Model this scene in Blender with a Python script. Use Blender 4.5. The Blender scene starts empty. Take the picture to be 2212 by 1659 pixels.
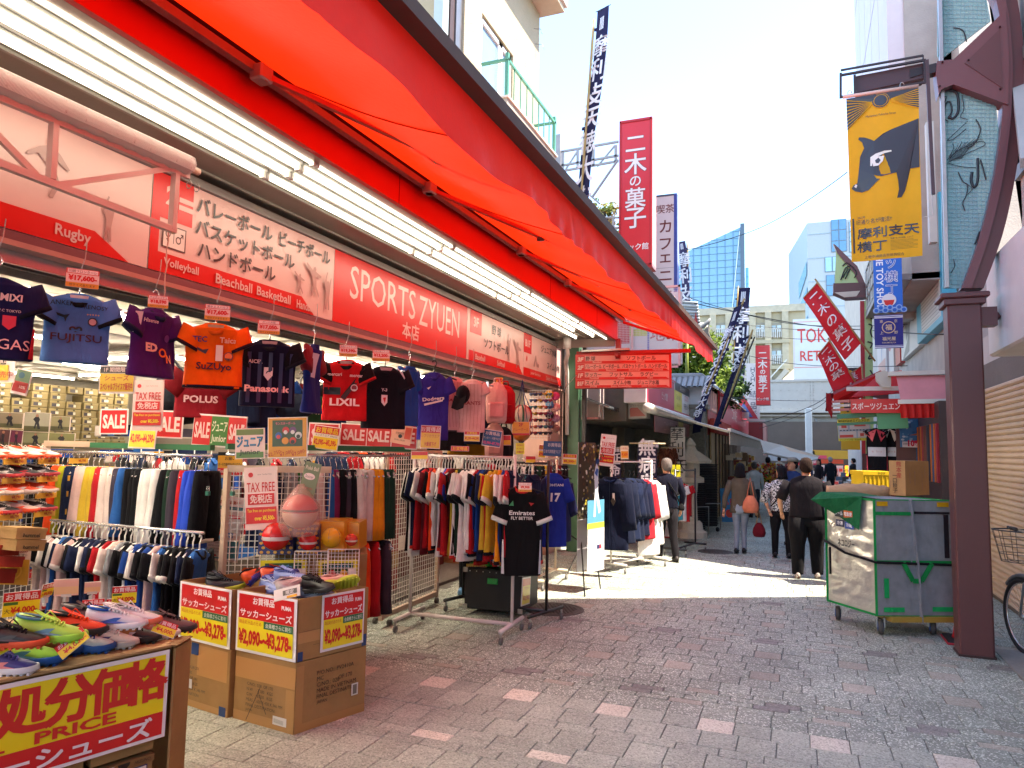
import bpy,math,random
from mathutils import Vector,Matrix,noise
R=random.Random(7)
SC=bpy.context.scene
COL=SC.collection
# ---------------------------------------------------------------- camera, light, exposure
EYE=Vector((0,0,1.75))
PITCH,ROLL,YAW,FP=math.atan(138.6/1540),0.020,math.radians(21.942),1540.0
_f=Vector((-math.sin(YAW)*math.cos(PITCH),math.cos(YAW)*math.cos(PITCH),math.sin(PITCH)))
_r0=Vector((math.cos(YAW),math.sin(YAW),0));_u0=_r0.cross(_f)
_r=math.cos(ROLL)*_r0 + math.sin(ROLL)*_u0
_u=-math.sin(ROLL)*_r0 + math.cos(ROLL)*_u0
cam_d=bpy.data.cameras.new('camera');cam=bpy.data.objects.new('camera',cam_d);COL.objects.link(cam)
cam_d.sensor_width=36;cam_d.lens=36*FP/2212;cam_d.clip_start=.05;cam_d.clip_end=1500
cam.matrix_world=Matrix(((_r.x,_u.x,-_f.x,EYE.x),(_r.y,_u.y,-_f.y,EYE.y),(_r.z,_u.z,-_f.z,EYE.z),(0,0,0,1)))
SC.camera=cam
SUN_EL,SUN_AZ=math.radians(60),math.radians(90)          # sun stands over the right-hand side of the street (+X)
world=bpy.data.worlds.new('World');SC.world=world;world.use_nodes=True
wn=world.node_tree.nodes;wl=world.node_tree.links
sky=wn.new('ShaderNodeTexSky');sky.sky_type='NISHITA';sky.sun_disc=False
sky.sun_elevation=SUN_EL;sky.sun_rotation=SUN_AZ;sky.air_density=1.0;sky.dust_density=.6;sky.ozone_density=1.0
wn['Background'].inputs['Strength'].default_value=0.125
wl.new(sky.outputs[0],wn['Background'].inputs[0])
sun_d=bpy.data.lights.new('sun','SUN');sun_d.energy=3.1;sun_d.angle=math.radians(.53);sun_d.color=(1,.88,.72)
sun=bpy.data.objects.new('sun',sun_d);COL.objects.link(sun)
sd=Vector((math.cos(SUN_EL)*math.sin(SUN_AZ),math.cos(SUN_EL)*math.cos(SUN_AZ),math.sin(SUN_EL)))
sun.rotation_euler=sd.to_track_quat('Z','Y').to_euler();sun.location=(8,0,20)
SC.view_settings.view_transform='Standard';SC.view_settings.look='None';SC.view_settings.gamma=1
SC.view_settings.use_curve_mapping=False
SC.view_settings.exposure=2.55
SC.render.engine='CYCLES'
SC.cycles.max_bounces=6;SC.cycles.diffuse_bounces=3;SC.cycles.glossy_bounces=3;SC.cycles.transmission_bounces=5
SC.cycles.transparent_max_bounces=8;SC.cycles.sample_clamp_indirect=8;SC.cycles.caustics_reflective=False;SC.cycles.caustics_refractive=False
SC.cycles.use_denoising=True

# ---------------------------------------------------------------- helpers
def at(px,py,X=None,Y=None,Z=None,D=None):
    """surveyed point: the place on a real plane (X, Y or Z const) or at distance D seen along a measured direction"""
    d=_f + _r*(px-1106)/FP + _u*(829.5-py)/FP
    if X is not None:t=X/d.x
    elif Y is not None:t=Y/d.y
    elif Z is not None:t=(Z-EYE.z)/d.z
    else:t=D
    return EYE + d*t

V=Vector
MATS={}

def lin(h):
    h=h.lstrip('#');c=[int(h[i:i+2],16)/255 for i in (0,2,4)]
    return tuple((x/12.92 if x<=.04045 else ((x+.055)/1.055)**2.4) for x in c)

def m(hexc,kind='p',**k):
    """one procedural material per colour and kind: p paint, c cloth, g glossy print, t metal, k cardboard, s stone, w plaster, e lamp, a glass, x translucent cloth, f foliage, r rubber"""
    key=(hexc,kind,tuple(sorted(k.items())))
    if key in MATS:return MATS[key]
    ma=bpy.data.materials.new(kind+'_'+hexc.strip('#'));ma.use_nodes=True
    nt=ma.node_tree;N=nt.nodes;L=nt.links
    b=N['Principled BSDF'];c=lin(hexc)
    rough={'p':.45,'c':.85,'g':.3,'t':.32,'k':.8,'s':.75,'w':.85,'e':.5,'a':.08,'x':.7,'f':.6,'r':.7}[kind]
    b.inputs['Roughness'].default_value=k.get('rough',rough)
    b.inputs['Base Color'].default_value=(*c,1)
    if kind=='e':
        b.inputs['Emission Color'].default_value=(*c,1);b.inputs['Emission Strength'].default_value=k.get('e',4)
        MATS[key]=ma;return ma
    if kind=='c':b.inputs['Specular IOR Level'].default_value=.12
    if kind=='t':b.inputs['Metallic'].default_value=k.get('metal',.8)
    if kind=='a':
        b.inputs['Metallic'].default_value=.0;b.inputs['Specular IOR Level'].default_value=.9
    if kind in 'pg' and k.get('coat'):b.inputs['Coat Weight'].default_value=.3
    tc=N.new('ShaderNodeTexCoord');no=N.new('ShaderNodeTexNoise')
    sc_,amt,bump={'p':(3,.10,.02),'c':(9,.18,.0),'g':(2,.05,0),'t':(6,.12,.01),'k':(5,.16,.05),'s':(30,.30,.15),'w':(2.2,.16,.12),'a':(1,.12,.01),'x':(4,.10,.05),'f':(6,.5,0),'r':(8,.2,.05)}[kind]
    sc_=k.get('scale',sc_);amt=k.get('amt',amt);bump=k.get('bump',bump)
    no.inputs['Scale'].default_value=sc_;no.inputs['Detail'].default_value=5;no.inputs['Roughness'].default_value=.6
    L.new(tc.outputs['Object'],no.inputs['Vector'])
    mr=N.new('ShaderNodeMapRange');mr.inputs[1].default_value=.3;mr.inputs[2].default_value=.7
    mr.inputs[3].default_value=1-amt;mr.inputs[4].default_value=1+amt*.5
    L.new(no.outputs[0],mr.inputs[0])
    mx=N.new('ShaderNodeVectorMath');mx.operation='SCALE';mx.inputs[0].default_value=c
    L.new(mr.outputs[0],mx.inputs['Scale']);L.new(mx.outputs[0],b.inputs['Base Color'])
    if bump:
        n2=N.new('ShaderNodeTexNoise');n2.inputs['Scale'].default_value={'w':40,'s':160,'k':60}.get(kind,30);n2.inputs['Detail'].default_value=4
        L.new(tc.outputs['Object'],n2.inputs['Vector'])
        bp=N.new('ShaderNodeBump');bp.inputs['Strength'].default_value=bump*4;bp.inputs['Distance'].default_value=.01
        L.new(n2.outputs[0],bp.inputs['Height']);L.new(bp.outputs[0],b.inputs['Normal'])
    if kind=='c':
        n2=N.new('ShaderNodeTexNoise');n2.inputs['Scale'].default_value=k.get('folds',7);n2.inputs['Detail'].default_value=3;n2.inputs['Distortion'].default_value=.6
        mp=N.new('ShaderNodeMapping');mp.inputs['Scale'].default_value=(1.6,1.6,.45)
        L.new(tc.outputs['Object'],mp.inputs['Vector']);L.new(mp.outputs[0],n2.inputs['Vector'])
        bp=N.new('ShaderNodeBump');bp.inputs['Strength'].default_value=.55;bp.inputs['Distance'].default_value=.035
        L.new(n2.outputs[0],bp.inputs['Height']);L.new(bp.outputs[0],b.inputs['Normal'])
        b.inputs['Sheen Weight'].default_value=.03
    if kind in ('x','f'):
        tr=N.new('ShaderNodeBsdfTranslucent');ms=N.new('ShaderNodeMixShader');ms.inputs[0].default_value=k.get('t',.45)
        if 'tc' in k:tr.inputs[0].default_value=(*lin(k['tc']),1)
        else:L.new(mx.outputs[0],tr.inputs[0])
        L.new(b.outputs[0],ms.inputs[1]);L.new(tr.outputs[0],ms.inputs[2]);L.new(ms.outputs[0],N['Material Output'].inputs[0])
    if k.get('see'):                                       # clear glass or film that lets what is behind show
        tp=N.new('ShaderNodeBsdfTransparent');ms=N.new('ShaderNodeMixShader');ms.inputs[0].default_value=k['see']
        tp.inputs[0].default_value=(*k.get('tint',(1,1,1)),1)
        L.new(b.outputs[0],ms.inputs[1]);L.new(tp.outputs[0],ms.inputs[2]);L.new(ms.outputs[0],N['Material Output'].inputs[0])
    MATS[key]=ma;return ma

def speckle(hexc,dark,light,name):
    """exposed-aggregate paving: grains in two sizes"""
    key=('speckle',hexc,dark,light)
    if key in MATS:return MATS[key]
    ma=bpy.data.materials.new(name);ma.use_nodes=True;nt=ma.node_tree;N=nt.nodes;L=nt.links
    b=N['Principled BSDF'];b.inputs['Roughness'].default_value=.72
    tc=N.new('ShaderNodeTexCoord');geo=N.new('ShaderNodeNewGeometry');oi=N.new('ShaderNodeObjectInfo')
    vo=N.new('ShaderNodeTexVoronoi');vo.inputs['Scale'].default_value=115
    L.new(geo.outputs['Position'],vo.inputs['Vector'])
    r1=N.new('ShaderNodeValToRGB');c=lin(hexc);l=lin(light);d=lin(dark)
    sx=N.new('ShaderNodeSeparateColor');L.new(vo.outputs['Color'],sx.inputs[0]);L.new(sx.outputs[0],r1.inputs[0])
    r1.color_ramp.interpolation='CONSTANT'
    e=r1.color_ramp.elements;e[0].position=0;e[0].color=(*d,1);e[1].position=.22;e[1].color=(*c,1)
    x=e.new(.86);x.color=(*l,1)
    no=N.new('ShaderNodeTexNoise');no.inputs['Scale'].default_value=1.3;no.inputs['Detail'].default_value=6;L.new(geo.outputs['Position'],no.inputs['Vector'])
    mr=N.new('ShaderNodeMapRange');mr.inputs[1].default_value=.3;mr.inputs[2].default_value=.7;mr.inputs[3].default_value=.78;mr.inputs[4].default_value=1.12
    L.new(no.outputs[0],mr.inputs[0])
    mr2=N.new('ShaderNodeMapRange');mr2.inputs[3].default_value=.86;mr2.inputs[4].default_value=1.1;L.new(oi.outputs['Random'],mr2.inputs[0])
    mm=N.new('ShaderNodeMath');mm.operation='MULTIPLY';L.new(mr.outputs[0],mm.inputs[0]);L.new(mr2.outputs[0],mm.inputs[1])
    mx=N.new('ShaderNodeVectorMath');mx.operation='SCALE';L.new(r1.outputs[0],mx.inputs[0]);L.new(mm.outputs[0],mx.inputs['Scale'])
    v2=N.new('ShaderNodeTexVoronoi');v2.inputs['Scale'].default_value=2.6;L.new(geo.outputs['Position'],v2.inputs['Vector'])      # trodden gum spots
    m3=N.new('ShaderNodeMapRange');m3.inputs[1].default_value=.045;m3.inputs[2].default_value=.06;m3.inputs[3].default_value=.62;m3.inputs[4].default_value=1;L.new(v2.outputs['Distance'],m3.inputs[0])
    m4=N.new('ShaderNodeVectorMath');m4.operation='SCALE';L.new(mx.outputs[0],m4.inputs[0]);L.new(m3.outputs[0],m4.inputs['Scale']);L.new(m4.outputs[0],b.inputs['Base Color'])
    bp=N.new('ShaderNodeBump');bp.inputs['Strength'].default_value=.35;bp.inputs['Distance'].default_value=.004
    L.new(vo.outputs['Distance'],bp.inputs['Height']);L.new(bp.outputs[0],b.inputs['Normal'])
    MATS[key]=ma;return ma

_txt={}

def textmesh(s,bold=0.,shear=0.):
    key=(s,bold,shear)
    if key not in _txt:
        cu=bpy.data.curves.new('t','FONT');cu.body=s;cu.size=1;cu.resolution_u=2 if len(s)>1 else 3;cu.offset=bold;cu.shear=shear;cu.fill_mode='FRONT'
        o=bpy.data.objects.new('t',cu);me=bpy.data.meshes.new_from_object(o)
        vs=[(v.co.x,v.co.y) for v in me.vertices];fs=[tuple(p.vertices) for p in me.polygons]
        bpy.data.objects.remove(o);bpy.data.curves.remove(cu);bpy.data.meshes.remove(me)
        if vs:
            x0=min(v[0] for v in vs);x1=max(v[0] for v in vs);y0=min(v[1] for v in vs);y1=max(v[1] for v in vs)
            cj=any(ord(ch)>0x2e80 for ch in s)
            if cj:y0,y1=min(y0,-.06),max(y1,.80)
            if all(ch in 'ー-一~～' for ch in s):y0,y1=-.08,.8
            vs=[((v[0]-(x0+x1)/2),(v[1]-(y0+y1)/2)) for v in vs]
            _txt[key]=(vs,fs,max(x1-x0,.01),max(y1-y0,.01))
        else:_txt[key]=([],[],.5,1)
    return _txt[key]

class MB:
    """mesh builder: collects shapes and links them as ONE mesh object"""
    def __init__(s):
        s.v=[];s.f=[];s.mi=[];s.sm=[];s.mats=[];s.M=None;s.fn=None

    def idx(s,mat):
        if mat not in s.mats:s.mats.append(mat)
        return s.mats.index(mat)

    def P(s,p):
        p=V(p)
        if s.fn:p=s.fn(p)
        if s.M is not None:p=s.M@p
        return p

    def add(s,vs,fs,mat,smooth=False):
        o=len(s.v);s.v+=[s.P(p) for p in vs];i=s.idx(mat)
        for f in fs:s.f.append(tuple(o+a for a in f));s.mi.append(i);s.sm.append(smooth)

    def box(s,a,b,mat):
        x0,y0,z0=a;x1,y1,z1=b
        s.add([(x0,y0,z0),(x1,y0,z0),(x1,y1,z0),(x0,y1,z0),(x0,y0,z1),(x1,y0,z1),(x1,y1,z1),(x0,y1,z1)],
              [(3,2,1,0),(4,5,6,7),(0,1,5,4),(1,2,6,5),(2,3,7,6),(3,0,4,7)],mat)

    def cbox(s,c,d,mat,rz=0,rx=0,ry=0):
        M0=s.M;T=Matrix.Translation(V(c))@Matrix.Rotation(rz,4,'Z')@Matrix.Rotation(rx,4,'X')@Matrix.Rotation(ry,4,'Y')
        s.M=T if M0 is None else M0@T
        s.box((-d[0]/2,-d[1]/2,-d[2]/2),(d[0]/2,d[1]/2,d[2]/2),mat);s.M=M0

    def bev(s,a,b,mat,r=.01):
        """box with chamfered edges"""
        x0,y0,z0=a;x1,y1,z1=b
        r=min(r,abs(x1-x0)/3,abs(y1-y0)/3,abs(z1-z0)/3)
        rings=[]
        for (z,i) in ((z0,r),(z0+r,0),(z1-r,0),(z1,r)):
            q=[(x0+i,y0+r+i*.4),(x0+r+i*.4,y0+i),(x1-r-i*.4,y0+i),(x1-i,y0+r+i*.4),(x1-i,y1-r-i*.4),(x1-r-i*.4,y1-i),(x0+r+i*.4,y1-i),(x0+i,y1-r-i*.4)]
            rings.append([(x,y,z) for x,y in q])
        s.loft(rings,mat,smooth=False)

    def ext(s,poly,z0,z1,mat,side=None):
        n=len(poly)
        s.add([(x,y,z0) for x,y in poly]+[(x,y,z1) for x,y in poly],[tuple(range(n))[::-1],tuple(range(n,2*n))],mat)
        s.add([(x,y,z0) for x,y in poly]+[(x,y,z1) for x,y in poly],[(i,(i+1)%n,n+(i+1)%n,n+i) for i in range(n)],side or mat)

    def loft(s,rings,mat,cap=True,smooth=True,closed=True):
        n=len(rings[0]);vs=[p for r in rings for p in r];fs=[]
        for j in range(len(rings)-1):
            for i in range(n if closed else n-1):
                fs.append((j*n+i,j*n+(i+1)%n,(j+1)*n+(i+1)%n,(j+1)*n+i))
        if cap and closed:fs+=[tuple(range(n))[::-1],tuple((len(rings)-1)*n+i for i in range(n))]
        s.add(vs,fs,mat,smooth)

    def tube(s,pts,r,mat,n=6,cap=True,smooth=True,closed=False):
        pts=[V(p) for p in pts];rings=[]
        rr=r if isinstance(r,(list,tuple)) else [r]*len(pts)
        up=None
        for i,p in enumerate(pts):
            if closed:t=pts[(i+1)%len(pts)]-pts[i-1]
            else:t=pts[min(i+1,len(pts)-1)]-pts[max(i-1,0)]
            if t.length<1e-9:t=V((0,0,1))
            t.normalize()
            if up is None:up=V((0,0,1)) if abs(t.z)<.9 else V((1,0,0))
            a=t.cross(up)
            if a.length<1e-4:a=t.cross(V((0,1,0)))
            a.normalize();b=a.cross(t);up=b
            rings.append([p+(a*math.cos(k*2*math.pi/n)+b*math.sin(k*2*math.pi/n))*rr[i] for k in range(n)])
        if closed:rings.append(rings[0])
        s.loft(rings,mat,cap=cap and not closed,smooth=smooth)

    def bar(s,p,q,w,h,mat):
        """rectangular bar from p to q, w across, h tall"""
        p,q=V(p),V(q);t=(q-p).normalized();up=V((0,0,1)) if abs(t.z)<.95 else V((0,1,0))
        a=t.cross(up).normalized()*w/2;b=a.cross(t).normalized()*h/2
        s.loft([[c+a+b,c-a+b,c-a-b,c+a-b] for c in (p,q)],mat,smooth=False)

    def lathe(s,prof,mat,n=16,c=(0,0,0),smooth=True,axis='z'):
        rings=[]
        for r,z in prof:
            ring=[]
            for k in range(n):
                a=k*2*math.pi/n;x,y=r*math.cos(a),r*math.sin(a)
                ring.append(V(c)+V({'z':(x,y,z),'y':(x,z,-y),'x':(z,x,y)}[axis]))
            rings.append(ring)
        s.loft(rings,mat,cap=True,smooth=smooth)

    def ball(s,c,r,mat,n=12,k=8,sc=(1,1,1)):
        rings=[]
        for j in range(k+1):
            a=math.pi*j/k;rr=max(math.sin(a),.02)*r
            rings.append([V(c)+V((rr*math.cos(i*2*math.pi/n)*sc[0],rr*math.sin(i*2*math.pi/n)*sc[1],-math.cos(a)*r*sc[2])) for i in range(n)])
        s.loft(rings,mat)

    def rect(s,x0,y0,x1,y1,z,mat,nx=1,ny=1):
        vs=[];fs=[]
        for j in range(ny+1):
            for i in range(nx+1):vs.append((x0+(x1-x0)*i/nx,y0+(y1-y0)*j/ny,z))
        for j in range(ny):
            for i in range(nx):a=j*(nx+1)+i;fs.append((a,a+1,a+nx+2,a+nx+1))
        s.add(vs,fs,mat,nx*ny>1)

    def poly(s,pts,z,mat):
        s.add([(x,y,z) for x,y in pts],[tuple(range(len(pts)))],mat)

    def text(s,t,x,y,h,mat,z=0.,w=None,bold=.0,shear=0.,vert=False,align='c',gap=1.08,rot=0,maxw=None):
        if vert:
            n=len(t)
            for i,ch in enumerate(t):
                if ch=='ー':
                    s.rect(x-h*.06,y+((n-1)/2-i)*h*gap-h*.36,x+h*.06,y+((n-1)/2-i)*h*gap+h*.36,z,mat);continue
                if ch != ' ':s.text(ch,x,y+((n-1)/2-i)*h*gap,h,mat,z=z,bold=bold,shear=shear,w=w)
            return
        cj=bold>.008 and any(ord(ch)>0x2e80 for ch in t)
        if cj and h>.018:                                # thicken dense characters by overlaying shifted copies
            for i,(a,b) in enumerate(((-1,-1),(1,-1),(1,1),(-1,1))):s.text(t,x+a*bold*h*.62,y+b*bold*h*.62,h,mat,z-.00013*(i+1),w,0,shear,False,align,gap,rot,maxw)
        vs,fs,tw,th=textmesh(t,0 if cj else bold,shear)
        if not vs:return
        k=h/th;kx=k
        if w is not None:kx=w/tw
        elif maxw is not None and tw*k>maxw:kx=maxw/tw
        if align=='l':x+=tw*kx/2
        if align=='r':x-=tw*kx/2
        if rot:
            ca,sa=math.cos(rot),math.sin(rot)
            s.add([(x+vx*kx*ca-vy*k*sa,y+vx*kx*sa+vy*k*ca,z) for vx,vy in vs],fs,mat)
        else:s.add([(x+vx*kx,y+vy*k,z) for vx,vy in vs],fs,mat)

    def mesh(s,org,name):
        me=bpy.data.meshes.new(name);o=V(org)
        me.from_pydata([tuple(p-o) for p in s.v],[],s.f)
        for ma in s.mats:me.materials.append(ma)
        me.polygons.foreach_set('material_index',s.mi);me.polygons.foreach_set('use_smooth',s.sm);me.update()
        return me

    def build(s,name,parent=None,org=None):
        if parent is not None:org=WL[parent.name]
        elif org is None:
            xs=[p.x for p in s.v];ys=[p.y for p in s.v];zs=[p.z for p in s.v]
            org=V(((min(xs)+max(xs))/2,(min(ys)+max(ys))/2,min(zs)))
        org=V(org)
        o=bpy.data.objects.new(name,s.mesh(org,name));COL.objects.link(o)
        if parent is not None:o.parent=parent
        else:o.location=org
        WL[o.name]=org.copy()
        return o

WL={}

def tag(o,label,cat,group=None):
    o['label']=label;o['category']=cat
    if group:o['group']=group
    return o

def T(name,label,cat,loc,group=None):
    o=bpy.data.objects.new(name,None);COL.objects.link(o);o.location=V(loc);o.empty_display_size=.1
    WL[o.name]=V(loc).copy();return tag(o,label,cat,group)

def struct(name,mb,parent=None):
    o=mb.build(name,parent)
    if parent is None:o['kind']='structure'
    return o

def one(mb,name,label,cat,group=None,org=None):
    return tag(mb.build(name,None,org),label,cat,group)

def copyt(src,loc,rz=None,label=None,group=None):
    c=src.copy();COL.objects.link(c);c.location=V(loc)
    if rz is not None:c.rotation_euler=(0,0,rz)
    if label:c['label']=label
    if group:c['group']=group
    for ch in list(src.children):
        d=ch.copy();COL.objects.link(d);d.parent=c
        for g in list(ch.children):
            e=g.copy();COL.objects.link(e);e.parent=d
    return c

def frame(p,q,tilt=0.):
    """matrix of a board whose lower edge runs p -> q; local x along, y up, z towards the viewer"""
    p,q=V(p),V(q);u=(q-p).normalized();v=V((0,0,1));v=(v-u*v.dot(u)).normalized()
    if tilt:v=Matrix.Rotation(tilt,3,u)@v
    n=u.cross(v)
    return Matrix(((u.x,v.x,n.x,p.x),(u.y,v.y,n.y,p.y),(u.z,v.z,n.z,p.z),(0,0,0,1)))

def lay(mb,W,H,L,z=0.003,dz=.0012):
    """print layers on a board W x H: ('r',x0,y0,x1,y1,col) or ('t',text,cx,cy,h,col,{opts}); fractions of W, H"""
    for i,e in enumerate(L):
        zz=z+dz*i
        if e[0]=='r':mb.rect(e[1]*W,e[2]*H,e[3]*W,e[4]*H,zz,m(e[5],'g'))
        elif e[0]=='p':mb.poly([(a*W,b*H) for a,b in e[1]],zz,m(e[2],'g'))
        elif e[0]=='o':
            n=20;mb.poly([(e[1]*W+e[3]*H*math.cos(k*2*math.pi/n)*(e[5] if len(e)>5 else 1),e[2]*H+e[3]*H*math.sin(k*2*math.pi/n)) for k in range(n)],zz,m(e[4],'g'))
        else:
            o=dict(e[6]) if len(e)>6 else {}
            if 'w' in o:o['w'] *= W
            if 'mw' in o:o['maxw']=o.pop('mw')*W
            mb.text(e[1],e[2]*W,e[3]*H,e[4]*H,m(e[5],'g'),z=zz,**o)

def board(name,label,cat,p,q,H,L,th=.006,base='#f2f0ec',group=None,tilt=0.,parent=None,edge=None,dz=.0012):
    mb=MB();mb.M=frame(p,q,tilt);W=(V(q)-V(p)).length
    mb.box((0,0,-th),(W,H,0),m(edge or base,'p'));mb.rect(0.0,0,W,H,.001,m(base,'g'))
    lay(mb,W,H,L,dz=dz)
    if parent is not None:return mb.build(name,parent)
    return one(mb,name,label,cat,group)
# ---------------------------------------------------------------- ground and paving
mb=MB();mb.box((-60,-20,-.5),(60,160,-.012),m('#56534f','s'))
ground=struct('ground',mb)
mb=MB();mb.box((-4.3,-3,-.3),(2.3,40,-.010),m('#6c6a65','s',amt=.2))
pavement=struct('pavement',mb)
S_G=speckle("#a3a89b","#888e82","#bbc0b2","grey_granite");S_F=speckle("#979d90","#7b8175","#dee3d5","speckled_granite")
S_B=speckle('#a6a192','#938e80','#b8b3a5','beige_granite');S_L=speckle('#d6d0c0','#b3ad9c','#e4dfd0','pale_granite');S_D=speckle('#86847e','#74726c','#9b9992','dark_granite')
_sl={}

def slab_mesh(w,d,mat):
    k=(round(w,3),round(d,3),mat.name)
    if k not in _sl:
        mb=MB();g=.0028;r=.003
        x,y=w/2-g,d/2-g
        mb.loft([[(-x,-y,-.02),(x,-y,-.02),(x,y,-.02),(-x,y,-.02)],[(-x,-y,-r),(x,-y,-r),(x,y,-r),(-x,y,-r)],
                 [(-x+r,-y+r,0),(x-r,-y+r,0),(x-r,y-r,0),(-x+r,y-r,0)]],mat,smooth=False)
        _sl[k]=mb.mesh((0,0,0),'paving_stone')
    return _sl[k]

rows=[]                                             # (y0, depth, kind)
y=5.03
for d,kd in ((.22,'L'),(.25,'g'),(.11,'n'),(.25,'g'),(.11,'n'),(.11,'nL'),(.11,'n'),(.25,'g'),(.25,'g'),(.11,'n'),(.11,'n'),(.25,'g'),(.22,'L'),(.25,'g'),(.11,'n'),(.25,'g'),(.25,'g')):
    y-=d;rows.append((y,d,kd))
y=5.03;rows.append((y,.23,'s'));y+=.23
while y<38:
    for kd in ('fb','fd','fd','fb'):rows.append((y,.09,kd));y+=.09
    for kd in ('s','s','B','s','s','B','s'):rows.append((y,.2087,kd));y+=.2087
cells=[]
for (y0,d,kd) in rows:
    w=.222 if kd in ('L','g','s','B') else (.25 if kd[0]=='n' else .235)
    off=R.random()*w if kd in ('g','s','n','fd','fb') else 0
    if kd=='L':off=.15-.113
    if kd=='B':off=-.28-.11
    if kd=='nL':off=.02
    if kd=='L' or kd=='B':w=.2233
    i=-30
    while off+i*w<2.3:
        x0=off+i*w
        if x0>-4.25:
            mat=S_F if kd[0] in 'sBf' else S_G
            if kd=='L' and (i%3)==0:mat=S_L
            if kd=='nL' and (i%3)==0:mat=S_L
            if kd=='B' and (i%3)==0:mat=S_B
            if kd=='fb' and (i%4)==0:mat=S_B
            if kd=='fd' and (i%4)==2:mat=S_D
            cells.append((x0+w/2,y0+d/2,w,d,mat))
        i+=1

def onscreen(x,y):
    d=V((x,y,0))-EYE;z=d.dot(_f)
    if z<.5:return 0
    px,py=1106+FP*d.dot(_r)/z,829.5-FP*d.dot(_u)/z
    return 1/z if (-60<px<2272 and py<1720) else 0

cells.sort(key=lambda c:-onscreen(c[0],c[1])*(2 if c[2]*c[3]>.04 else 1.6))
rest=MB()
for n,(x,y,w,d,mat) in enumerate(cells):
    hz=R.uniform(-.0015,.0015)
    if n<300:
        o=bpy.data.objects.new('paving_stone',slab_mesh(w,d,mat));COL.objects.link(o);o.parent=pavement
        o.location=V((x,y,hz))-WL[pavement.name];o.rotation_euler=(R.uniform(-.003,.003),R.uniform(-.003,.003),0)
    else:
        g=.0028;a,b=w/2-g,d/2-g
        rest.add([(x-a,y-b,-.01),(x+a,y-b,-.01),(x+a,y+b,-.01),(x-a,y+b,-.01),(x-a+.003,y-b+.003,hz),(x+a-.003,y-b+.003,hz),(x+a-.003,y+b-.003,hz),(x-a+.003,y+b-.003,hz)],
                 [(4,5,6,7),(0,1,5,4),(1,2,6,5),(2,3,7,6),(3,0,4,7)],mat)
o=rest.build('paving_stones_beyond',pavement);o['kind']='stuff'
# right-hand concrete apron in front of the shutter
mb=MB();mb.box((1.62,-3,-.2),(3.2,7.9,.012),m('#8b8780','s',amt=.12));struct('concrete_apron',mb)

def manhole(c,r,label):
    mb=MB();c=V(c);t=m('#4f4a46','t',rough=.6,metal=.5)
    mb.lathe([(r,-.01),(r,.006),(r-.01,.008),(r-.035,.008),(r-.04,.004),(r-.055,.004),(r-.06,.007),(.001,.007)],t,n=36,c=c,smooth=False)
    for i in range(-6,7):
        for j in range(-6,7):
            x,y=i*.045+(j%2)*.022,j*.04
            if math.hypot(x,y)<r-.08:mb.box((c.x+x-.012,c.y+y-.009,.007),(c.x+x+.012,c.y+y+.009,.0115),t)
    one(mb,'manhole_cover',label,'manhole cover')

manhole((-2.52,7.62,.0),.33,'round iron manhole cover in shade behind the white garment rack')
manhole(at(1400,1166,Z=0),.3,'round iron manhole cover far off in the street near the black tray stacks')
manhole(at(1545,1192,Z=0),.3,'round iron manhole cover in front of the people walking in the shade')
# ---------------------------------------------------------------- the sports shop: shell, ceiling, canopy
SX=-3.9;YE=12.1;ZS0,ZS1=2.86,3.53
CREAM=m('#d6cfc2','w',bump=.01);GREY=m('#8d8a85','p');WHITE=m('#e6e4df','p');STEEL=m('#b9b7b3','t');BLACK=m('#15151a','p');CHROME=m('#d8d8d8','t',rough=.18)
shop=T('sports_shop','open-fronted sports goods shop with red and white fascia and white lit ceiling','shop',(-8.5,4,0))
mb=MB();mb.box((-13.9,-3,-.02),(-4.25,YE,.03),m('#6f675f','s'));mb.build('shop_floor',shop)
mb=MB();mb.box((-13.9,-3,2.96),(-4.0,YE,3.1),CREAM)
for k in range(11):mb.box((-13.8,-2.4+k*1.3,2.925),(-4.05,-2.36+k*1.3,2.96),m('#a39c90','p'))
for k in range(5):mb.box((-4.9-k*1.9,-3,2.86),(-4.72-k*1.9,YE-.1,2.958),m('#b5aea2','p'))
mb.build('ceiling',shop)
mb=MB();mb.box((-14.1,-3,0),(-13.9,YE,3.1),m('#a79f90','w'));mb.box((-14.1,-3.2,0),(-4,-3,3.1),m('#a79f90','w'));mb.box((-13.9,YE-.05,0),(-4.4,YE+.1,3.1),m('#a08f84','w'));mb.build('wall',shop)
mb=MB();mb.bev((-4.35,11.35,0),(-3.9,YE+.05,2.84),m('#b98f7f','p',rough=.3),r=.01)
for k in range(1,5):mb.box((-3.899,11.36,k*.58),(-3.894,YE+.04,k*.58+.006),m('#6a5048','p'))
mb.build('pier',shop)
# frame round the fascia sign and the sill under it
mb=MB()
mb.box((-4.1,-3,2.77),(-3.86,YE,2.80),m('#b58a7e','t',metal=.3));mb.box((-4.1,-3,2.80),(-3.90,YE,ZS0),m('#7d4046','p'))
mb.box((-4.0,-3,2.70),(-3.97,YE,2.77),STEEL);mb.box((-4.32,-3,2.70),(-4.29,YE,2.9),STEEL);mb.box((-4.18,-3,2.72),(-4.15,YE,2.9),m('#55504c','p'))
mb.box((-4.1,-3,ZS1),(-3.87,YE,ZS1+.055),m('#8d8a85','p'));mb.box((-4.1,-3,ZS1+.055),(-3.92,YE,ZS1+.075),m('#d8c7b0','p'))
mb.box((-4.06,-3,ZS1+.075),(-3.97,YE,ZS1+.095),m('#1b1b1b','p'))
mb.box((-3.99,YE-.02,ZS0-.1),(-3.87,YE+.03,ZS1+.06),m('#6f6b67','p'))
mb.build('sign_frame',shop)
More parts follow.
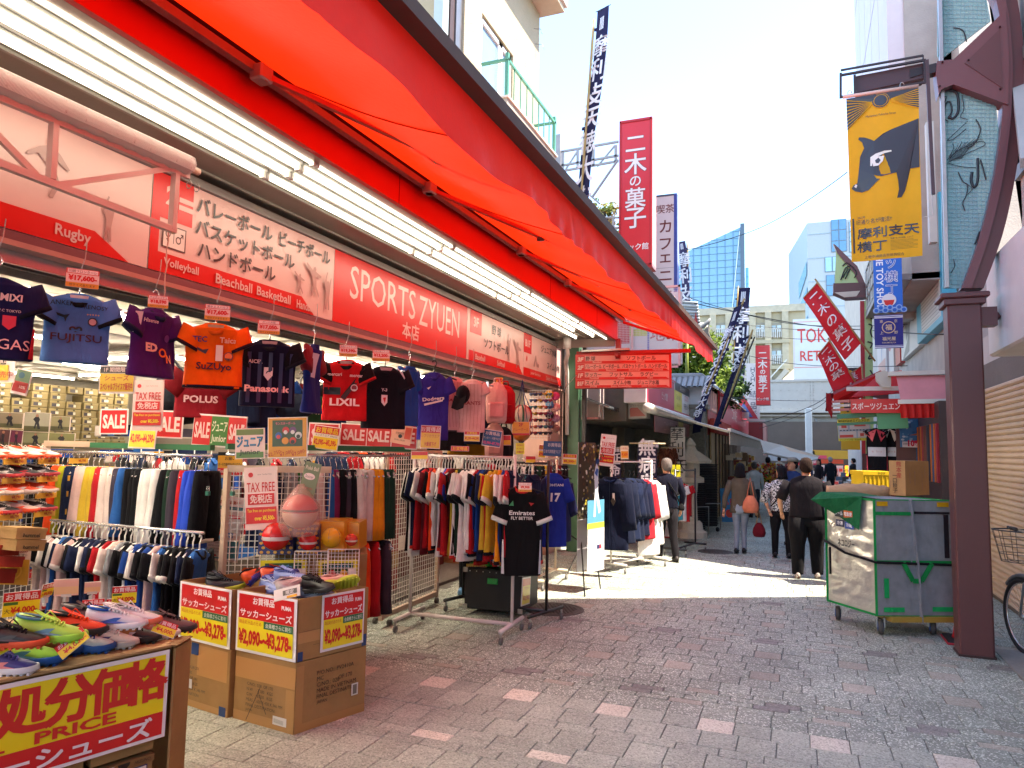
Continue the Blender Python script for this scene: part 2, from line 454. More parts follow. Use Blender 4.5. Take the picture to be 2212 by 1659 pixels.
mb=MB();mb.box((-4.2,-3,ZS1),(-3.98,YE,3.75),m('#c9c0b2','w'));mb.build('upper_wall',shop)
mb=MB();mb.box((-4.1,-3,3.64),(-2.86,11.7,3.70),m('#857d72','p',rough=.4))
for x in (-3.84,-3.56,-3.34,-3.175,-3.02,-2.9):mb.box((x-.012,-3,3.625),(x+.012,11.65,3.64),m('#9b948a','p'))
mb.build('soffit',shop)
mb=MB();mb.box((-2.86,-3,3.60),(-2.82,11.75,3.93),m('#d41408','p',rough=.5,amt=.05))
for yy in (1.15,4.6,8.2,10.4):mb.box((-2.822,yy,3.6),(-2.817,yy+.006,3.97),m('#8f0e0a','p'))
mb.build('red_fascia',shop)
mb=MB();mb.box((-2.95,-3,3.6),(-2.862,11.7,3.615),m('#a7a097','t'));mb.box((-4.1,11.7,3.5),(-2.86,11.74,3.95),m('#bdb2a8','p'));mb.build('soffit_trim',shop)
mb=MB();mb.tube([(-3.62,11.45,3.64),(-3.62,11.45,3.45)],.07,WHITE,n=10);mb.tube([(-3.62,11.45,3.46),(-3.62,11.5,3.36),(-3.72,11.7,3.25),(-3.74,11.85,3.1),(-3.74,11.9,2.0)],.035,WHITE,n=8)
mb.build('drain_pipe',shop)
mb=MB();mb.bev((-3.75,11.95,0),(-3.55,12.12,4.2),m('#4d7a5b','p'),r=.01)
mb.box((-3.5,11.98,0),(-3.44,12.06,3.6),m('#3a3836','p'));mb.build('green_post',shop)
# things above
mb=MB();mb.box((-9,-3,3.7),(-4.1,12.0,4.7),m('#b8b0a6','w'));mb.box((-4.2,-3,4.05),(-2.8,11.75,4.15),m('#8d867e','w'));mb.box((-2.87,-3,3.8),(-2.862,11.75,4.12),m('#5a1410','p'));mb.build('low_roof',shop)

def person_sil(pts,ox,oy,s,flip=1):return [(ox+flip*x*s,oy+y*s) for x,y in pts]

SIL_KICK=[(0,.1),(.06,.3),(.02,.55),(-.2,.75),(-.42,.62),(-.45,.68),(-.2,.9),(0,1.0),(-.02,1.12),(.08,1.2),(.17,1.1),(.14,1.0),(.3,.9),(.55,.62),(.5,.58),(.24,.72),(.22,.5),(.35,.2),(.2,-.15),(.1,-.12),(.2,.18),(.1,.3)]
SIL_STAND=[(0,0),(.04,.4),(.02,.8),(-.1,.95),(-.02,1.25),(.06,1.5),(.12,1.48),(.04,1.22),(.06,1.1),(.14,1.16),(.22,1.1),(.2,1.0),(.3,1.3),(.36,1.3),(.3,.9),(.24,.5),(.28,0),(.2,0),(.15,.4),(.1,0)]
SIL_THROW=[(0,0),(.1,.35),(.05,.6),(-.3,1.0),(-.26,1.05),(.05,.85),(.08,.95),(.16,1.0),(.22,.92),(.2,.84),(.5,.75),(.48,.68),(.22,.68),(.26,.35),(.42,.1),(.4,0),(.2,.25),(.06,0)]
SIL_SWIM=[(0,0),(.15,.3),(.3,.62),(.4,.62),(.5,.3),(.7,.18),(.85,.22),(.9,.1),(.8,0),(.5,.05),(.38,.4),(.28,.2),(.2,0)]
PINK='#e3b9b0';SIGR='#d91712';SH='#b98b84';DK='#3b2a2a'

def sign_panel(y0,y1,L,base,name='sign_panel',label=None):
    mb=MB();mb.M=frame((SX,y0+.003,ZS0+.004),(SX,y1-.003,ZS0+.004));W=y1-y0-.006;H=ZS1-ZS0-.008
    mb.box((0,0,-.03),(W,H,0),m('#cfc9c2','p'));mb.rect(0,0,W,H,.001,m(base,'g'))
    for i,e in enumerate(L):
        zz=.0025+.0012*i
        if e[0]=='sil':mb.poly(person_sil(e[1],e[2]*W,e[3]*H,e[4]*H,e[5]),zz,m(SH,'g'))
        else:lay(mb,W,H,[e],z=zz)
    o=mb.build(name,shop)
    if label:o['label']=label

ys=lambda px,py:at(px,py,X=SX).y
Y0,Y1,Y2,Y3,Y4,Y5=0.6,ys(325,470),ys(720,615),ys(1009,690),ys(1131,745),YE-.05
band=lambda xr:('p',[(0,0),(xr+.09,0),(xr,.2),(0,.2)],SIGR)
sign_panel(-1.2,Y0,[band(.9),('t','サッカー',.3,.62,.26,DK,{'bold':.02}),('t','Football',.3,.1,.11,PINK,{'bold':.015})],PINK)
sign_panel(Y0,Y1,[band(.86),('t','サッカー',.54,.86,.2,DK,{'bold':.03,'align':'r'}),('t','フットサル',.61,.60,.2,DK,{'bold':.03,'align':'r'}),('t','ラグビー',.53,.35,.2,DK,{'bold':.03,'align':'r'}),('t','Futsal',.51,.1,.12,PINK,{'bold':.02,'align':'r'}),('t','Rugby',.81,.1,.13,PINK,{'bold':.02}),
                    ('sil',SIL_KICK,.74,.42,.38,1),('sil',SIL_STAND,.88,.14,.28,1)],PINK)
sign_panel(Y1,Y2,[('r',0,0,.035,1,SIGR),('r',.0,.55,.17,1,SIGR),band(.78),('t','2',.075,.80,.2,PINK,{'bold':.04}),('t','=',.14,.76,.13,PINK,{'bold':.03}),
                    ('r',.045,.26,.145,.5,'#5a3a38'),('r',.05,.272,.14,.488,'#ecd9cf'),('t','♀|♂',.095,.38,.12,'#5a3a38',{'mw':.075}),
                    ('t','バレーボール',.38,.83,.18,DK,{'bold':.03,'mw':.39}),('t','ビーチボール',.79,.83,.18,DK,{'bold':.03,'mw':.34}),
                    ('t','バスケットボール',.45,.59,.18,DK,{'bold':.03,'mw':.54}),('t','ハンドボール',.40,.355,.18,DK,{'bold':.03,'mw':.42}),
                    ('t','Volleyball',.13,.1,.11,PINK,{'bold':.015}),('t','Beachball',.38,.1,.11,PINK,{'bold':.015}),('t','Basketball',.60,.1,.11,PINK,{'bold':.015}),('t','Handball',.80,.085,.11,PINK,{'bold':.015,'mw':.12}),
                    ('sil',SIL_THROW,.74,.22,.26,1),('sil',SIL_THROW,.83,.24,.4,1),('sil',SIL_STAND,.93,.12,.34,1)],PINK)
sign_panel(Y2,Y3,[('t','SPORTS',.31,.64,.48,'#f0c9c2',{'w':.44,'bold':.0}),('t','ZYUEN',.74,.60,.50,'#f0c9c2',{'w':.36,'bold':.0}),('t','本店',.5,.19,.26,'#f0c9c2',{'bold':.03})],SIGR)
sign_panel(Y3,Y4,[('r',0,0,.03,1,PINK),('r',.04,.55,.22,1,SIGR),('r',.03,0,.04,.2,SIGR),('p',[(.04,0),(.99,0),(.90,.2),(.04,.2)],SIGR),('t','3F',.13,.78,.2,PINK,{'bold':.04,'mw':.14}),('t','野 球',.47,.77,.2,DK,{'bold':.02,'mw':.24}),('t','ソフトボール',.48,.44,.2,DK,{'bold':.02,'mw':.55}),
                    ('sil',SIL_STAND,.68,.22,.4,1),('sil',SIL_THROW,.84,.12,.6,1),('t','Baseball',.2,.1,.11,PINK,{'bold':.015,'mw':.22}),('t','Softball',.55,.1,.11,PINK,{'bold':.015,'mw':.2})],PINK)
sign_panel(Y4,Y5,[('r',0,.55,.18,1,SIGR),('p',[(0,0),(.99,0),(.93,.2),(0,.2)],SIGR),('t','B1F',.09,.78,.17,PINK,{'bold':.04,'mw':.14}),('o',.07,.42,.07,SIGR,.5),('t','ジュニア水着',.62,.80,.19,DK,{'bold':.02,'mw':.5}),('t','スイム小物',.74,.42,.19,DK,{'bold':.02,'mw':.4}),
                    ('sil',SIL_SWIM,.22,.28,.45,1),('t','Junior Swimwear',.28,.1,.1,PINK,{'bold':.01,'mw':.38}),('t','Swim Accessories',.72,.1,.1,PINK,{'bold':.01,'mw':.36})],PINK)

# fluorescent strips under the canopy, each two metres long, and inside the shop
TUBE=m('#fff6df','e',e=1.6);TUBE_IN=m('#fff3dc','e',e=17)
_tm={}

def strip(x,y0,ln,z,mat,axis='y',r=.013):
    k=(round(ln,2),mat.name,axis)
    if k not in _tm:
        a=MB();e=V((0,ln,0)) if axis=='y' else V((ln,0,0))
        b=MB();b.tube([e*.012+V((0,0,.0)),e*.988],r,mat,n=8,cap=False)
        if axis=='y':a.box((-.035,0,.022),(.035,ln,.06),WHITE);a.box((-.02,0,-.02),(.02,.02,.022),WHITE);a.box((-.02,ln-.02,-.02),(.02,ln,.022),WHITE)
        else:a.box((0,-.035,.022),(ln,.035,.06),WHITE);a.box((0,-.02,-.02),(.02,.02,.022),WHITE);a.box((ln-.02,-.02,-.02),(ln,.02,.022),WHITE)
        _tm[k]=(a.mesh((0,0,0),'fitting'),b.mesh((0,0,0),'tube'))
    return _tm[k]

def lamp(x,y0,ln,z,mat,label,group,axis='y'):
    a,b=strip(x,y0,ln,z,mat,axis)
    t=T('fluorescent_light',label,'strip light',(x,y0,z),group)
    for n_,me in (('fitting',a),('tube',b)):
        o=bpy.data.objects.new(n_,me);COL.objects.link(o);o.parent=t
    return t

ORDS=['first','second','third','fourth','fifth','sixth','seventh','eighth']
for r_,(x,nm,off) in enumerate(((-3.42,'row nearest the fascia sign',.0),(-3.25,'second row from the fascia sign',.05),(-3.10,'second row from the red fascia',-.03),(-2.955,'row nearest the red fascia',-.06))):
    for k in range(7):
        y0=-2.3+off+k*2.04
        ln=2.02
        if y0+ln>(11.3,10.3,11.2,11.5)[r_]:ln=max(.6,(11.3,10.3,11.2,11.5)[r_]-y0)
        if y0>10.6:continue
        lamp(x,y0,ln,3.60,TUBE,ORDS[k]+' white fluorescent strip from the near end, '+nm,'fluorescent strips under the red canopy, '+nm)
for x,ys_,nm in ((-4.62,(-2,0.1,2.2,4.3,6.4,8.5),'just behind the fascia'),(-5.5,(-2,.1,2.2,4.3,6.4,8.5),'in the second line inside'),(-5.66,(-2,.1,2.2,4.3,6.4,8.5),'in the second line inside'),(-7.6,(1,4,7,10),'in the third line inside'),(-9.8,(1,4,7,10),'deep in the shop'),(-12.2,(1,4,7,9.5),'near the back wall of boxes')):
    for y0 in ys_:lamp(x,y0,2.0,2.84,TUBE_IN,ORDS[ys_.index(y0)]+(' left' if x==-5.66 else '')+' lit ceiling strip from the near end, '+nm,'fluorescent strips on the shop ceiling, '+nm)
for x,y0 in ((-11.5,5.2),(-9.2,6.6),(-11.0,8.2)):lamp(x,y0,2.0,2.80,TUBE_IN,'crosswise lit strip on the shop ceiling, the one '+{-11.5:'nearest the street end',-9.2:'in the middle',-11.0:'at the back'}[x],'crosswise fluorescent strips in the shop','x')

# ---------------------------------------------------------------- red folding awning
REDX=m('#e01608','x',t=.28,tc='#ff2a08',rough=.55,amt=.06);REDV=m('#e6302a','x',t=.38,tc='#ff3018',rough=.32)
awn=T('red_awning','long red fabric awning with hanging valance over the sports shop front','awning',(-2.0,4.5,3.5))
mb=MB();ny=120;nx=10;vs=[];fs=[]
AY0,AY1=-2.5,12.1

ZR=lambda y:3.86+.0175*(y-3)
ZB=lambda y:3.25+.0175*(y-2)

def awn_pt(u,v):
    y=AY0+(AY1-AY0)*v;x=-2.74+(1.43)*u
    z=ZR(y)+(ZB(y)-ZR(y))*u-.05*math.sin(math.pi*u)*(1+.5*math.sin(v*31))-.012*math.sin(v*97+u*3)*math.sin(math.pi*u)
    return (x,y,z)

for j in range(ny+1):
    for i in range(nx+1):vs.append(awn_pt(i/nx,j/ny))
for j in range(ny):
    for i in range(nx):a=j*(nx+1)+i;fs.append((a,a+1,a+nx+2,a+nx+1))
mb.add(vs,fs,REDX,True);mb.build('canopy_cloth',awn)
mb=MB();vs=[];fs=[];ny=700;nz=6
for j in range(ny+1):
    y=AY0+(AY1-AY0)*j/ny
    sc=abs(math.sin(math.pi*(y+.4)/2.05))**.7*.05+.018*math.sin(y*5.1)
    fold=.009*math.sin(y*23+1.3*math.sin(y*3.1))*(.5+.5*math.sin(y*1.7+.6))+.008*math.sin(y*9+2)
    for i in range(nz+1):
        t=i/nz;vs.append((-1.30+fold*t,y+.01*math.sin(y*19)*t,ZB(y)-(.2+sc)*t))
for j in range(ny):
    for i in range(nz):a=j*(nz+1)+i;fs.append((a,a+1,a+nz+2,a+nz+1))
mb.add(vs,fs,REDV,True);mb.build('valance',awn)
for y in (1.2,3.25,5.3,7.35,9.4,11.45):
    mb=MB();mb.tube([V(awn_pt(t/10,(y-AY0)/(AY1-AY0)))+V((0,0,-.004)) for t in range(11)],.004,m('#9c1008','c'),n=4);mb.build('seam',awn)
mb=MB();mb.bar((-1.27,AY0,ZB(AY0)+.035),(-1.27,AY1+.02,ZB(AY1)+.035),.09,.06,m('#5b4a42','t',rough=.5,metal=.3));mb.build('front_bar',awn)
mb=MB();mb.tube([(-2.78,AY0,ZR(AY0)),(-2.78,AY1-.2,ZR(AY1))],.05,m('#3a1512','c'),n=10);mb.bar((-2.74,AY0,ZR(AY0)-.07),(-2.74,AY1-.25,ZR(AY1)-.07),.05,.05,m('#8f7a74','t',rough=.5))
mb.build('roller',awn)
ARM=m('#b8443a','t',rough=.45,metal=.2)
for (px,py) in ((560,165),(925,385),(1123,540),(1224,613)):
    s=at(px,py,X=-2.72);mb=MB();y0=s.y
    S_=V((-2.70,y0,ZR(y0)-.1));E_=V((-2.1,y0+.95,ZR(y0)-.27));P_=V((-1.34,y0+1.3,ZB(y0+1.3)))
    mb.bar(S_,E_,.035,.03,ARM);mb.bar(E_,P_,.03,.025,m('#b02a20','p'));mb.bev((S_.x-.05,y0-.05,ZR(y0)-.14),(S_.x+.04,y0+.05,ZR(y0)-.05),m('#a89a94','t',rough=.5),r=.01)
    mb.tube([E_+V((0,0,-.035)),E_+V((0,0,.04))],.035,m('#8a4038','t'),n=10);mb.tube([S_+V((0,0,-.04)),S_+V((0,0,.04))],.035,ARM,n=10)
    mb.build('folding_arm',awn)
mb=MB();mb.bar((-2.72,11.7,3.9),(-2.0,11.92,3.66),.05,.04,m('#c21c14','p'));mb.bar((-2.0,11.92,3.66),(-1.34,12.05,3.44),.04,.035,m('#c21c14','p'));mb.tube([(-2.0,11.92,3.62),(-2.0,11.92,3.7)],.03,ARM);mb.build('end_arm',awn)
mb=MB();mb.box((-2.84,11.68,3.28),(-2.76,11.76,3.62),m('#a31410','p'));mb.build('hanging_bracket',awn)

# hanging frame with rolled netting, upper left
fr=T('steel_truss','pale steel lattice frame hanging in front of the fascia sign, rolled netting on top','frame',at(200,400,X=-3.35))
g=lambda zx,zy:at(zx*.36,zy*.36,X=-3.35)
WS=m('#cdb5b0','p')
mb=MB();mb.bar(g(-500,790),g(1050,1385),.035,.035,WS);mb.build('lower_chord',fr)
mb=MB();mb.bar(g(-500,385),g(1130,1060),.03,.03,WS);mb.build('upper_chord',fr)
for a,b in (((325,740),(305,1075)),((1055,1040),(1032,1380))):
    mb=MB();mb.bar(g(*a),g(*b),.04,.03,WS);mb.build('upright',fr)
for a,b in (((-20,810),(215,1050)),((345,1110),(1030,1010))):
    mb=MB();mb.bar(g(*a),g(*b),.022,.03,WS);mb.build('diagonal',fr)
mb=MB();a,b=g(-500,310),g(1120,1020)
pts=[a.lerp(b,k/40) for k in range(41)]
mb.tube([p+V((.02,0,.02)) for p in pts],[.055+.006*math.sin(k*2.3) for k in range(41)],m('#d9c4c0','p',see=.25,rough=.25),n=12)
for k in range(0,260):
    p=a.lerp(b,k/260)+V((.02,0,.02));mb.tube([p+V((math.cos(q)*.062,0,math.sin(q)*.062)) for q in [x*.7 for x in range(-1,6)]],.0015,m('#f1e6e2','p'),n=3,cap=False)
mb.tube([b+V((0,-.1,.02)),b+V((0,.09,.02))],.022,m('#d9b9a4','p'),n=8)
o=mb.build('netting_roll',fr)
mb=MB()
for dy in (0.02,.08):mb.tube([g(1120,1070)+V((0,dy,-.01+.025*math.cos(t)-.02))+V((.02*math.sin(t),0,0)) for t in [x*.6 for x in range(10)]],.003,STEEL,n=4)
mb.build('hook',fr)
mb=MB();a=g(1010,1390);mb.tube([a+V((0,.005*math.sin(k*2),-k*.05)) for k in range(12)],.004,m('#d9b5a5','c'),n=5);one(mb,'cord','thin pale cord hanging from the lattice frame end','cord')
# ---------------------------------------------------------------- white house over the shop with balcony
hs=T('white_house','cream rendered upper house behind the red awning with a tall window and green balcony rail','house',(-6,10,3.7))
HX=-4.4
h=lambda px,py:at(px,py,X=HX)
yl,yr=h(1003,60).y,h(1163,200).y;ztop=h(1163,25).z
RENDER=m('#b0a488','w',bump=.25,amt=.08)
# wall with a window opening
wy0,wy1=h(1040,100).y,h(1108,150).y;wz0,wz1=h(1075,230).z-.9,h(1040,25).z
mb=MB()
mb.box((HX-4,yl,3.7),(HX,wy0,ztop),RENDER);mb.box((HX-4,wy1,3.7),(HX,yr,ztop),RENDER);mb.box((HX-4,wy0,wz1),(HX,wy1,ztop),RENDER);mb.box((HX-4,wy0,3.7),(HX-.25,wy1,wz1),m('#d0c8b8','w'))
mb.build('wall',hs)
mb=MB();mb.box((HX-4.2,yl-.1,ztop),(HX+.45,yr+.12,ztop+.15),m('#c8bba6','w'));mb.box((HX+.38,yl-.1,ztop+.1),(HX+.5,yr+.15,ztop+.3),m('#d9d4c8','p'));mb.build('eave',hs)
win=MB();FRW=m('#e8e6e0','p')
for a,b in ((wy0+.02,(wy0*.38+wy1*.62)),((wy0*.38+wy1*.62)+.03,wy1-.02)):
    win=MB()
    for (p,q) in (((HX-.1,a,wz0),(HX-.03,a+.06,wz1-.03)),((HX-.1,b-.06,wz0),(HX-.03,b,wz1-.03)),((HX-.1,a,wz1-.1),(HX-.03,b,wz1-.03)),((HX-.1,a,wz0),(HX-.03,b,wz0+.07))):win.box(p,q,FRW)
    w_=win.build('window',hs)
    g_=MB();g_.box((HX-.08,a+.06,wz0+.07),(HX-.065,b-.06,wz1-.1),m('#7d98ad','a'));g_.build('pane',w_)
mb=MB();mb.box((HX-.2,yl-.35,3.7),(HX-.05,yl-.22,ztop+3),m('#4b3a34','p'));mb.box((HX-.2,yl-.2,3.7),(HX-.03,yl-.02,ztop+3),m('#9d9a96','t'));mb.box((HX-.2,yl-.55,3.7),(HX-.06,yl-.38,ztop+3),m('#a8b8ba','p'));mb.build('gutter_pipe',hs)
# balcony
bx=-3.95;b0,b1=at(1095,212,X=bx),at(1201,338,X=bx)
mb=MB();zt=(b0.z+b1.z)/2
mb.box((HX,b0.y,4.1),(bx,b1.y,zt),m('#b0a494','w',bump=.2));mb.box((HX,b0.y-.02,zt),(bx+.03,b1.y+.02,zt+.03),m('#d8cfc2','w'));mb.build('balcony',hs)
mb=MB();GR=m('#4f8f78','p');rz=zt+.62
n=8
for k in range(n+1):
    y=b0.y+.05+(b1.y-b0.y-.1)*k/n;mb.box((bx-.03,y-.008,zt+.03),(bx-.015,y+.008,rz),GR)
for y in (b0.y+.05,b1.y-.05):mb.box((bx-.05,y-.03,zt+.03),(bx+.0,y+.03,rz+.1),GR)
mb.box((bx-.04,b0.y,rz-.02),(bx,b1.y,rz+.02),GR);mb.box((HX,b0.y+.03,rz-.02),(bx,b0.y+.07,rz+.02),GR);mb.box((HX,b1.y-.07,rz-.02),(bx,b1.y-.03,rz+.02),GR)
mb.build('balcony_rail',hs)
mb=MB();
for (px,py) in ((1165+30-40,62),(1185-26,95)):p=h(px-2,py);mb.tube([p,p+V((.12,.02,-.02)),p+V((.16,.02,-.12))],.006,STEEL)
mb.build('wall_hook',hs)
# ---------------------------------------------------------------- distant towers, railway bridge

tw=T('glass_tower','pale blue glass office tower with slanted top far beyond the railway','tower',at(1540,700,Y=300).xy.to_3d())
YT=300
p0,p1=at(1488,700,Y=YT),at(1603,700,Y=YT);zl,zr=at(1488,524,Y=YT).z,at(1600,490,Y=YT).z
mb=MB();GLB=m('#7fb0cc','a',rough=.15,amt=.05)
zq=at(1540,690,Y=YT).z-60
mb.add([(p0.x-14,YT,0),(p1.x,YT,0),(p1.x,YT,zr),(p0.x-14,YT,zl-9),(p0.x-14,YT+30,0),(p1.x,YT+30,0),(p1.x,YT+30,zr),(p0.x-14,YT+30,zl-9)],[(0,1,2,3),(1,5,6,2),(4,0,3,7),(5,4,7,6),(3,2,6,7)],GLB)
mb.build('glass_front',tw)
mb=MB();dk=m('#5f8aa6','p')
for k in range(12):
    x=p0.x-14+(p1.x-p0.x+14)*k/11;zt=zl-9+(zr-zl+9)*k/11;mb.box((x-.12,YT-.25,0),(x+.12,YT,zt),dk)
z=4
while z<zr-1:
    xa=p0.x-14 if z<zl-9 else p0.x-14+(z-zl+9)/(zr-zl+9)*(p1.x-p0.x+14)
    mb.box((xa,YT-.2,z),(p1.x,YT,z+.16),dk);z+=2.95
mb.build('mullions',tw)
mb=MB();a,b=at(1598,500,Y=YT-.6),at(1570,790,Y=YT-.6);mb.bar(a,b,.3,1.0,m('#e9f4f8','p'));mb.bar((p1.x+.5,YT-.5,0),(p1.x+.5,YT-.5,zr+1),1.6,1.6,m('#5d6f80','p'));mb.build('brace',tw)
mb=MB();q=at(1618,580,Y=YT+10);mb.box((p1.x+1,YT+8,0),(q.x,YT+25,q.z),GLB)
for k in range(14):mb.box((p1.x+1,YT+7.8,q.z-4-k*3),(q.x,YT+8,q.z-3.85-k*3),dk)
mb.build('rear_block',tw)

ob=T('white_office_block','white high-rise with blue window bands behind the red shop flags','building',at(1780,700,Y=170).xy.to_3d())
YB=170
A,B_=at(1704,620,Y=YB+34),at(1745,580,Y=YB);C_=at(1900,500,Y=YB)
zt=at(1745,482,Y=YB).z;WP=m('#b4bcc0','p',amt=.04)
mb=MB();mb.box((B_.x,YB,0),(C_.x+8,YB+34,zt),WP)
mb.add([(B_.x,YB,0),(A.x,YB+34,0),(A.x,YB+34,at(1704,550,Y=YB+34).z),(B_.x,YB,zt)],[(0,1,2,3)],m('#a9b6bd','p',amt=.03))
mb.build('wall',ob)
BW=m('#5d93bd','a');LW=m('#9fc9dc','a')
def bwin(x0,y0,x1,y1,mat,nx=1,ny=1):
    a=at(x0,y1,Y=YB-.1);b=at(x1,y0,Y=YB-.1)
    f_=MB();f_.box((a.x,YB-.15,a.z),(b.x,YB,b.z),m('#6a7f90','p'));w_=f_.build('window',ob)
    g_=MB()
    for i in range(nx):
        for j in range(ny):
            g_.box((a.x+(b.x-a.x)*i/nx+.12,YB-.2,a.z+(b.z-a.z)*j/ny+.12),(a.x+(b.x-a.x)*(i+1)/nx-.12,YB-.16,a.z+(b.z-a.z)*(j+1)/ny-.12),mat)
    g_.build('pane',w_)
bwin(1796,472,1828,545,BW,2,3);bwin(1782,552,1830,588,LW,3,1);bwin(1785,592,1822,640,BW,2,2);bwin(1835,590,1878,650,BW,3,2);bwin(1835,475,1880,545,LW,3,3);bwin(1850,660,1880,720,BW,2,3)
for (x0,y0,x1,y1) in ((1728,592,1744,612),(1729,642,1744,662),(1730,700,1744,718)):
    ty=[at(x,600,Y=YB).x for x in (x0,x1)]
    def side(px,py):
        t=(px-1704)/(1745-1704);return V((A.x+(B_.x-A.x)*t-.15,YB+34-34*t,0)),at(px,py,Y=YB+34-34*t).z
    a,za=side(x0,y1);b,zb=side(x1,y0)
    f_=MB();f_.add([(a.x,a.y,za),(b.x,b.y,za+2),(b.x,b.y,zb),(a.x,a.y,zb-3)],[(0,1,2,3)],LW);f_.build('window',ob)
mb=MB()
for py in (508,560,610,665):a=at(1745,py,Y=YB-.1);b=at(1900,py-14,Y=YB-.1);mb.box((a.x,YB-.08,a.z),(b.x,YB-.02,a.z+.25),m('#9fb0b8','p'))
mb.build('joint_lines',ob)

# cream apartment block behind the bridge
ap=T('apartment_block','cream concrete apartment block with balconies and an outside stair behind the railway bridge','building',at(1600,800,Y=75).xy.to_3d())
YA=75;a,b=at(1490,700,Y=YA),at(1705,700,Y=YA);zt=at(1600,672,Y=YA).z
CW=m('#aaa288','w',amt=.06);mb=MB();mb.box((a.x-10,YA,0),(b.x+1.5,YA+12,zt),CW);mb.box((a.x-10,YA-.3,zt-.3),(b.x+1.5,YA+12,zt+.4),m('#b4ad98','w'));mb.build('wall',ap)
for (x0,y0,x1,y1) in ((1543,697,1570,728),(1577,697,1602,728),(1630,697,1655,728),(1664,697,1691,728),(1510,700,1536,730),(1630,752,1655,780),(1664,752,1691,785),(1595,758,1620,785),(1545,760,1575,785),(1600,815,1625,840),(1640,815,1670,845)):
    p=at(x0,y1,Y=YA-.1);q=at(x1,y0,Y=YA-.1)
    f_=MB();f_.box((p.x,YA-.12,p.z),(q.x,YA-.02,q.z),m('#8c8776','p'));w_=f_.build('window',ap)
    g_=MB();mx_=(p.x+q.x)/2;g_.box((p.x+.15,YA-.17,p.z+.5),(mx_-.06,YA-.13,q.z-.25),m('#8aa0a8','a'));g_.box((mx_+.06,YA-.17,p.z+.5),(q.x-.15,YA-.13,q.z-.25),m('#b9c6c6','a'));g_.build('pane',w_)
    r_=MB()
    for k in range(8):x=p.x+(q.x-p.x)*k/7;r_.box((x-.03,YA-.3,p.z-.1),(x+.03,YA-.25,p.z+.8),m('#d8d8d2','p'))
    r_.box((p.x,YA-.3,p.z+.75),(q.x,YA-.25,p.z+.83),m('#d8d8d2','p'));r_.build('balcony_rail',ap)
mb=MB();z0=at(1600,745,Y=YA).z;mb.box((a.x-10,YA-.5,z0),(b.x,YA,z0+.35),CW);z0=at(1600,800,Y=YA).z;mb.box((a.x-10,YA-.5,z0),(b.x,YA,z0+.35),CW);mb.build('floor_band',ap)
for k,px in enumerate((1540,1574,1606,1626,1660,1697)):
    mb=MB();p=at(px,760,Y=YA-.4);mb.box((p.x-.3,YA-.4,0),(p.x+.3,YA,zt-.3),m('#b2aa92','w'));mb.build('pilaster',ap)
mb=MB();p,q=at(1655,850,Y=YA-1),at(1700,800,Y=YA-1);mb.bar(p,q,1.2,.4,m('#b6b0a0','w'));mb.bar(p+V((0,-.5,1)),q+V((0,-.5,1)),.1,.1,STEEL);mb.build('outside_stair',ap)

wt=MB();p,q=at(1499,729,Y=60),at(1526,696,Y=60)
wt=MB();wt.M=Matrix.Translation((0,60,0));wt.bev((p.x,0,p.z),(q.x,1.2,q.z),m('#d6cdb4','p'),r=.1)
for k in (1,2):x=p.x+(q.x-p.x)*k/2;wt.box((x-.05,-.05,p.z),(x+.02,0,q.z),m('#a79f88','p'))
for k in (1,2):z=p.z+(q.z-p.z)*k/3;wt.box((p.x,-.05,z-.03),(q.x,0,z+.03),m('#a79f88','p'))
for x in (p.x+.1,q.x-.1):wt.box((x-.05,.1,p.z-1.4),(x+.05,.2,p.z),STEEL)
wt.bar((p.x+.1,.1,p.z-1.3),(q.x-.1,.1,p.z-.1),.05,.05,STEEL);wt.bar((q.x-.1,.1,p.z-1.3),(p.x+.1,.1,p.z-.1),.05,.05,STEEL)
wt.box((p.x-1.2,-.3,p.z-8),(q.x+2.2,3,p.z-1.4),m('#c8bfa4','w'))
one(wt,'rooftop_water_tank','cream panelled rooftop water tank on a small steel frame by the glass tower','water tank')

# billboard behind the flags
p,q=at(1714,780,Y=52),at(1905,780,Y=52);Hh=at(1714,690,Y=52).z-at(1714,872,Y=52).z;zb=at(1714,872,Y=52).z
board('billboard','white billboard with red lettering partly hidden by red shop flags','billboard',(p.x,52,zb),(q.x,52,zb),Hh,
      [('r',.01,.42,.99,.97,'#c88a86'),('r',.013,.43,.987,.96,'#c6caca'),('t','TOKYO',.33,.80,.17,'#c0302c',{'bold':.01,'w':.56}),('t','RETRO',.30,.56,.12,'#c0302c',{'bold':.01,'w':.44}),('t','東京',.72,.26,.26,'#c0302c',{'bold':.01}),('t','王',.88,.26,.22,'#c0302c')],th=.4,base='#c6caca',dz=.01)

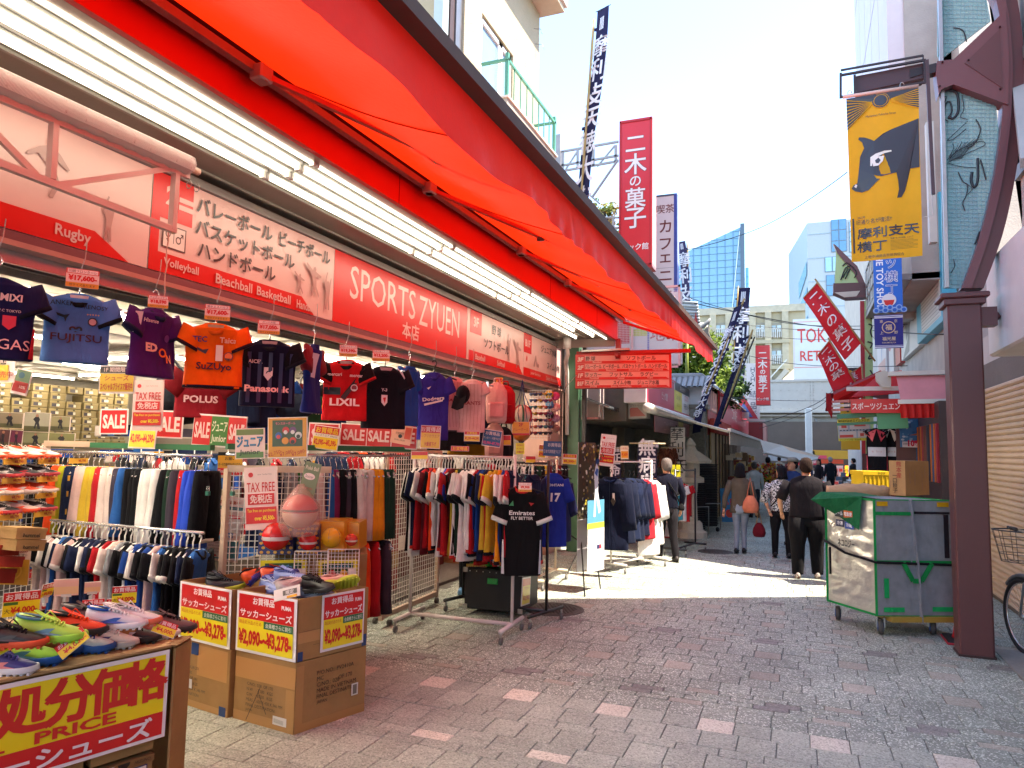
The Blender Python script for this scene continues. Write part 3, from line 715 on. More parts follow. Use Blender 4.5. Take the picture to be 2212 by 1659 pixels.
# railway bridge
br=T('railway_bridge','white riveted steel railway girder bridge crossing the end of the street','bridge',(0,45,0))
YG=45;GW=m('#b9b7af','p',amt=.08);GD=m('#a9a49a','p',amt=.2)
zt,zm,zb=at(1700,823,Y=YG).z,at(1800,872+30-15,Y=YG).z,at(1750,962,Y=YG).z
xs0,xs1=-14,12
mb=MB();mb.box((xs0,YG,zm),(xs1,YG+.4,zt),GW);mb.box((xs0,YG-.1,zm-.12),(xs1,YG+.5,zm),GW);mb.box((xs0,YG-.06,zt-.05),(xs1,YG+.4,zt+.08),GW);mb.build('parapet_girder',br)
mb=MB()
for k in range(60):
    x=xs0+k*.45
    for z in (zm+.12,zm+(zt-zm)*.36,zm+(zt-zm)*.68,zt-.12):mb.cbox((x,YG-.012,z),(.045,.03,.045),GD)
for k in range(10):
    x=xs0+1+k*2.75;mb.box((x-.03,YG-.02,zm),(x+.03,YG+.01,zt),m('#c2c0b8','p'))
    for j in range(9):mb.cbox((x+.08,YG-.012,zm+(zt-zm)*j/9+.1),(.045,.03,.045),GD);mb.cbox((x-.08,YG-.012,zm+(zt-zm)*j/9+.1),(.045,.03,.045),GD)
o=mb.build('rivets',br);o['kind']='stuff'
mb=MB();mb.box((xs0,YG+.5,zb),(xs1,YG+.9,zm),GD)
for k in range(11):x=xs0+1+k*2.3;mb.box((x-.06,YG+.38,zb),(x+.06,YG+.5,zm),m('#b3aea4','p'))
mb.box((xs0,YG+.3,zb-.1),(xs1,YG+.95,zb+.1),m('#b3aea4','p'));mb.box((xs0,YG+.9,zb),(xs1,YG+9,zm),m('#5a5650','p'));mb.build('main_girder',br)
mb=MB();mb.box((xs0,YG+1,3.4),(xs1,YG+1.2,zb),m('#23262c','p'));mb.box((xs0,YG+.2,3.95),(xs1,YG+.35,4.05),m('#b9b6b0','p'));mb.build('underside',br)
mb=MB();a,b=at(1715,960,Y=YG-.5),at(1740,905,Y=YG-.5);mb.bar(a,b,.08,.08,m('#8f949a','t'));a,b=at(1785,960,Y=YG-.5),at(1762,905,Y=YG-.5);mb.bar(a,b,.08,.08,m('#8f949a','t'));mb.build('strut',br)
mb=MB();p,q=at(1748,1008,Y=40),at(1751,882,Y=40);mb.bev((p.x-.16,39.9,p.z),(p.x+.18,40.2,q.z),m('#d8d6d0','p'),r=.04);one(mb,'projecting_pole_sign','narrow white blank sign panel seen edge-on under the railway bridge','sign')
# pale vault roof & buildings beyond parapet
mb=MB();p,q=at(1655,825,Y=58),at(1900,825,Y=58);zt2=at(1700,780,Y=58).z
mb.add([(p.x,58,p.z-1),(q.x,58,p.z-1),(q.x,60,zt2),(p.x+2.4,60,zt2),(p.x,62,p.z-1),(q.x,62,p.z-1)],[(0,1,2,3),(4,3,2,5),(0,3,4)],m('#cfc3aa','w'))
one(mb,'station_roof','pale beige station platform roof above the bridge parapet','roof')
# ---------------------------------------------------------------- left side beyond the shop
def spline(pts,t):
    n=len(pts)-1;t=max(0,min(.9999,t))*n;i=int(t);f=t-i
    p0,p1,p2,p3=pts[max(i-1,0)],pts[i],pts[i+1],pts[min(i+2,n)]
    return (p1*2+(p2-p0)*f+(p0*2-p1*5+p2*4-p3)*f*f+(p1*3-p0-p2*3+p3)*f*f*f)*.5

def ribbon(name,label,cat,pts,across,w,color,txt,th,tcol='#eceaf2',pole=None,group=None,crest=True,dx=0,narrow=None,start=.06,gap=1.12,bold=.03,loops=6):
    """cloth flag hanging along a path of points, cloth seam at the pole, white characters down it"""
    t=T(name,label,cat,pts[-1],group);across=V(across).normalized();L=sum((pts[i+1]-pts[i]).length for i in range(len(pts)-1))
    def fn(p):
        s=1-(p.y/L);c=spline(pts,s);ww=1-(narrow or 0)*s
        d=(spline(pts,min(1,s+.02))-spline(pts,max(0,s-.02))).normalized();n=d.cross(across).normalized()
        return c+across*p.x*ww+n*(p.z+.05*w*math.sin(s*9+p.x/w*5))
    mb=MB();mb.fn=fn;mb.rect(-w/2,0,w/2,L,0,m(color,'c',bump=0,folds=3),8,40)
    mb.build('cloth',t)
    mb=MB();mb.fn=fn
    y=L*(1-start)
    if crest:
        for k in range(9):
            for j in (-1,0,1):mb.rect(j*w*.13-w*.05,y-k*w*.1-w*.04,j*w*.13+w*.05,y-k*w*.1+w*.035,.008,m(tcol,'g'),1,1)
        y-=w*1.25
    for ch in txt:
        if ch != ' ':mb.text(ch,dx*w,y-th/2,th,m(tcol,'g'),z=.008,bold=bold)
        y-=th*gap
        if y<th:break
    mb.build('lettering',t)
    if pole:
        mb=MB();a,b=pole;mb.tube([a.lerp(b,k/10) for k in range(11)],[.022+.004*((k%2)) for k in range(11)],m('#a98a4d','p'),n=6)
        mb.build('bamboo_pole',t)
        mb=MB();tp=spline(pts,0);mb.tube([tp-across*w*.62,tp+across*w*.62],.008,m('#3a3632','p'),n=5)
        mb.build('cross_rod',t)
        mb=MB()
        for k in range(loops):
            s=(k+.5)/loops;c=fn(V((-w/2 if across.dot(a-pts[0])<0 else w/2,L*(1-s),0)));mb.box(c-V((.04,.01,.03)),c+V((.04,.01,.03)),m(color,'c'))
        mb.build('loop',t)
    return t

NAVY='#2b2a4a'
Yf=13.2
pt=lambda l,Y:[at(x,y,Y=Y) for x,y in l]
ribbon('nobori_flag','tall narrow navy flag with white characters rising high above the red awning','flag',pt([(1303,18),(1296,110),(1283,220),(1268,330),(1256,460),(1247,520)],Yf),(1,-.4,.0),.30,NAVY,'摩利支天徳大寺',.40,pole=(at(1283,42,Y=Yf),at(1240,640,Y=Yf)),loops=5)
ribbon('nobori_flag','short faded navy flag with white characters beside the white cafe sign','flag',pt([(1472,522),(1480,590),(1482,668)],22),(1,-.3,0),.26,'#4a4566','摩利支天',.42,pole=(at(1484,515,Y=22),at(1490,690,Y=22)),loops=3)
ribbon('nobori_flag','upright navy flag with white crest and characters in front of the apartment block','flag',pt([(1607,622),(1601,700),(1596,790),(1590,862)],25),(1,0,0),.42,NAVY,'摩利支天徳大寺',.50,pole=(at(1595,618,Y=25),at(1572,960,Y=25)),loops=4)
ribbon('nobori_flag','long leaning navy flag crossing in front of the large tree','flag',pt([(1594,662),(1568,740),(1534,830),(1509,900),(1504,935)],17),(1,-.5,.25),.22,NAVY,'摩利支天徳大寺',.24,dx=-.2,pole=(at(1608,645,Y=17),at(1525,850,Y=17)),loops=5)
fl=ribbon('nobori_flag','leaning dark flag rolled round its black ladder-like pole above the sweet shop awning','flag',pt([(1618,725),(1594,785),(1570,850),(1545,925)],17.5),(1,-.5,.3),.16,'#22223c','徳大寺',.2,dx=-.3,pole=(at(1626,712,Y=17.4),at(1560,905,Y=17.4)),loops=8)
mb=MB();a,b=at(1630,728,Y=17.3),at(1560,905,Y=17.3);mb.tube([a,b],.02,BLACK)
mb.build('ladder_pole',fl)

# red tall sign with its steel frame
YS=17
p,q=at(1336,578,Y=YS),at(1408,578,Y=YS);H_=at(1370,257,Y=YS).z-p.z;
rs=T('tall_red_sign','tall red shop sign with white characters one above the other high over the street','sign',(p.x+.4,YS,p.z))
mb=MB();mb.box((p.x,YS,p.z-.05),(q.x,YS+.5,p.z+H_),m('#c01a1e','p'));mb.box((q.x,YS+.01,p.z-.04),(q.x+.01,YS+.5,p.z+H_-.02),m('#e3a8a2','p'))
W_=q.x-p.x;RD='#d8242c'
mb.build('sign_box',rs)
mb=MB();mb.M=frame((p.x,YS,p.z),(q.x,YS,p.z));mb.rect(.05*W_,.012*H_,.95*W_,.985*H_,.004,m(RD,'g'))
for (x0,y0,x1,y1) in ((.02,.005,.06,.99),(.94,.005,.98,.99),(.02,.98,.98,.992),(.02,.003,.98,.014)):mb.box((x0*W_,y0*H_,0),(x1*W_,y1*H_,.03),m('#b5161c','p'))
for i,(ch,s,y) in enumerate((('二',.56,.83),('木',.64,.69),('の',.34,.575),('菓',.60,.46),('子',.62,.325))):
    mb.text(ch,W_/2,y*H_,s*W_,m('#4c1216','g'),z=.006,bold=.045);mb.text(ch,W_/2,y*H_,s*W_,m('#f0dcd4','g'),z=.009,bold=.022)
mb.text('ビック館',W_/2,.13*H_,.2*W_,m('#f0dcd4','g'),z=.008,bold=.02,w=.8*W_)
mb.build('sign_face',rs)
FG=m('#a79f9a','t',metal=.4,rough=.5)
mb=MB();a,b=at(1207,292,Y=YS),at(1207,470,Y=YS);mb.bar(a,b,.12,.12,FG);mb.build('post',rs)
for (y0,y1) in ((322,306),(352,336),(364,348)):
    mb=MB();mb.bar(at(1212,y0+6,Y=YS),at(1336,y1,Y=YS),.05,.05,FG);mb.build('beam',rs)
for px in (1216,1248,1282,1330):
    mb=MB();mb.bar(at(px,328-(px-1212)*.12,Y=YS),at(px,368-(px-1212)*.13,Y=YS),.06,.05,FG);mb.build('upright',rs)
for a,b in (((1210,366),(1295,440)),((1335,345),(1280,425)),((1222,366),(1248,326)),((1252,362),(1280,322)),((1290,360),(1328,315)),((1290,470),(1336,470)),((1290,495),(1336,492)),((1308,470),(1308,495)),((1325,469),(1325,492))):
    mb=MB();mb.bar(at(*a,Y=YS),at(*b,Y=YS),.03 if a[0] in (1222,1252,1290) and a[1]<380 else .06,.04,FG);mb.build('brace',rs)

YC=19
p,q=at(1385,646,Y=YC),at(1456,646,Y=YC);H_=at(1440,424,Y=YC).z-p.z;W_=q.x-p.x
mb=MB();mb.box((p.x,YC,p.z),(q.x,YC+.02,p.z+H_),m('#b9a9a4','p'));mb.box((q.x,YC-.02,p.z),(q.x+.08,YC+.3,p.z+H_+.05),m('#33408c','p'));mb.box((p.x,YC-.02,p.z+H_),(q.x,YC+.3,p.z+H_+.05),m('#4a4a55','p'))
mb.box((q.x+.08,YC,p.z),(q.x+.09,YC+.3,p.z+H_),m('#8a97d8','p'))
mb.M=frame((p.x,YC,p.z),(q.x,YC,p.z));mb.rect(0,0,W_,H_,.01,m('#d9c6c0','g'))
BR=m('#6e332f','g');mb.text('喫茶',.74*W_,.875*H_,.085*H_,BR,z=.013,bold=.01)
for ch,y in (('カ',.70),('フ',.53),('ェ',.40),('ニ',.215),('キ',.06)):mb.text(ch,.74*W_,y*H_,.125*H_,BR,z=.013,bold=.02)
mb.rect(0,.288*H_,W_,.291*H_,.012,m('#8d7a76','g'))
one(mb,'cafe_sign','tall white cafe sign with brown lettering and blue edge behind the red sign','sign')

# netted signboard above the directory
p,q=at(1262,790,Y=14.2),at(1472,783,Y=14.2);q.z=p.z;H_=at(1300,640,Y=14.2).z-p.z
board('netted_signboard','red white and yellow signboard behind wire netting above the floor directory','sign',p,q,H_,[('r',.12,.3,.48,1,'#d2373a'),('r',.14,.3,.17,.6,'#3a57a8'),('r',.48,.4,.66,1,'#c9c04a'),('r',.5,.5,.55,.9,'#e9e4dc'),('r',.66,0,.68,.8,'#7a6fae'),('t','地下',.84,.42,.2,'#c8464a',{'bold':.02}),('t','ビル',.28,.75,.2,'#efe4dc',{'bold':.02}),('r',0,.0,.1,1,'#d9d4cf')],th=.15,base='#e6d2cf')
mb=MB();mb.M=frame(p+V((-.05,-.12,-.1)),q+V((.02,-.12,-.1)));W_=(q-p).length+.05;H2=H_+.2
for k in range(70):mb.box((k*W_/70,0,0),(k*W_/70+.004,H2,.003),m('#e8d6d2','p'))
for k in range(46):mb.box((0,k*H2/46,0),(W_,k*H2/46+.004,.003),m('#e8d6d2','p'))
for (a,b) in (((0,0,-.01),(.04,H2,.03)),((W_-.04,0,-.01),(W_,H2,.03)),((0,0,-.01),(W_,.04,.03)),((0,H2-.04,-.01),(W_,H2,.03)),((W_*.52,0,-.01),(W_*.54,H2,.02))):mb.box(a,b,m('#e0a49c','p'))
one(mb,'wire_netting','pink framed wire net panel in front of the signboard over the directory','netting')
p=at(1246,905,Y=12.5);q=at(1297,905,Y=12.5);H_=at(1270,838,Y=12.5).z-p.z
mb=MB();mb.M=frame(p,q);W_=(q-p).length;mb.box((0,0,-.25),(W_,H_,-.2),m('#c9b9b2','p'))
for k in range(20):mb.box((k*W_/20,0,0),(k*W_/20+.004,H_,.003),m('#b9b2ac','p'))
for k in range(28):mb.box((0,k*H_/28,0),(W_,k*H_/28+.004,.003),m('#b9b2ac','p'))
for a in (0,W_*.38,W_-.03):mb.box((a,0,-.01),(a+.03,H_,.02),WHITE)
mb.box((0,0,-.01),(W_,.03,.02),m('#e0a49c','p'))
one(mb,'mesh_locker','small white wire mesh cage under the floor directory','cage')

# temple approach: dark entrance, name board, noren
left=T('temple_entrance','dark timber temple entrance building between the sports shop and the sweet shop','building',(-6,15,0))
mb=MB();mb.box((-9,12.3,0),(-4.6,12.5,6.2),m('#6e6660','w'));mb.box((-9,12.5,0),(-4.4,17,3.4),m('#1c1917','p'));mb.box((-9,12.5,3.4),(-4.6,17,5.9),m('#8d8377','w'));mb.build('wall',left)
mb=MB();mb.M=frame((-4.38,12.6,0),(-4.38,16.8,0))
for k in range(30):mb.box((k*.14,.2,0),(k*.14+.03,2.3,.03),m('#3a2a20','p'))
mb.box((0,2.3,0),(4.2,2.42,.05),m('#3a2a20','p'));mb.build('lattice',left)
# dark ribbed canopy
mb=MB()
for k in range(24):
    a=V((-4.3,12.5+k*.13,2.95));b=a+V((1.15,0,-.42));mb.bar(a,b,.115,.02,m('#26272a','p'))
    mb.tube([b+V((0,0,0)),b+V((.02,0,-.07))],.01,m('#3a3b3e','p'),n=5)
mb.bar((-3.15,12.45,2.52),(-3.15,15.6,2.52),.03,.03,m('#55585c','p'));mb.bar((-4.3,12.45,2.93),(-3.15,12.45,2.51),.03,.03,m('#a9a9a6','p'));mb.build('ribbed_canopy',left)
# calligraphy board
p,q=at(1288,908,Y=13.4),at(1397,922,Y=13.4);q.z=p.z+.05;H_=at(1360,838,Y=13.4).z-p.z
board('temple_name_board','pale hanging board with brush calligraphy and a red arrow corner over the temple entrance','sign',p,q,H_,[('t','利支天',.60,.72,.3,'#6a6662',{'bold':0,'mw':.5}),('t','徳大寺',.32,.24,.28,'#5d5854',{'mw':.4}),('p',[(.68,.06),(.98,.06),(.78,.42),(.68,.3)],'#c86a60'),('r',.7,.33,.84,.52,'#d9cfc6'),('t','入口',.77,.42,.12,'#a0948a')],th=.35,base='#c8c0b6')
def noren(px0,px1,py0,py1,Y,txt,label,th):
    p,q=at(px0,py1,Y=Y),at(px1,py1,Y=Y);q.z=p.z;H=at(px0,py0,Y=Y).z-p.z;W=(q-p).length
    mb=MB();mb.M=frame(p,q);mb.fn=lambda c:V((c.x,c.y,c.z+.03*math.sin(c.x*16)*(1-c.y/H)))
    mb.rect(0,0,W,H,0,m('#2d2b45','c'),14,4);mb.text(txt,W*.5,H*.5,th,m('#d8d4de','g'),z=.012,vert=True,bold=.03,gap=1.05)
    mb.fn=None
    for k in range(4):mb.box((W*(.06+k*.29),H,-.01),(W*(.06+k*.29)+.05,H+.09,.01),m('#d8d4de','c'))
    mb.tube([(-.15,H+.07,0),(W+.15,H+.07,0)],.014,m('#c9b58c','p'))
    one(mb,'noren_curtain',label,'curtain')
noren(1377,1419,966,1040,12.9,'無病息','navy shop curtain with large white characters hanging behind the navy coats',.30)
noren(1316,1341,976,1030,13.0,'延命','smaller dark curtain half hidden behind the tax free sheet',.2)
noren(1444,1458,975,1022,14.5,'守','narrow dark curtain hanging beyond the man in the blue shirt',.22)
p,q=at(1449,1040,Y=14.8),at(1480,1042,Y=14.8);q.z=p.z
board('calligraphy_panel','tall white panel with black brush characters leaning by the stone lantern','sign',p,q,1.1,[('t','摩利支',.35,.6,.28,'#2a2826',{'vert':True}),('t','天',.7,.3,.22,'#2a2826')],base='#dcd8d0')
# brown fringe/straw rope
mb=MB()
for k in range(240):
    a=at(1424+R.random()*38,968+R.random()*34,Y=14.2+R.random()*.3);mb.bar(a,a+V((R.uniform(-.06,.06),0,-.09)),.02,.02,m(R.choice(['#6e4434','#855544','#5a382c']),'c'))
o=one(mb,'straw_garland','bushy brown straw garland hanging beside the navy curtain','garland')
# stone lantern
c=at(1491,1037,Y=15.2);STN=m('#d2ccba','s',amt=.12)
sl=T('stone_lantern','pale stone lantern with a wide curved cap beside the black tray stacks','lantern',(c.x,c.y,0))
for nm,prof in (('base',[(.34,0),(.34,.12),(.26,.16),(.24,.3),(.2,.34)]),('shaft',[(.15,.34),(.13,.8),(.16,1.12)]),('light_box',[(.28,1.12),(.28,1.22),(.19,1.26),(.19,1.52)]),('cap',[(.42,1.52),(.44,1.57),(.30,1.68),(.14,1.78),(.1,1.86),(.12,1.9),(.05,2.0),(.01,2.04)])):
    mb=MB();mb.lathe(prof,STN,n=6 if nm in ('cap','light_box') else 12,c=(c.x,c.y,0),smooth=False);mb.build(nm,sl)

# sweet shop awning, signboard
YW=lambda px,py,X:at(px,py,X=X)
b=YW(1490,901,-2.55);a=V((-2.55,12.8,b.z));H_=YW(1489,842,-2.55).z-b.z
board('sweet_shop_fascia','lit white red and yellow signboard above the striped awning left of the temple wall','sign',a,b,H_,[('r',.015,.06,.56,.94,'#cf3450'),('r',.02,.5,.1,.9,'#e9dcd4'),('o',.05,.7,.12,'#3a55a8'),('r',.56,.06,.76,.72,'#e6d81c'),('r',.58,.72,1,1,'#211c1c'),('t','摩利支天徳大寺',.78,.86,.16,'#e9e2dc',{'mw':.4}),('t','木の菓子',.33,.78,.22,'#f0e0da',{'bold':.02,'mw':.38}),('t','ビック館',.34,.36,.24,'#f0e0da',{'bold':.02,'mw':.28}),('t','Cafe NIKI',.66,.52,.16,'#a89a10',{'mw':.17}),('t','珈琲 ニキ',.66,.26,.13,'#a89a10',{'mw':.16}),('t','千円センター',.88,.3,.2,'#5c5a66',{'bold':.02,'mw':.2}),('t','ココカラ',.88,.6,.2,'#cf4c44',{'bold':.01,'mw':.18}),('r',0,0,1,.05,'#c8363c'),('r',0,.95,.58,1,'#c8363c')],th=.4,base='#f0eae4')
mb=MB();mb.box((-4.4,13.2,2.3),(-3.0,18.2,3.3),m('#7a7268','w'));mb.tube([(-2.5,12.7,2.52),(-2.5,18.2,2.52)],.09,m('#d8d4cc','p'),n=10);mb.box((-4.4,13.2,0),(-4.2,18.2,2.4),m('#5a5248','p'))
one(mb,'awning_cassette','white tubular awning cassette under the lit sweet shop signboard','awning case')
sa=T('striped_awning','long grey and cream awning on folding arms projecting over the sweet shop pavement','awning',(-1.7,16,2.3))
F_=at(1575,931,Y=13.2);ye=at(1644,950,X=F_.x).y;n=40;vs=[];fs=[];mb=MB()
for j in range(n+1):
    y=12.8+(ye-12.8)*j/n
    for i in range(5):u=i/4;vs.append((-2.5+(F_.x+2.5)*u,y+.4*u*(1-j/n),2.58+(F_.z-2.58)*u-.03*math.sin(3.14*u)))
for j in range(n):
    for i in range(4):q_=j*5+i;fs.append((q_,q_+1,q_+6,q_+5))
mb.add(vs,fs,m('#cfc7b6','x',t=.4),True);mb.build('canopy_cloth',sa)
mb=MB()
for k in range(int((ye-13.2)/.12)):y=13.2+k*.12;mb.box((F_.x,y,F_.z-.24),(F_.x+.012,y+.11,F_.z),m('#8d8474' if k%2 else '#cbc2ae','x',t=.3))
mb.build('fringe',sa)
mb=MB();mb.bar((F_.x,13.2,F_.z+.02),(F_.x,ye,F_.z+.02),.06,.06,m('#c9c4ba','p'));mb.build('front_bar',sa)
for y in (13.3,15.5,17.7):mb=MB();mb.bar((-2.45,y,2.48),(-1.8,y+.6,2.3),.05,.04,m('#d8d2c6','p'));mb.bar((-1.8,y+.6,2.3),(F_.x-.03,y+.1,F_.z),.05,.04,m('#d8d2c6','p'));mb.build('folding_arm',sa)
board('brown_awning_banner','dark red fabric banner with pale reversed characters hanging under the striped awning','banner',V((-2.45,13.1,2.1)),V((-2.45,17.6,2.1)),.3,[('t','二木の菓子',.35,.5,.7,'#a87a70',{'mw':.5,'shear':-.3}),('r',.62,0,.78,1,'#b8a03c')],base='#7c302c')

# sweet shop volume + doors
DX=at(1526,870,Y=18.3).x+.06
ss=T('sweet_shop','sweet shop building on the left with timber doors and red signs beyond the temple wall','shop',(-6,24,0))
mb=MB();mb.box((-9,17,0),(-3.9,18.2,3.3),m('#8f8778','w'));mb.box((-9,22,0),(-3.4,36,4.2),m('#7d7468','w'));mb.build('wall',ss)
for k in range(5):
    y=18.8+k*.9
    mb=MB();mb.box((DX-.04,y,0),(DX,y+.84,2.25),m('#c8a672','p'));mb.box((DX-.02,y+.84,0),(DX+.04,y+.9,2.3),m('#5c4a38','p'));o=mb.build('door_panel',ss)
    f_=MB();f_.M=frame((DX+.01,y+.15,1.1+.2*(k%2)),(DX+.01,y+.55,1.3+.2*(k%2)));f_.rect(0,0,.34,.14,.004,m('#c22c28','g'));f_.text('大黒天',.17,.07,.1,m('#efe2da','g'),z=.007);f_.build('card',o)
mb=MB();mb.box((DX,18.5,2.25),(DX+.1,23.5,2.6),m('#c2402c','x',t=.3));mb.build('red_curtain',ss)
a,b=at(1556,921,X=-2.04),at(1617,938,X=-2.04);a.z=b.z;H_=at(1616,892,X=-2.04).z-b.z
board('red_box_sign','red lightbox sign with white characters over the sweet shop door','sign',a,b,H_,[('r',.02,.05,.98,.95,'#cf2440'),('t','二木の菓子',.40,.5,.42,'#f2dcd6',{'bold':.03,'mw':.5}),('t','ビック館',.80,.42,.24,'#f2dcd6',{'bold':.02,'mw':.26})],th=.06,base='#e0404c',edge='#c22c34')
mb=MB();a=at(1617,912,Y=27);b=at(1648,965,Y=27);mb.box((a.x,27,b.z),(b.x,31,a.z),m('#8d1f24','p'));c=at(1668,975,Y=27);mb.box((b.x+.01,27.0,b.z-.3),(b.x+.02,29.5,a.z),m('#d99a92','p'));one(mb,'dark_red_sign_box','dark red box sign with a pink side further along the sweet shops','sign')
p,q=at(1613,906,Y=29.5),at(1641,905,Y=29.5);q.z=p.z
board('white_company_sign','white vertical sign with blue characters hanging behind the small red sign','sign',p,q,at(1613,785,Y=29.5).z-p.z,[('t','HSH',.5,.80,.08,'#33435f',{'vert':True}),('t','結',.5,.45,.12,'#33435f'),('t','品',.5,.24,.12,'#33435f',{'bold':.01}),('t','株式',.5,.13,.06,'#33435f'),('t','会社',.5,.06,.06,'#33435f')],th=.2,base='#e4e2de')
p,q=at(1633,875,Y=27.5),at(1664,875,Y=27.5);q.z=p.z;H_=at(1640,746,Y=27.5).z-p.z
board('small_red_sign','smaller tall red shop sign with white characters in the middle distance','sign',p,q,H_,[('r',.03,.01,.97,.99,'#d8202a')]+[('t',ch,.5,y,s,'#f2e6e0',{'bold':.03}) for ch,y,s in (('二',.83,.13),('木',.68,.14),('の',.555,.08),('菓',.43,.13),('子',.28,.13))]+[('t','ビック館',.5,.1,.05,'#f2e6e0',{'bold':.02,'mw':.8})],th=.4,base='#b01a20',edge='#a8161c')
a=MB();p=at(1600,888,Y=29);q=at(1612,850,Y=29);a.M=frame((p.x-.3,28.9,p.z-.3),(p.x+.6,28.9,p.z-.3));a.poly([(-.1,0),(.95,0),(.42,.9)],0,m('#c43c46','p'));a.poly([(.1,.06),(.75,.06),(.42,.62)],.01,m('#5a78b8','p'));a.poly([(.22,.0),(.62,.0),(.62,.25),(.22,.25)],.02,m('#d8d4ce','p'));a.box((-.2,-.1,-.1),(1.2,-.04,.02),m('#c9c4bc','p'));one(a,'house_shaped_sign','small red and blue house shaped sign left of the white company sign','sign')

# temple wall with tile capping
tmp=T('temple_wall','white plaster temple wall topped with grey roof tiles, its return painted red','wall',(-3.6,19,0))
YT_=18.3;p,q=at(1462,870,Y=YT_),at(1526,870,Y=YT_);zt=at(1500,836,Y=YT_).z;ze=at(1500,874,Y=YT_).z
mb=MB();mb.box((p.x-3,YT_,ze),(q.x,YT_+.3,zt),m('#dcdcd8','w'));mb.box((p.x-3,YT_-.05,0),(q.x-.04,YT_+.25,ze),m('#8f8a7c','s'));mb.box((p.x-3,YT_-.08,ze-.1),(q.x+.05,YT_+.3,ze),m('#77705f','p'));mb.build('plaster',tmp)
yr_=at(1600,878,X=q.x).y
mb=MB();mb.box((q.x-.3,YT_+.3,ze-.1),(q.x,yr_,zt),m('#d8aaa2','w'));mb.box((q.x-.28,YT_+.3,0),(q.x-.01,yr_,ze-.1),m('#a99c86','w'));mb.box((q.x-.01,YT_+.3,ze-.75),(q.x+.005,yr_,ze-.12),m('#c4362e','p'));mb.build('red_return',tmp)
TI=m('#8c8e90','p',rough=.4)
def tiles(x0,x1,y,z,n,prefix_axis='x',dy=.42,rise=.3):
    for i in range(n):
        t=(i+.5)/n;w=abs(x1-x0)/n
        mb=MB()
        for side in (-1,1):
            pts=[]
            for k in range(7):
                a=math.pi*k/6;pts.append((math.cos(a)*w*.48,math.sin(a)*.06))
            ring=[]
            for (u,vz) in ((0,0),(1,1)):
                if prefix_axis=='x':ring.append([V((x0+(x1-x0)*t+px,y+side*dy*(1-u),z+rise*u+pz)) for px,pz in pts])
                else:ring.append([V((y+side*dy*(1-u),x0+(x1-x0)*t+px,z+rise*u+pz)) for px,pz in pts])
            mb.loft(ring,TI,cap=False,closed=False)
        mb.build('roof_tile',tmp)
tiles(p.x-1,q.x+.1,YT_+.15,zt-.05,13);tiles(YT_+.3,yr_,q.x-.15,zt-.05,26,'y')
mb=MB();mb.tube([(p.x-1,YT_+.15,zt+.28),(q.x-.15,YT_+.15,zt+.28),(q.x-.15,yr_,zt+.28)],.09,m('#9b9d9e','p'),n=8,smooth=False);mb.build('ridge',tmp)
mb=MB();mb.tube([(q.x-1.9,YT_+1.0,zt+1.2),(q.x-1.9,YT_+1,0)],.05,m('#7f8a3c','p'));a,b=at(1484,720,Y=19.5),at(1484,835,Y=19.5);mb.tube([a,b],.045,m('#93a045','p'));one(mb,'green_post','thin yellow-green post rising in front of the tree by the temple wall','post')
# curled temple roof behind
tr_=T('temple_roof','upturned grey tiled temple gable with red trim peeking over the awning edge','roof',at(1500,700,Y=21))
for k in range(9):
    mb=MB();a,b=at(1466,652+k*6.6,Y=21),at(1505+k*.8,655+k*6.6,Y=21);mb.tube([a,b,b+V((.03,0,0))],.045,m('#c9cac6' if k%2 else '#9c9e9c','p'),n=8);mb.build('roof_tile',tr_)
mb=MB();pts=pt([(1488,735),(1500,725),(1512,716),(1522,712),(1531,703),(1530,718),(1540,740),(1520,742),(1500,746)],21)
o0=pts[0];mb.add([p_ for p_ in pts]+[p_+V((0,.3,0)) for p_ in pts],[tuple(range(9)),tuple(range(9,18))]+[(i,(i+1)%9,9+(i+1)%9,9+i) for i in range(9)],m('#7b7467','p'));mb.tube(pt([(1488,722),(1502,712),(1516,706),(1530,695),(1534,688)],21),[.08,.08,.07,.06,.03],m('#8c8e8c','p'));mb.build('gable_end',tr_)
mb=MB();p_=pt([(1497,705),(1508,700),(1503,672)],20.9);mb.add(p_+[x+V((0,.1,0)) for x in p_],[(0,1,2),(3,5,4)],m('#b0342c','p'));mb.build('red_trim',tr_)

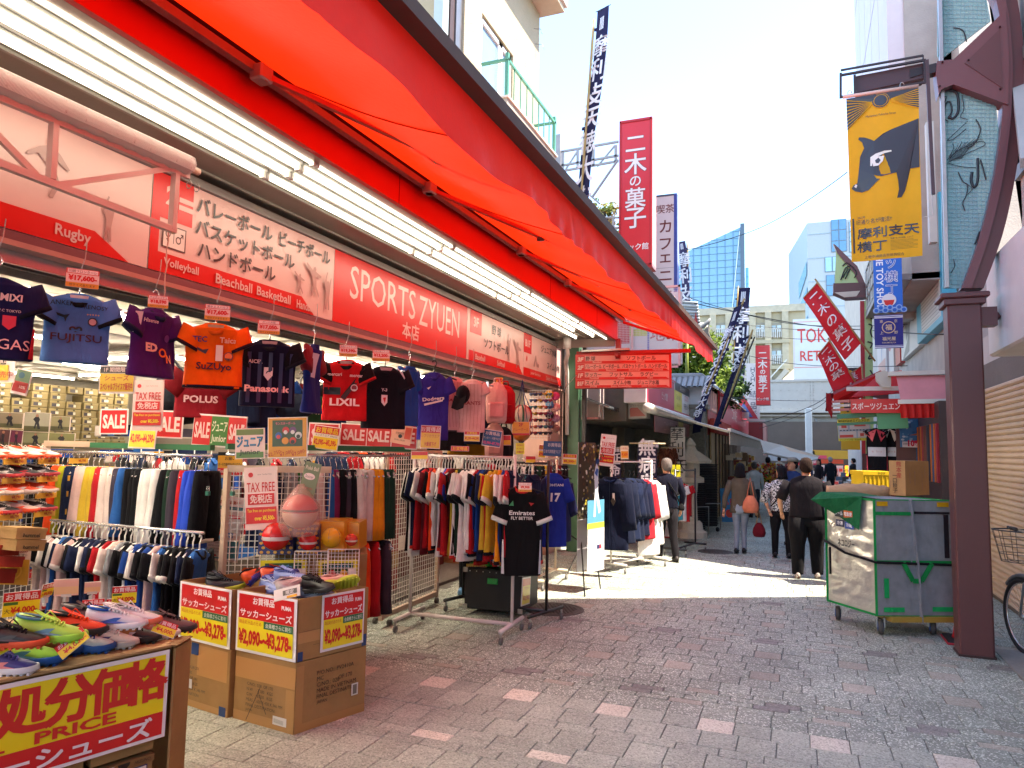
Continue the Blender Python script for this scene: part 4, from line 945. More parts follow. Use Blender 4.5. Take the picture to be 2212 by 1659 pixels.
def tree(name,label,c,rad,zr,n,seed,trunk_to,leaf=.075,cols=('#5f7a20','#7d9430','#46601a','#93a83f')):
    rr=random.Random(seed);c=V(c);t=T(name,label,'tree',(c.x,c.y,0))
    mb=MB();mb.tube([(c.x,c.y,0),(c.x+.1,c.y,c.z*.5),tuple(c)],[.22,.17,.1],m('#4c3d2e','w',bump=.3),n=8)
    for k in range(14):
        a=rr.uniform(0,6.28);e=c+V((math.cos(a)*rad[0]*.75,math.sin(a)*rad[1]*.7,rr.uniform(-.6,.75)*rad[2]));s=V((c.x,c.y,c.z-rad[2]*.7));mb.tube([s,s.lerp(e,.5)+V((0,0,-.1)),e],[.07,.045,.015],m('#4c3d2e','w',bump=.3),n=5)
    mb.build('trunk',t)
    mb=MB();mats=[m(x,'f',t=.35) for x in cols]
    cl=[]
    for k in range(int(n/38)):
        while 1:
            q=V((rr.uniform(-1,1),rr.uniform(-1,1),rr.uniform(-1,1)))
            if .25<q.length<1:break
        q=V((q.x*rad[0],q.y*rad[1],q.z*rad[2]));cl.append((c+q*(1+.15*rr.uniform(-1,1)),rr.uniform(.16,.34),rr.randrange(4)))
    for cc,r_,mi in cl:
        for k in range(38):
            d=V((rr.gauss(0,1),rr.gauss(0,1),rr.gauss(0,.8))).normalized()*r_*rr.uniform(.3,1.1);p=cc+d
            a=V((rr.gauss(0,1),rr.gauss(0,1),rr.gauss(0,.6))).normalized();b=a.cross(V((rr.gauss(0,1),rr.gauss(0,1),rr.gauss(0,1)))).normalized();l=leaf*rr.uniform(.7,1.3)
            mb.add([p-a*l,p+b*l*.5,p+a*l,p-b*l*.5],[(0,1,2,3)],mats[mi if rr.random()<.7 else rr.randrange(4)])
    mb.build('crown',t)

q=at(1500,790,Y=22);tree('tree','sunlit yellow-green leafy tree behind the temple wall',(q.x-.2,22,q.z),(1.15,1.0,1.35),1,8200,3,0)
q=at(1552,835,Y=24);tree('tree','smaller darker green bushy tree right of the large tree by the leaning flags',(q.x,24,q.z),(.8,.8,.75),1,3600,5,0,cols=('#3f5f28','#587634','#2f4a20','#6d8a40'))
q=at(1302,460,Y=20);tree('tree','wispy treetop showing through the steel sign frame',(q.x,20,q.z),(.5,.5,.55),1,700,9,0,cols=('#6f8038','#8d9a50','#7d7040','#96803c'))
# ---------------------------------------------------------------- floor directory sign of the shop
YD=11.55
p,q=at(1243,839,Y=YD),at(1451,838,Y=YD+.35);q.z=p.z+.02;p.z-=.0
H_=at(1243,766,Y=YD).z-p.z
rowsd=[]
PK='#eea89e'
for r_,(fl_,items,subs) in enumerate((('3F',[('野 球',.16,.1),('ソフトボール',.69,.32)],[('Baseball',.23),('Softball',.68)]),('2F',[('バレーボール',.19,.17),('ビーチボール',.38,.17),('バスケットボール',.62,.25),('ハンドボール',.86,.19)],[('Volleyball',.2),('Beachball',.38),('Basketball',.62),('Handball',.86)]),('1F',[('サッカー',.19,.17),('フットサル',.48,.24),('ラグビー',.77,.18)],[('Football',.2),('Futsal',.48),('Rugby',.78)]),('B1F',[('スイム',.18,.14),('スイム小物',.49,.18),('ジュニア水着',.76,.22)],[('SWIM',.19),('Swim Accessories',.48),('Junior Swimwear',.77)]))):
    y1=.965-r_*.24;y0=y1-.225
    rowsd+=[('r',.1,y0+.06,.975,y1-.01,PK),('p',[(.1,y0),(.975,y0),(.94,y0+.06),(.1,y0+.06)],'#d8201c'),('p',[(.94,y0+.06),(.975,y0),(.975,y0+.06)],PK),('r',.012,y0-.008,.975,y0-.003,PK),('t',fl_,.055,y0+.11,.13,'#f3cfc6',{'bold':.05,'mw':.07,'shear':.2})]
    rowsd+=[('t',s_,x,y0+.135,.125,'#3a2220',{'bold':.015,'mw':w}) for s_,x,w in items]+[('t',s_,x,y0+.03,.06,'#f0b8ac',{'bold':.02,'mw':.28}) for s_,x in subs]
ds=T('floor_directory','red and pink floor directory board hung crosswise at the end of the shop canopy','sign',p)
board('directory_board','','',p,q,H_,rowsd,th=.14,base='#d8201c',edge='#a8161a',parent=ds)
mb=MB();mb.bar(p+V((0,.05,H_+.02)),q+V((.3,.05,H_+.04)),.08,.06,m('#b8221e','p'));mb.bar(p+V((.1,.0,H_+.05)),p+V((.9,.12,H_+.08)),.1,.03,m('#b9b6b2','t'));mb.bar((-2.8,11.6,3.3),(-2.8,11.62,p.z+H_),.05,.05,m('#a31410','p'));mb.build('bracket',ds)
mb=MB();a=at(1215,832,Y=11.9);mb.tube([a+V((0,0,-.1)),p+V((.02,-.02,.22))],.006,STEEL);one(mb,'stay_wire','thin stay wire from the fascia corner to the floor directory','wire')

# ---------------------------------------------------------------- right side: buildings
rb=T('shuttered_building','building on the right with beige roller shutter and white overhanging box','building',(4,2,0))
RX=2.3
mb=MB();mb.box((RX,-10,0),(9,8.0,9.62),m('#cbc5bd','w'))
mb.build('wall',rb)
mb=MB();mb.add([(x,y,z) for x in (RX+.12,RX+.5) for y,z in ((8.0,3.35),(8.0,9.3),(9.95,3.35))],[(0,1,2),(3,5,4),(1,4,5,2),(0,3,4,1),(0,2,5,3)],m('#a8a098','w'));mb.build('added_shade_wedge',rb)  # wedge added so its shadow slants the near edge of the sunlit patch
y1s=at(2141,1300,X=RX-.05).y
n=0;z=0.05
while z<2.62:
    mb=MB();mb.M=Matrix.Translation((0,0,0));mb.loft([[(RX-.06,y,z),(RX-.085,y,z+.02),(RX-.085,y,z+.045),(RX-.055,y,z+.066)] for y in (-2.5,y1s)],m('#cdb090','p',rough=.5),smooth=False,closed=False)
    mb.build('shutter_slat',rb);z+=.068;n+=1
mb=MB();mb.box((RX-.04,-2.5,0),(RX-.03,y1s,2.7),m('#5a4a3c','p'));mb.box((RX-.12,y1s,0),(RX,y1s+.09,2.75),m('#6d6a64','p'));mb.box((RX-.16,y1s+.12,0),(RX,y1s+.3,2.8),m('#b7b2a8','p'));mb.build('shutter_frame',rb)
mb=MB();a=at(2131,770,X=1.75)
mb.bev((1.72,-2,2.72),(RX+.1,at(2133,700,X=1.72).y,3.65),m('#dcd8d0','p',amt=.1),r=.02);mb.build('overhang_box',rb)
mb=MB();mb.box((RX-.3,7.0,3.6),(RX+1,7.9,9.1),m('#bdb4ac','w'));
for z in (4.4,5.4,6.4,7.4,8.4):mb.box((RX-.34,6.9,z),(RX+1,7.95,z+.12),m('#6a6660','p'))
mb.bar((RX-.5,6.9,4.2),(RX-.3,7.9,5.6),.1,.1,m('#a9a6a0','p'));mb.build('upper_storey',rb)

pb=T('pale_panel_building','tall building with pale pinkish wall panels behind the yellow banner','building',(6,20,0))
PX=1.5
yb1=at(1850,200,X=PX).y;yb0=13.0
mb=MB();mb.box((PX+.25,yb0,4.6),(6,yb1,14.5),m('#a89c92','w'));mb.box((2.3,yb0,0),(9,40,10.6),m('#c4bcb2','w'));mb.build('wall',pb)
mb=MB();mb.add([(x,y,z) for x in (RX+.12,RX+.6) for y,z in ((11.0,3.3),(13.0,3.3),(13.0,9.9))],[(0,1,2),(3,5,4),(0,2,5,3),(0,3,4,1),(1,4,5,2)],m('#a8a098','w'));mb.build('added_shade_wedge',pb)  # second wedge, added to cast the slanting far edge of the sun patch
PPN=m('#cdbdbb','p',rough=.35,amt=.06)
zl_=at(1855,430,X=PX).z
ny_=5;zz=zl_
while zz<14.4:
    for k in range(ny_):
        ya=yb0+(yb1-yb0)*k/ny_;yb_=yb0+(yb1-yb0)*(k+1)/ny_
        mb=MB();mb.box((PX,ya+.02,zz+.02),(PX+.3,yb_-.02,min(zz+2.4,14.5)-.02),PPN);mb.build('wall_panel',pb)
    zz+=2.4
# lower stacked facades between the panel building and the arch post
def facade(name,label,X,px0,px1,py0,py1,L,base,th=.3):
    a=at(px1,(py0+py1)/2,X=X);b=at(px0,(py0+py1)/2,X=X)
    zt,zb=at(px1,py0,X=X).z,at(px1,py1,X=X).z
    return board(name,label,'sign',(X,b.y,zb),(X,a.y,zb),zt-zb,L,th=-th if False else th,base=base)
def rboard(name,label,X,ya,yb,z0,z1,L,base,th=.12,cat='sign',edge=None):
    """board on a right-hand wall facing the street (-X side)"""
    return board(name,label,cat,(X,yb,z0),(X,ya,z0),z1-z0,L,th=th,base=base,edge=edge)
Xr=2.25
yx=lambda px:at(px,720,X=Xr-.05).y
rboard('turquoise_sign','turquoise framed white louvred sign on the right-hand wall',Xr-.1,yx(2046),yx(1988),3.9,6.0,[('r',.0,.0,1,1,'#4fb3cf'),('r',.2,.05,.95,.93,'#dcdcd6')]+[('r',.22,.06+k*.029,.9,.066+k*.029,'#8f9492') for k in range(30)],'#4fb3cf',th=.2)
rboard('portrait_sign','white poster sign with a grey figure on the right-hand wall',Xr-.05,yx(1984),yx(1946),3.9,7.0,[('p',[(.35,.1),(.7,.25),(.75,.55),(.6,.75),(.35,.7),(.2,.4)],'#8f8f90'),('p',[(.1,0),(.45,.12),(.6,.3),(.5,.02)],'#77777a'),('t','ロボット',.5,.88,.1,'#6a6a70',{'bold':.02})],'#dcdad6')
rboard('red_strip_sign','narrow red vertical strip sign between posters on the right-hand wall',Xr-.05,yx(1943),yx(1933),3.9,7.0,[],'#c2302c')
rboard('violet_poster','faded violet and pink poster wall further along on the right',Xr-.1,yx(1918),yx(1898),3.6,9.6,[('p',[(0,.2),(.4,.5),(.3,.9),(0,.8)],'#b7a2b4'),('p',[(.5,.1),(.9,.4),(.7,.8),(.45,.6)],'#8b8fb0'),('r',.1,.0,.9,.12,'#c98f8a'),('t','上野',.6,.85,.12,'#d86a62')],'#cfc6c8')
rboard('illustrated_wall_panel','patterned white panel with red dots beyond the narrow red strip',Xr-.06,yx(1930),yx(1920),3.6,8,[('o',.3,.3,.12,'#c8686a'),('o',.6,.6,.15,'#6a86b0'),('o',.4,.8,.1,'#5aa078')],'#d8cfcb')
mb=MB()
for k in range(9):mb.box((Xr-.9,13.0+k*.42,4.75+0),(Xr-.88,13.02+k*.42,5.6),STEEL)
for z in (4.75,5.0,5.25,5.6):mb.box((Xr-.9,13,z),(Xr-.87,16.6,z+.02),STEEL)
for k in range(20):mb.bar((Xr-.88,13+k*.18,4.77),(Xr-.88,13.3+k*.18,5.6),.008,.008,STEEL)
mb.box((Xr-.9,13,4.62),(Xr,16.6,4.72),m('#8d8780','p'));one(mb,'mesh_balcony','steel mesh balcony rail on the right-hand building above the posters','balcony rail')
mb=MB();mb.box((Xr,8.0,0),(Xr+4,13.0,2.95),m('#6e655c','w'));mb.box((Xr,8.05,2.95),(Xr+.3,12.95,3.3),m('#b9b2aa','w'));mb.box((Xr-.35,12.2,5.0),(Xr-.25,12.35,6.9),m('#b8b4ac','p'))
one(mb,'low_shop_block','low flat-roofed shop block on the right behind the red sports awning','building')
mb=MB();mb.lathe([(.01,0),(.28,0),(.28,.18),(.24,.3),(.1,.42),(.01,.45)],m('#b9b0a6','p'),n=14,c=(Xr-.25,16.2,4.5));one(mb,'round_awning','small rounded grey canopy on the right-hand wall beside the blue banner','canopy')

# ---------------------------------------------------------------- arched lamp posts with glass fans
MAR=m('#5e3434','p',rough=.38,amt=.06,bump=.004);MAR2=m('#6d4042','p',rough=.35,amt=.05)
def poly3(mb,pts,Y,th,mat):
    P_=[at(x,y,Y=Y) for x,y in pts];n=len(P_);d=V((0,th,0))
    mb.add(P_+[p_+d for p_ in P_],[tuple(range(n)),tuple(range(n,2*n))[::-1]]+[(i,n+i,n+(i+1)%n,(i+1)%n) for i in range(n)],mat)
YP=7.5
ar=T('arched_street_post','large maroon street post at the right with curved arch and wired glass panels','street post',(1.43,YP,0))
mb=MB();a,b=1.29,1.56
mb.bev((a,YP,0),(b,YP+.24,3.20),MAR,r=.015);mb.box((a-.01,YP-.008,.0),(b+.01,YP+.25,.02),m('#3a2422','p'));mb.build('post',ar)
mb=MB();zc=3.2;mb.bev((a-.06,YP-.05,zc),(b+.06,YP+.3,zc+.05),MAR,r=.01);mb.bev((a-.03,YP-.03,zc-.06),(b+.03,YP+.27,zc),MAR,r=.008);mb.build('capital',ar)
mb=MB();mb.box((b+.0,YP+.05,2.95),(b+.13,YP+.2,3.12),MAR);mb.tube([(b+.05,YP+.1,3.0),(b+.14,YP+.1,3.06)],.05,MAR,n=8);mb.build('lamp_bracket',ar)
def spl2(pts,n=24):
    P_=[V((x,y,0)) for x,y in pts];return [(spline(P_,k/n).x,spline(P_,k/n).y) for k in range(n+1)]
arc_o=spl2([(2150,-200),(2178,-60),(2198,0),(2210,90),(2212,180),(2206,290),(2190,400),(2165,510),(2125,622)])
arc_i=spl2([(2085,-200),(2120,-60),(2152,0),(2165,90),(2167,200),(2160,300),(2142,410),(2114,520),(2078,622)])
# two nested mouldings
def strip_arc(o,i,t0,t1,Y,th,mat,nm):
    A=[(i[k][0]+(o[k][0]-i[k][0])*t0,i[k][1]) for k in range(len(o))];B=[(i[k][0]+(o[k][0]-i[k][0])*t1,o[k][1]) for k in range(len(o))]
    mb=MB();R_=[]
    for (x0,y0),(x1,y1) in zip(A,B):
        p_,q_=at(x0,y0,Y=Y),at(x1,y1,Y=Y);R_.append([p_,q_,q_+V((0,th,0)),p_+V((0,th,0))])
    mb.loft(R_,mat,smooth=False);mb.build(nm,ar)
strip_arc(arc_o,arc_i,.35,1,YP+.02,.2,MAR,'outer_arch');strip_arc(arc_o,arc_i,0,.45,YP-.01,.16,MAR2,'inner_arch')
GLS=m('#9fc4c4','p',rough=.15,see=.35,tint=(.80,.92,.92),amt=.12,scale=1.5)
gl_up=[(2025,-200),(2085,-200),(2120,-60),(2140,45),(2030,130),(2025,120)]
gl_lo=[(2030,178),(2052,176),(2150,215),(2160,300),(2142,410),(2114,520),(2078,622),(2037,622)]
for gp in (gl_up,gl_lo):
    mb=MB();poly3(mb,gp,YP+.08,.02,GLS);o=mb.build('glass_panel',ar)
    w_=MB()
    xs_=[p_[0] for p_ in gp];ys_=[p_[1] for p_ in gp]
    def inside(x,y):
        c_=False;j=len(gp)-1
        for i in range(len(gp)):
            if (gp[i][1]>y) != (gp[j][1]>y) and x<(gp[j][0]-gp[i][0])*(y-gp[i][1])/(gp[j][1]-gp[i][1])+gp[i][0]:c_=not c_
            j=i
        return c_
    for k in range(10,200,9):
        x=2020+k;seg=[y for y in range(int(min(ys_)),int(max(ys_)),8) if inside(x,y)]
        if len(seg)>2:w_.bar(at(x,seg[0],Y=YP+.07),at(x,seg[-1],Y=YP+.07),.004,.003,m('#7aa3a8','p'))
    for y in range(int(min(ys_))+4,int(max(ys_)),9):
        seg=[x for x in range(2020,2220,4) if inside(x,y)]
        if len(seg)>2:w_.bar(at(seg[0],y,Y=YP+.069),at(seg[-1],y+2,Y=YP+.069),.003,.004,m('#7aa3a8','p'))
    w_.build('wire_mesh',o)
mb=MB();poly3(mb,[(2024,132),(2060,128),(2172,22),(2180,120),(2178,226),(2060,182),(2034,192),(2028,205),(2022,160)],YP-.03,.16,MAR2);mb.build('fan_bracket',ar)
mb=MB();poly3(mb,[(2084,136),(2160,62),(2166,190)],YP-.038,.01,MAR)
for q_ in ((2092,130),(2160,58),(2161,192),(2036,134),(2030,186)):c_=at(*q_,Y=YP-.04);mb.cbox(c_,(.014,.014,.014),m('#3c2020','t'))
mb.build('rivet_plate',ar)
mb=MB();mb.bar(at(2030,0,Y=YP+.05),at(2045,622,Y=YP+.05),.03,.05,m('#a9a4a2','t'));mb.bar(at(2024,-200,Y=YP+.05),at(2030,0,Y=YP+.05),.03,.05,m('#a9a4a2','t'));mb.build('glass_edge_bar',ar)
# black line drawing on the glass
INK=m('#28262c','p')
mb=MB()
strokes=[([(2032,200),(2055,196),(2068,204),(2070,240),(2058,256),(2050,250)],.014),([(2040,250),(2042,226),(2052,220),(2056,240),(2048,256)],.009),([(2034,262),(2040,258),(2048,262)],.005),([(2036,190),(2050,176),(2070,182),(2064,196)],.006),([(2040,180),(2060,190),(2075,178)],.004),
           ([(2032,215),(2044,208),(2040,222)],.005),([(2078,205),(2082,235),(2075,252),(2090,258)],.004),([(2087,278),(2060,300),(2046,303)],.004),([(2046,303),(2090,262)],.003),([(2108,258),(2118,280),(2106,310),(2090,320)],.007),
           ([(2046,345),(2070,325),(2098,312),(2120,305),(2128,312),(2110,322),(2070,340),(2048,350)],.004),([(2048,352),(2075,360),(2108,362)],.004),([(2050,340),(2060,320),(2058,310)],.004),([(2052,342),(2072,318),(2078,306)],.003),([(2112,342),(2112,390),(2104,404),(2098,390),(2100,372)],.014),([(2118,345),(2124,365),(2130,388)],.008),
           ([(2070,372),(2080,392),(2090,400),(2088,420),(2080,438),(2084,455)],.006),([(2092,400),(2100,408),(2090,420)],.004),([(2121,502),(2122,520),(2108,540),(2104,570),(2090,596),(2086,612)],.012),([(2118,525),(2110,560),(2098,590)],.008),([(2106,528),(2116,500)],.009),([(2054,590),(2062,575),(2060,560)],.004),([(2060,60),(2080,66),(2088,90)],.008)]
for k in range(14):strokes.append(([(2050+k*2,348-k*.4),(2056+k*4,330-k*2),(2060+k*5,318-k*1.5+6*math.sin(k*2))],.0022))
for pts,r_ in strokes:mb.tube([at(x,y,Y=YP+.062) for x,y in spl2(pts,max(6,len(pts)*4))],r_*.8,INK,n=4)
mb.build('ink_drawing',ar)
# side arm with banner frame
mb=MB();DKM=m('#2f1f22','p');
mb.bar(at(2035,148,Y=YP+.05),at(2000,156,Y=YP+.05),.1,.09,DKM);mb.bar(at(2002,130,Y=YP),at(2016,420,Y=YP),.03,.03,m('#4a3236','p'))
for a_,b_ in (((1815,163),(1997,130)),((1815,210),(1998,178)),((1816,158),(1816,212)),((1846,162),(1847,206)),((1997,128),(1998,180)),((1816,152),(1994,120)),((1994,120),(1994,132))):
    mb.bar(at(*a_,Y=YP),at(*b_,Y=YP),.012 if a_[1] in (152,120) else .022,.02,DKM)
mb.build('banner_arm',ar)
mb=MB();poly3(mb,[(1848,165),(1996,136),(1996,168),(1850,200)],YP+.04,.16,m('#4a2e32','p'));poly3(mb,[(1965,150),(1992,144),(1992,160),(1966,168)],YP+.03,.02,m('#241418','p'));mb.build('lamp_case',ar)
# yellow banner with boar
mb=MB();TL,TR,BR,BL=at(1828,213,Y=YP-.02),at(1984,190,Y=YP-.02),at(1993,552,Y=YP-.02),at(1840,566,Y=YP-.02)
def bil(p_):
    u,v=p_.x,p_.y;q_=BL.lerp(BR,u).lerp(TL.lerp(TR,u),v);return q_+V((0,-p_.z+.012*math.sin(v*7+u*3)+.008*math.sin(u*9),0))
mb.fn=bil;YEL=m('#efb21a','x',t=.3,bump=0);NV=m('#35343c','g');mb.rect(0,0,1,1,0,YEL,12,28)
AR=(TL-BL).length/(BR-BL).length
t=T('yellow_street_banner','large yellow street banner with a dark boar and black characters hanging from the arched post','banner',BL)
o=mb.build('cloth',t)
mb=MB();mb.fn=bil
def bp_(pts,mat,z=.006): # pts in D pixels
    out=[]
    for x,y in pts:
        v=(566-(x-1840)*.09-y)/(566-213);u=(x-(1828+(1-v)*12))/155;out.append((u,v))
    mb.poly(out,z,mat)
mb.poly([(0,1),(1,1),(1,.88),(.62,.955),(.5,.965),(.36,.95),(0,.80)],.004,NV)
for k in range(9):
    mb.poly([(.36,.955-k*.002),(.36,.958-k*.002),(0,.99-k*.022),(0,.984-k*.022)],.006,YEL);mb.poly([(.62,.957-k*.002),(.62,.960-k*.002),(1,.995-k*.014),(1,.990-k*.014)],.006,YEL)
bc=lambda r_,mat,z:mb.poly([(.48+r_*math.cos(a*.35),.957+r_/AR*math.sin(a*.35)) for a in range(18)],z,mat)
bc(.125,YEL,.007);bc(.118,NV,.008);bc(.10,YEL,.009);bc(.09,NV,.010)
mb.text('Marishiten-Yokocho Street',.48,.872,.014,NV,z=.006,w=.42)
q_=lambda x,y:(2000+(x)/2.37,y/2.37)
boar=[(232,805),(262,806),(300,820),(320,830),(370,790),(420,765),(500,735),(575,708),(583,985),(530,992),(515,1060),(500,1120),(480,1155),(455,1160),(465,1110),(460,1060),(450,1015),(410,1025),(360,1036),(318,1026),(335,1048),(355,1050),(330,1070),(290,1110),(250,1122),(210,1115),(188,1100),(200,1080),(222,1070),(232,990),(238,920),(262,870),(250,835),(228,818)]
bp_([(q_(x,y)[0]*.8848,q_(x,y)[1]*.8848) for x,y in boar],NV)
W2=m('#efe9da','g')
S8=lambda l:[(q_(x,y)[0]*.8848,q_(x,y)[1]*.8848) for x,y in l]
bp_(S8([(298,925),(330,905),(380,890),(420,887),(422,895),(380,905),(335,925),(312,945),(308,975),(298,975)]),W2,.009);bp_(S8([(305,940),(340,922),(378,920),(370,950),(345,975),(315,978)]),W2,.0095);bp_(S8([(325,945),(345,930),(358,945),(345,962),(330,960)]),NV,.011)
for l in ([(458,822),(470,800),(500,782),(520,790),(580,768),(580,776),(515,800),(495,795)],[(470,855),(500,825),(535,832),(580,800),(580,808),(535,842),(505,835)],[(498,888),(530,858),(560,862),(556,878),(582,870),(582,880),(545,888),(528,870)],[(535,918),(560,895),(582,885),(582,890),(562,902)]):bp_(S8(l),YEL,.009)
bp_(S8([(203,1090),(212,1075),(222,1080),(216,1098)]),W2,.009)
mb.text('2023年',.16,.262,.016,NV,z=.006,w=.11);mb.text('旧通り名が復活!!',.34,.235,.028,NV,z=.006,w=.5)
mb.rect(.03,.05,.055,.26,.006,NV)
mb.text('摩利支天',.53,.165,.062,NV,z=.006,w=.86,bold=.05);mb.text('横丁',.30,.085,.062,NV,z=.006,w=.42,bold=.05)
mb.text('「旧通り名の復活事業」について',.72,.118,.011,NV,z=.006,w=.32,bold=.01)
for k in range(8):mb.rect(.56,.104-k*.0075,.94 if k%3 else .88,.1055-k*.0075,.006,m('#7a6420','g'))
mb.text('上野中通商店街振興組合',.47,.022,.018,NV,z=.006,w=.56,bold=.01)
mb.build('print',t)
mb=MB();mb.tube([TL+V((-.03,0,.02)),TR+V((0,0,.02))],.018,m('#d9b8a8','p'),n=8)
for u in (.05,.78):
    c_=TL.lerp(TR,u)+V((0,0,.05));mb.tube([c_+V((.018*math.cos(a*.7),0,.03*math.sin(a*.7))) for a in range(9)],.004,STEEL,n=5)
mb.build('hanging_rod',t)
mb=MB();a_=at(2013,420,Y=YP);mb.tube([a_,a_+V((.0,0,-.2)),at(1995,470,Y=YP)],.004,m('#d0ccc4','c'),n=4);mb.build('tie_cord',t)

# second lamp post further along
Y2=16.5
l2=T('arched_lamp_post','smaller maroon lamp post with green glass fan and lantern beyond the blue banners','lamp post',at(1885,1000,Y=Y2));ar=l2
def pz(pts,dy,th,mat,nm):
    mb=MB();poly3(mb,pts,Y2+dy,th,mat);mb.build(nm,l2)
GG=m('#b4cf8e','p',rough=.3,amt=.08)
pz([(1800,526),(1806,530),(1852,575),(1868,610),(1884,650),(1872,650),(1846,590),(1808,545)],0,.15,MAR2,'arch')
pz([(1806,540),(1820,553),(1846,590),(1856,612),(1803,612)],.05,.03,GG,'green_glass')
pz([(1800,612),(1866,610),(1866,624),(1870,642),(1828,644),(1800,632)],-.05,.3,MAR,'lantern_top');pz([(1802,632),(1858,628),(1850,640),(1824,642)],-.06,.3,m('#c9bdae','p'),'lantern_glass')
pz([(1866,650),(1884,650),(1888,980),(1868,980)],.05,.06,GG,'green_column');pz([(1858,650),(1867,650),(1870,985),(1862,985)],.04,.1,m('#b32530','p'),'red_edge')
pz([(1868,846),(1884,838),(1918,812),(1920,868),(1884,856),(1868,852)],-.02,.14,MAR,'fan_bracket');pz([(1800,840),(1868,838),(1868,850),(1800,854)],-.02,.14,m('#3c2428','p'),'arm_lamp')
mb=MB()
for l in ([(1820,575),(1828,568),(1836,572),(1850,588),(1846,600)],[(1816,605),(1826,580),(1836,575)],[(1820,600),(1832,580)],[(1826,602),(1836,580)],[(1878,660),(1882,672),(1876,680),(1884,690)],[(1876,700),(1884,704),(1880,716),(1884,728)],[(1874,738),(1884,742),(1880,752)],[(1882,762),(1876,775),(1886,772)],[(1880,800),(1886,812),(1878,820)],[(1880,868),(1876,880),(1884,888)]):mb.tube([at(x,y,Y=Y2-.0) for x,y in spl2(l,10)],.014,INK,n=4)
mb.build('ink_drawing',l2)
mb=MB();q_=at(1880,980,Y=Y2);mb.bev((q_.x-.15,Y2,0),(q_.x+.12,Y2+.2,q_.z),MAR,r=.01);mb.build('post',l2)
# small second yellow banner
p,q=at(1815,870,Y=Y2+.3),at(1856,868,Y=Y2+.3);q.z=p.z
board('small_yellow_banner','second yellow boar banner hanging from the far lamp post','banner',(p.x,p.y,p.z-1.0),(q.x,q.y,p.z-1.0),1.75,[('p',[(0,1),(1,1),(1,.9),(.6,.97),(.4,.97),(0,.88)],'#35343c'),('p',[(.15,.72),(.3,.72),(.6,.8),(1,.86),(1,.5),(.55,.5),(.4,.45),(.2,.5)],'#35343c'),('p',[(.35,.62),(.6,.66),(.55,.58),(.4,.57)],'#e9e4da'),('t','摩利支天',.5,.2,.08,'#35343c',{'bold':.03,'mw':.8})],th=.02,base='#d9a91c')
# blue banners
Yb=12.6
p,q=at(1889,676,Y=Yb),at(1951,678,Y=Yb);q.z=p.z
board('blue_toy_banner','bright blue banner with white outlined characters and wave pattern below the yellow banner','banner',p,q,at(1889,540,Y=Yb).z-p.z,[('t','レトロ玩具店',.24,.5,.1,'#e6e9f2',{'vert':True,'bold':.03}) if False else ('t','THE TOY SHOP',.22,.52,.10,'#e9edf4',{'bold':.02,'rot':-math.pi/2}),('t','ポ',.62,.93,.15,'#e9edf4',{'bold':.06}),('t','ポ',.62,.93,.15,'#2a58b0',{'bold':.0}),('t','ツ',.62,.76,.14,'#e9edf4',{'bold':.06}),('t','ツ',.62,.76,.14,'#2a58b0'),('t','横',.62,.56,.17,'#e9edf4',{'bold':.06}),('t','横',.62,.56,.17,'#2a58b0'),('t','丁',.62,.36,.15,'#e9edf4',{'bold':.06}),('t','丁',.62,.36,.15,'#2a58b0'),
      ('o',.52,.19,.10,'#d8dade'),('p',[(.33,.19),(.71,.19),(.66,.12),(.52,.09),(.38,.12)],'#c8302c')]+[('o',.06+.16*k,.03+.04*(k%2),.045,'#8fb2e0') for k in range(7)]+[('o',.06+.16*k,.03+.04*(k%2),.028,'#2a62c0') for k in range(7)],base='#2a6ac8',th=.01)
p,q=at(1890,753,Y=Yb),at(1952,754,Y=Yb);q.z=p.z
board('dark_blue_shop_banner','dark blue banner with a gold diamond crest hanging under the bright blue banner','banner',p,q,at(1890,681,Y=Yb).z-p.z,[('r',0,.02,1,.05,'#d9d9e6'),('r',0,.07,1,.085,'#d9d9e6'),('r',0,.9,1,.93,'#d9d9e6'),('r',0,.95,1,.97,'#d9d9e6'),('o',.5,.62,.18,'#d9b98c'),('o',.5,.62,.155,'#27257a'),('t','福',.5,.62,.17,'#d9b98c',{'bold':.02}),('t','東',.25,.8,.09,'#d9c3a0'),('t','京',.75,.8,.09,'#d9c3a0'),('t','上',.25,.46,.09,'#d9c3a0'),('t','野',.75,.46,.09,'#d9c3a0'),('t','福光屋',.5,.28,.11,'#d9c3a0',{'bold':.02}),('t','FUKUMITSUYA',.5,.16,.04,'#d9c3a0',{'bold':.01})],base='#27257a',th=.01)
# slanted red flags
def flag_quad(label,TLp,TRp,BRp,BLp,Y,txt,tcol='#f0e4e4',tilt=None,th=.13,name='red_flag'):
    TL,TR,BR,BL=[at(*p_,Y=Y) for p_ in (TLp,TRp,BRp,BLp)]
    t=T(name,label,'flag',BL)
    def fn(p_):
        q_=BL.lerp(BR,p_.x).lerp(TL.lerp(TR,p_.x),p_.y);return q_+V((0,-p_.z+.05*math.sin(p_.y*7+p_.x*2)+.03*math.sin(p_.x*6+p_.y*3),0))
    mb=MB();mb.fn=fn;mb.rect(0,0,1,1,0,m('#d8242e','x',t=.35),10,24);mb.build('cloth',t)
    mb=MB();mb.fn=fn
    for i,ch in enumerate(txt):mb.text(ch,.5,.88-i*.19,th,m(tcol,'g'),z=.012,w=.62 if ch != 'の' else .5,bold=.03)
    mb.build('lettering',t)
    mb=MB();mb.tube([TR.lerp(BR,-.06),TR.lerp(BR,1.3)],.018,m('#a98d5c','p'),n=6);mb.tube([TL,TR],.01,m('#a98d5c','p'),n=5);mb.build('bamboo_pole',t)
    return t
flag_quad('big slanted red flag with white characters on a bamboo pole above the right-hand shops',(1735,644),(1766,610),(1861,740),(1825,778),14.5,'二木の菓子')
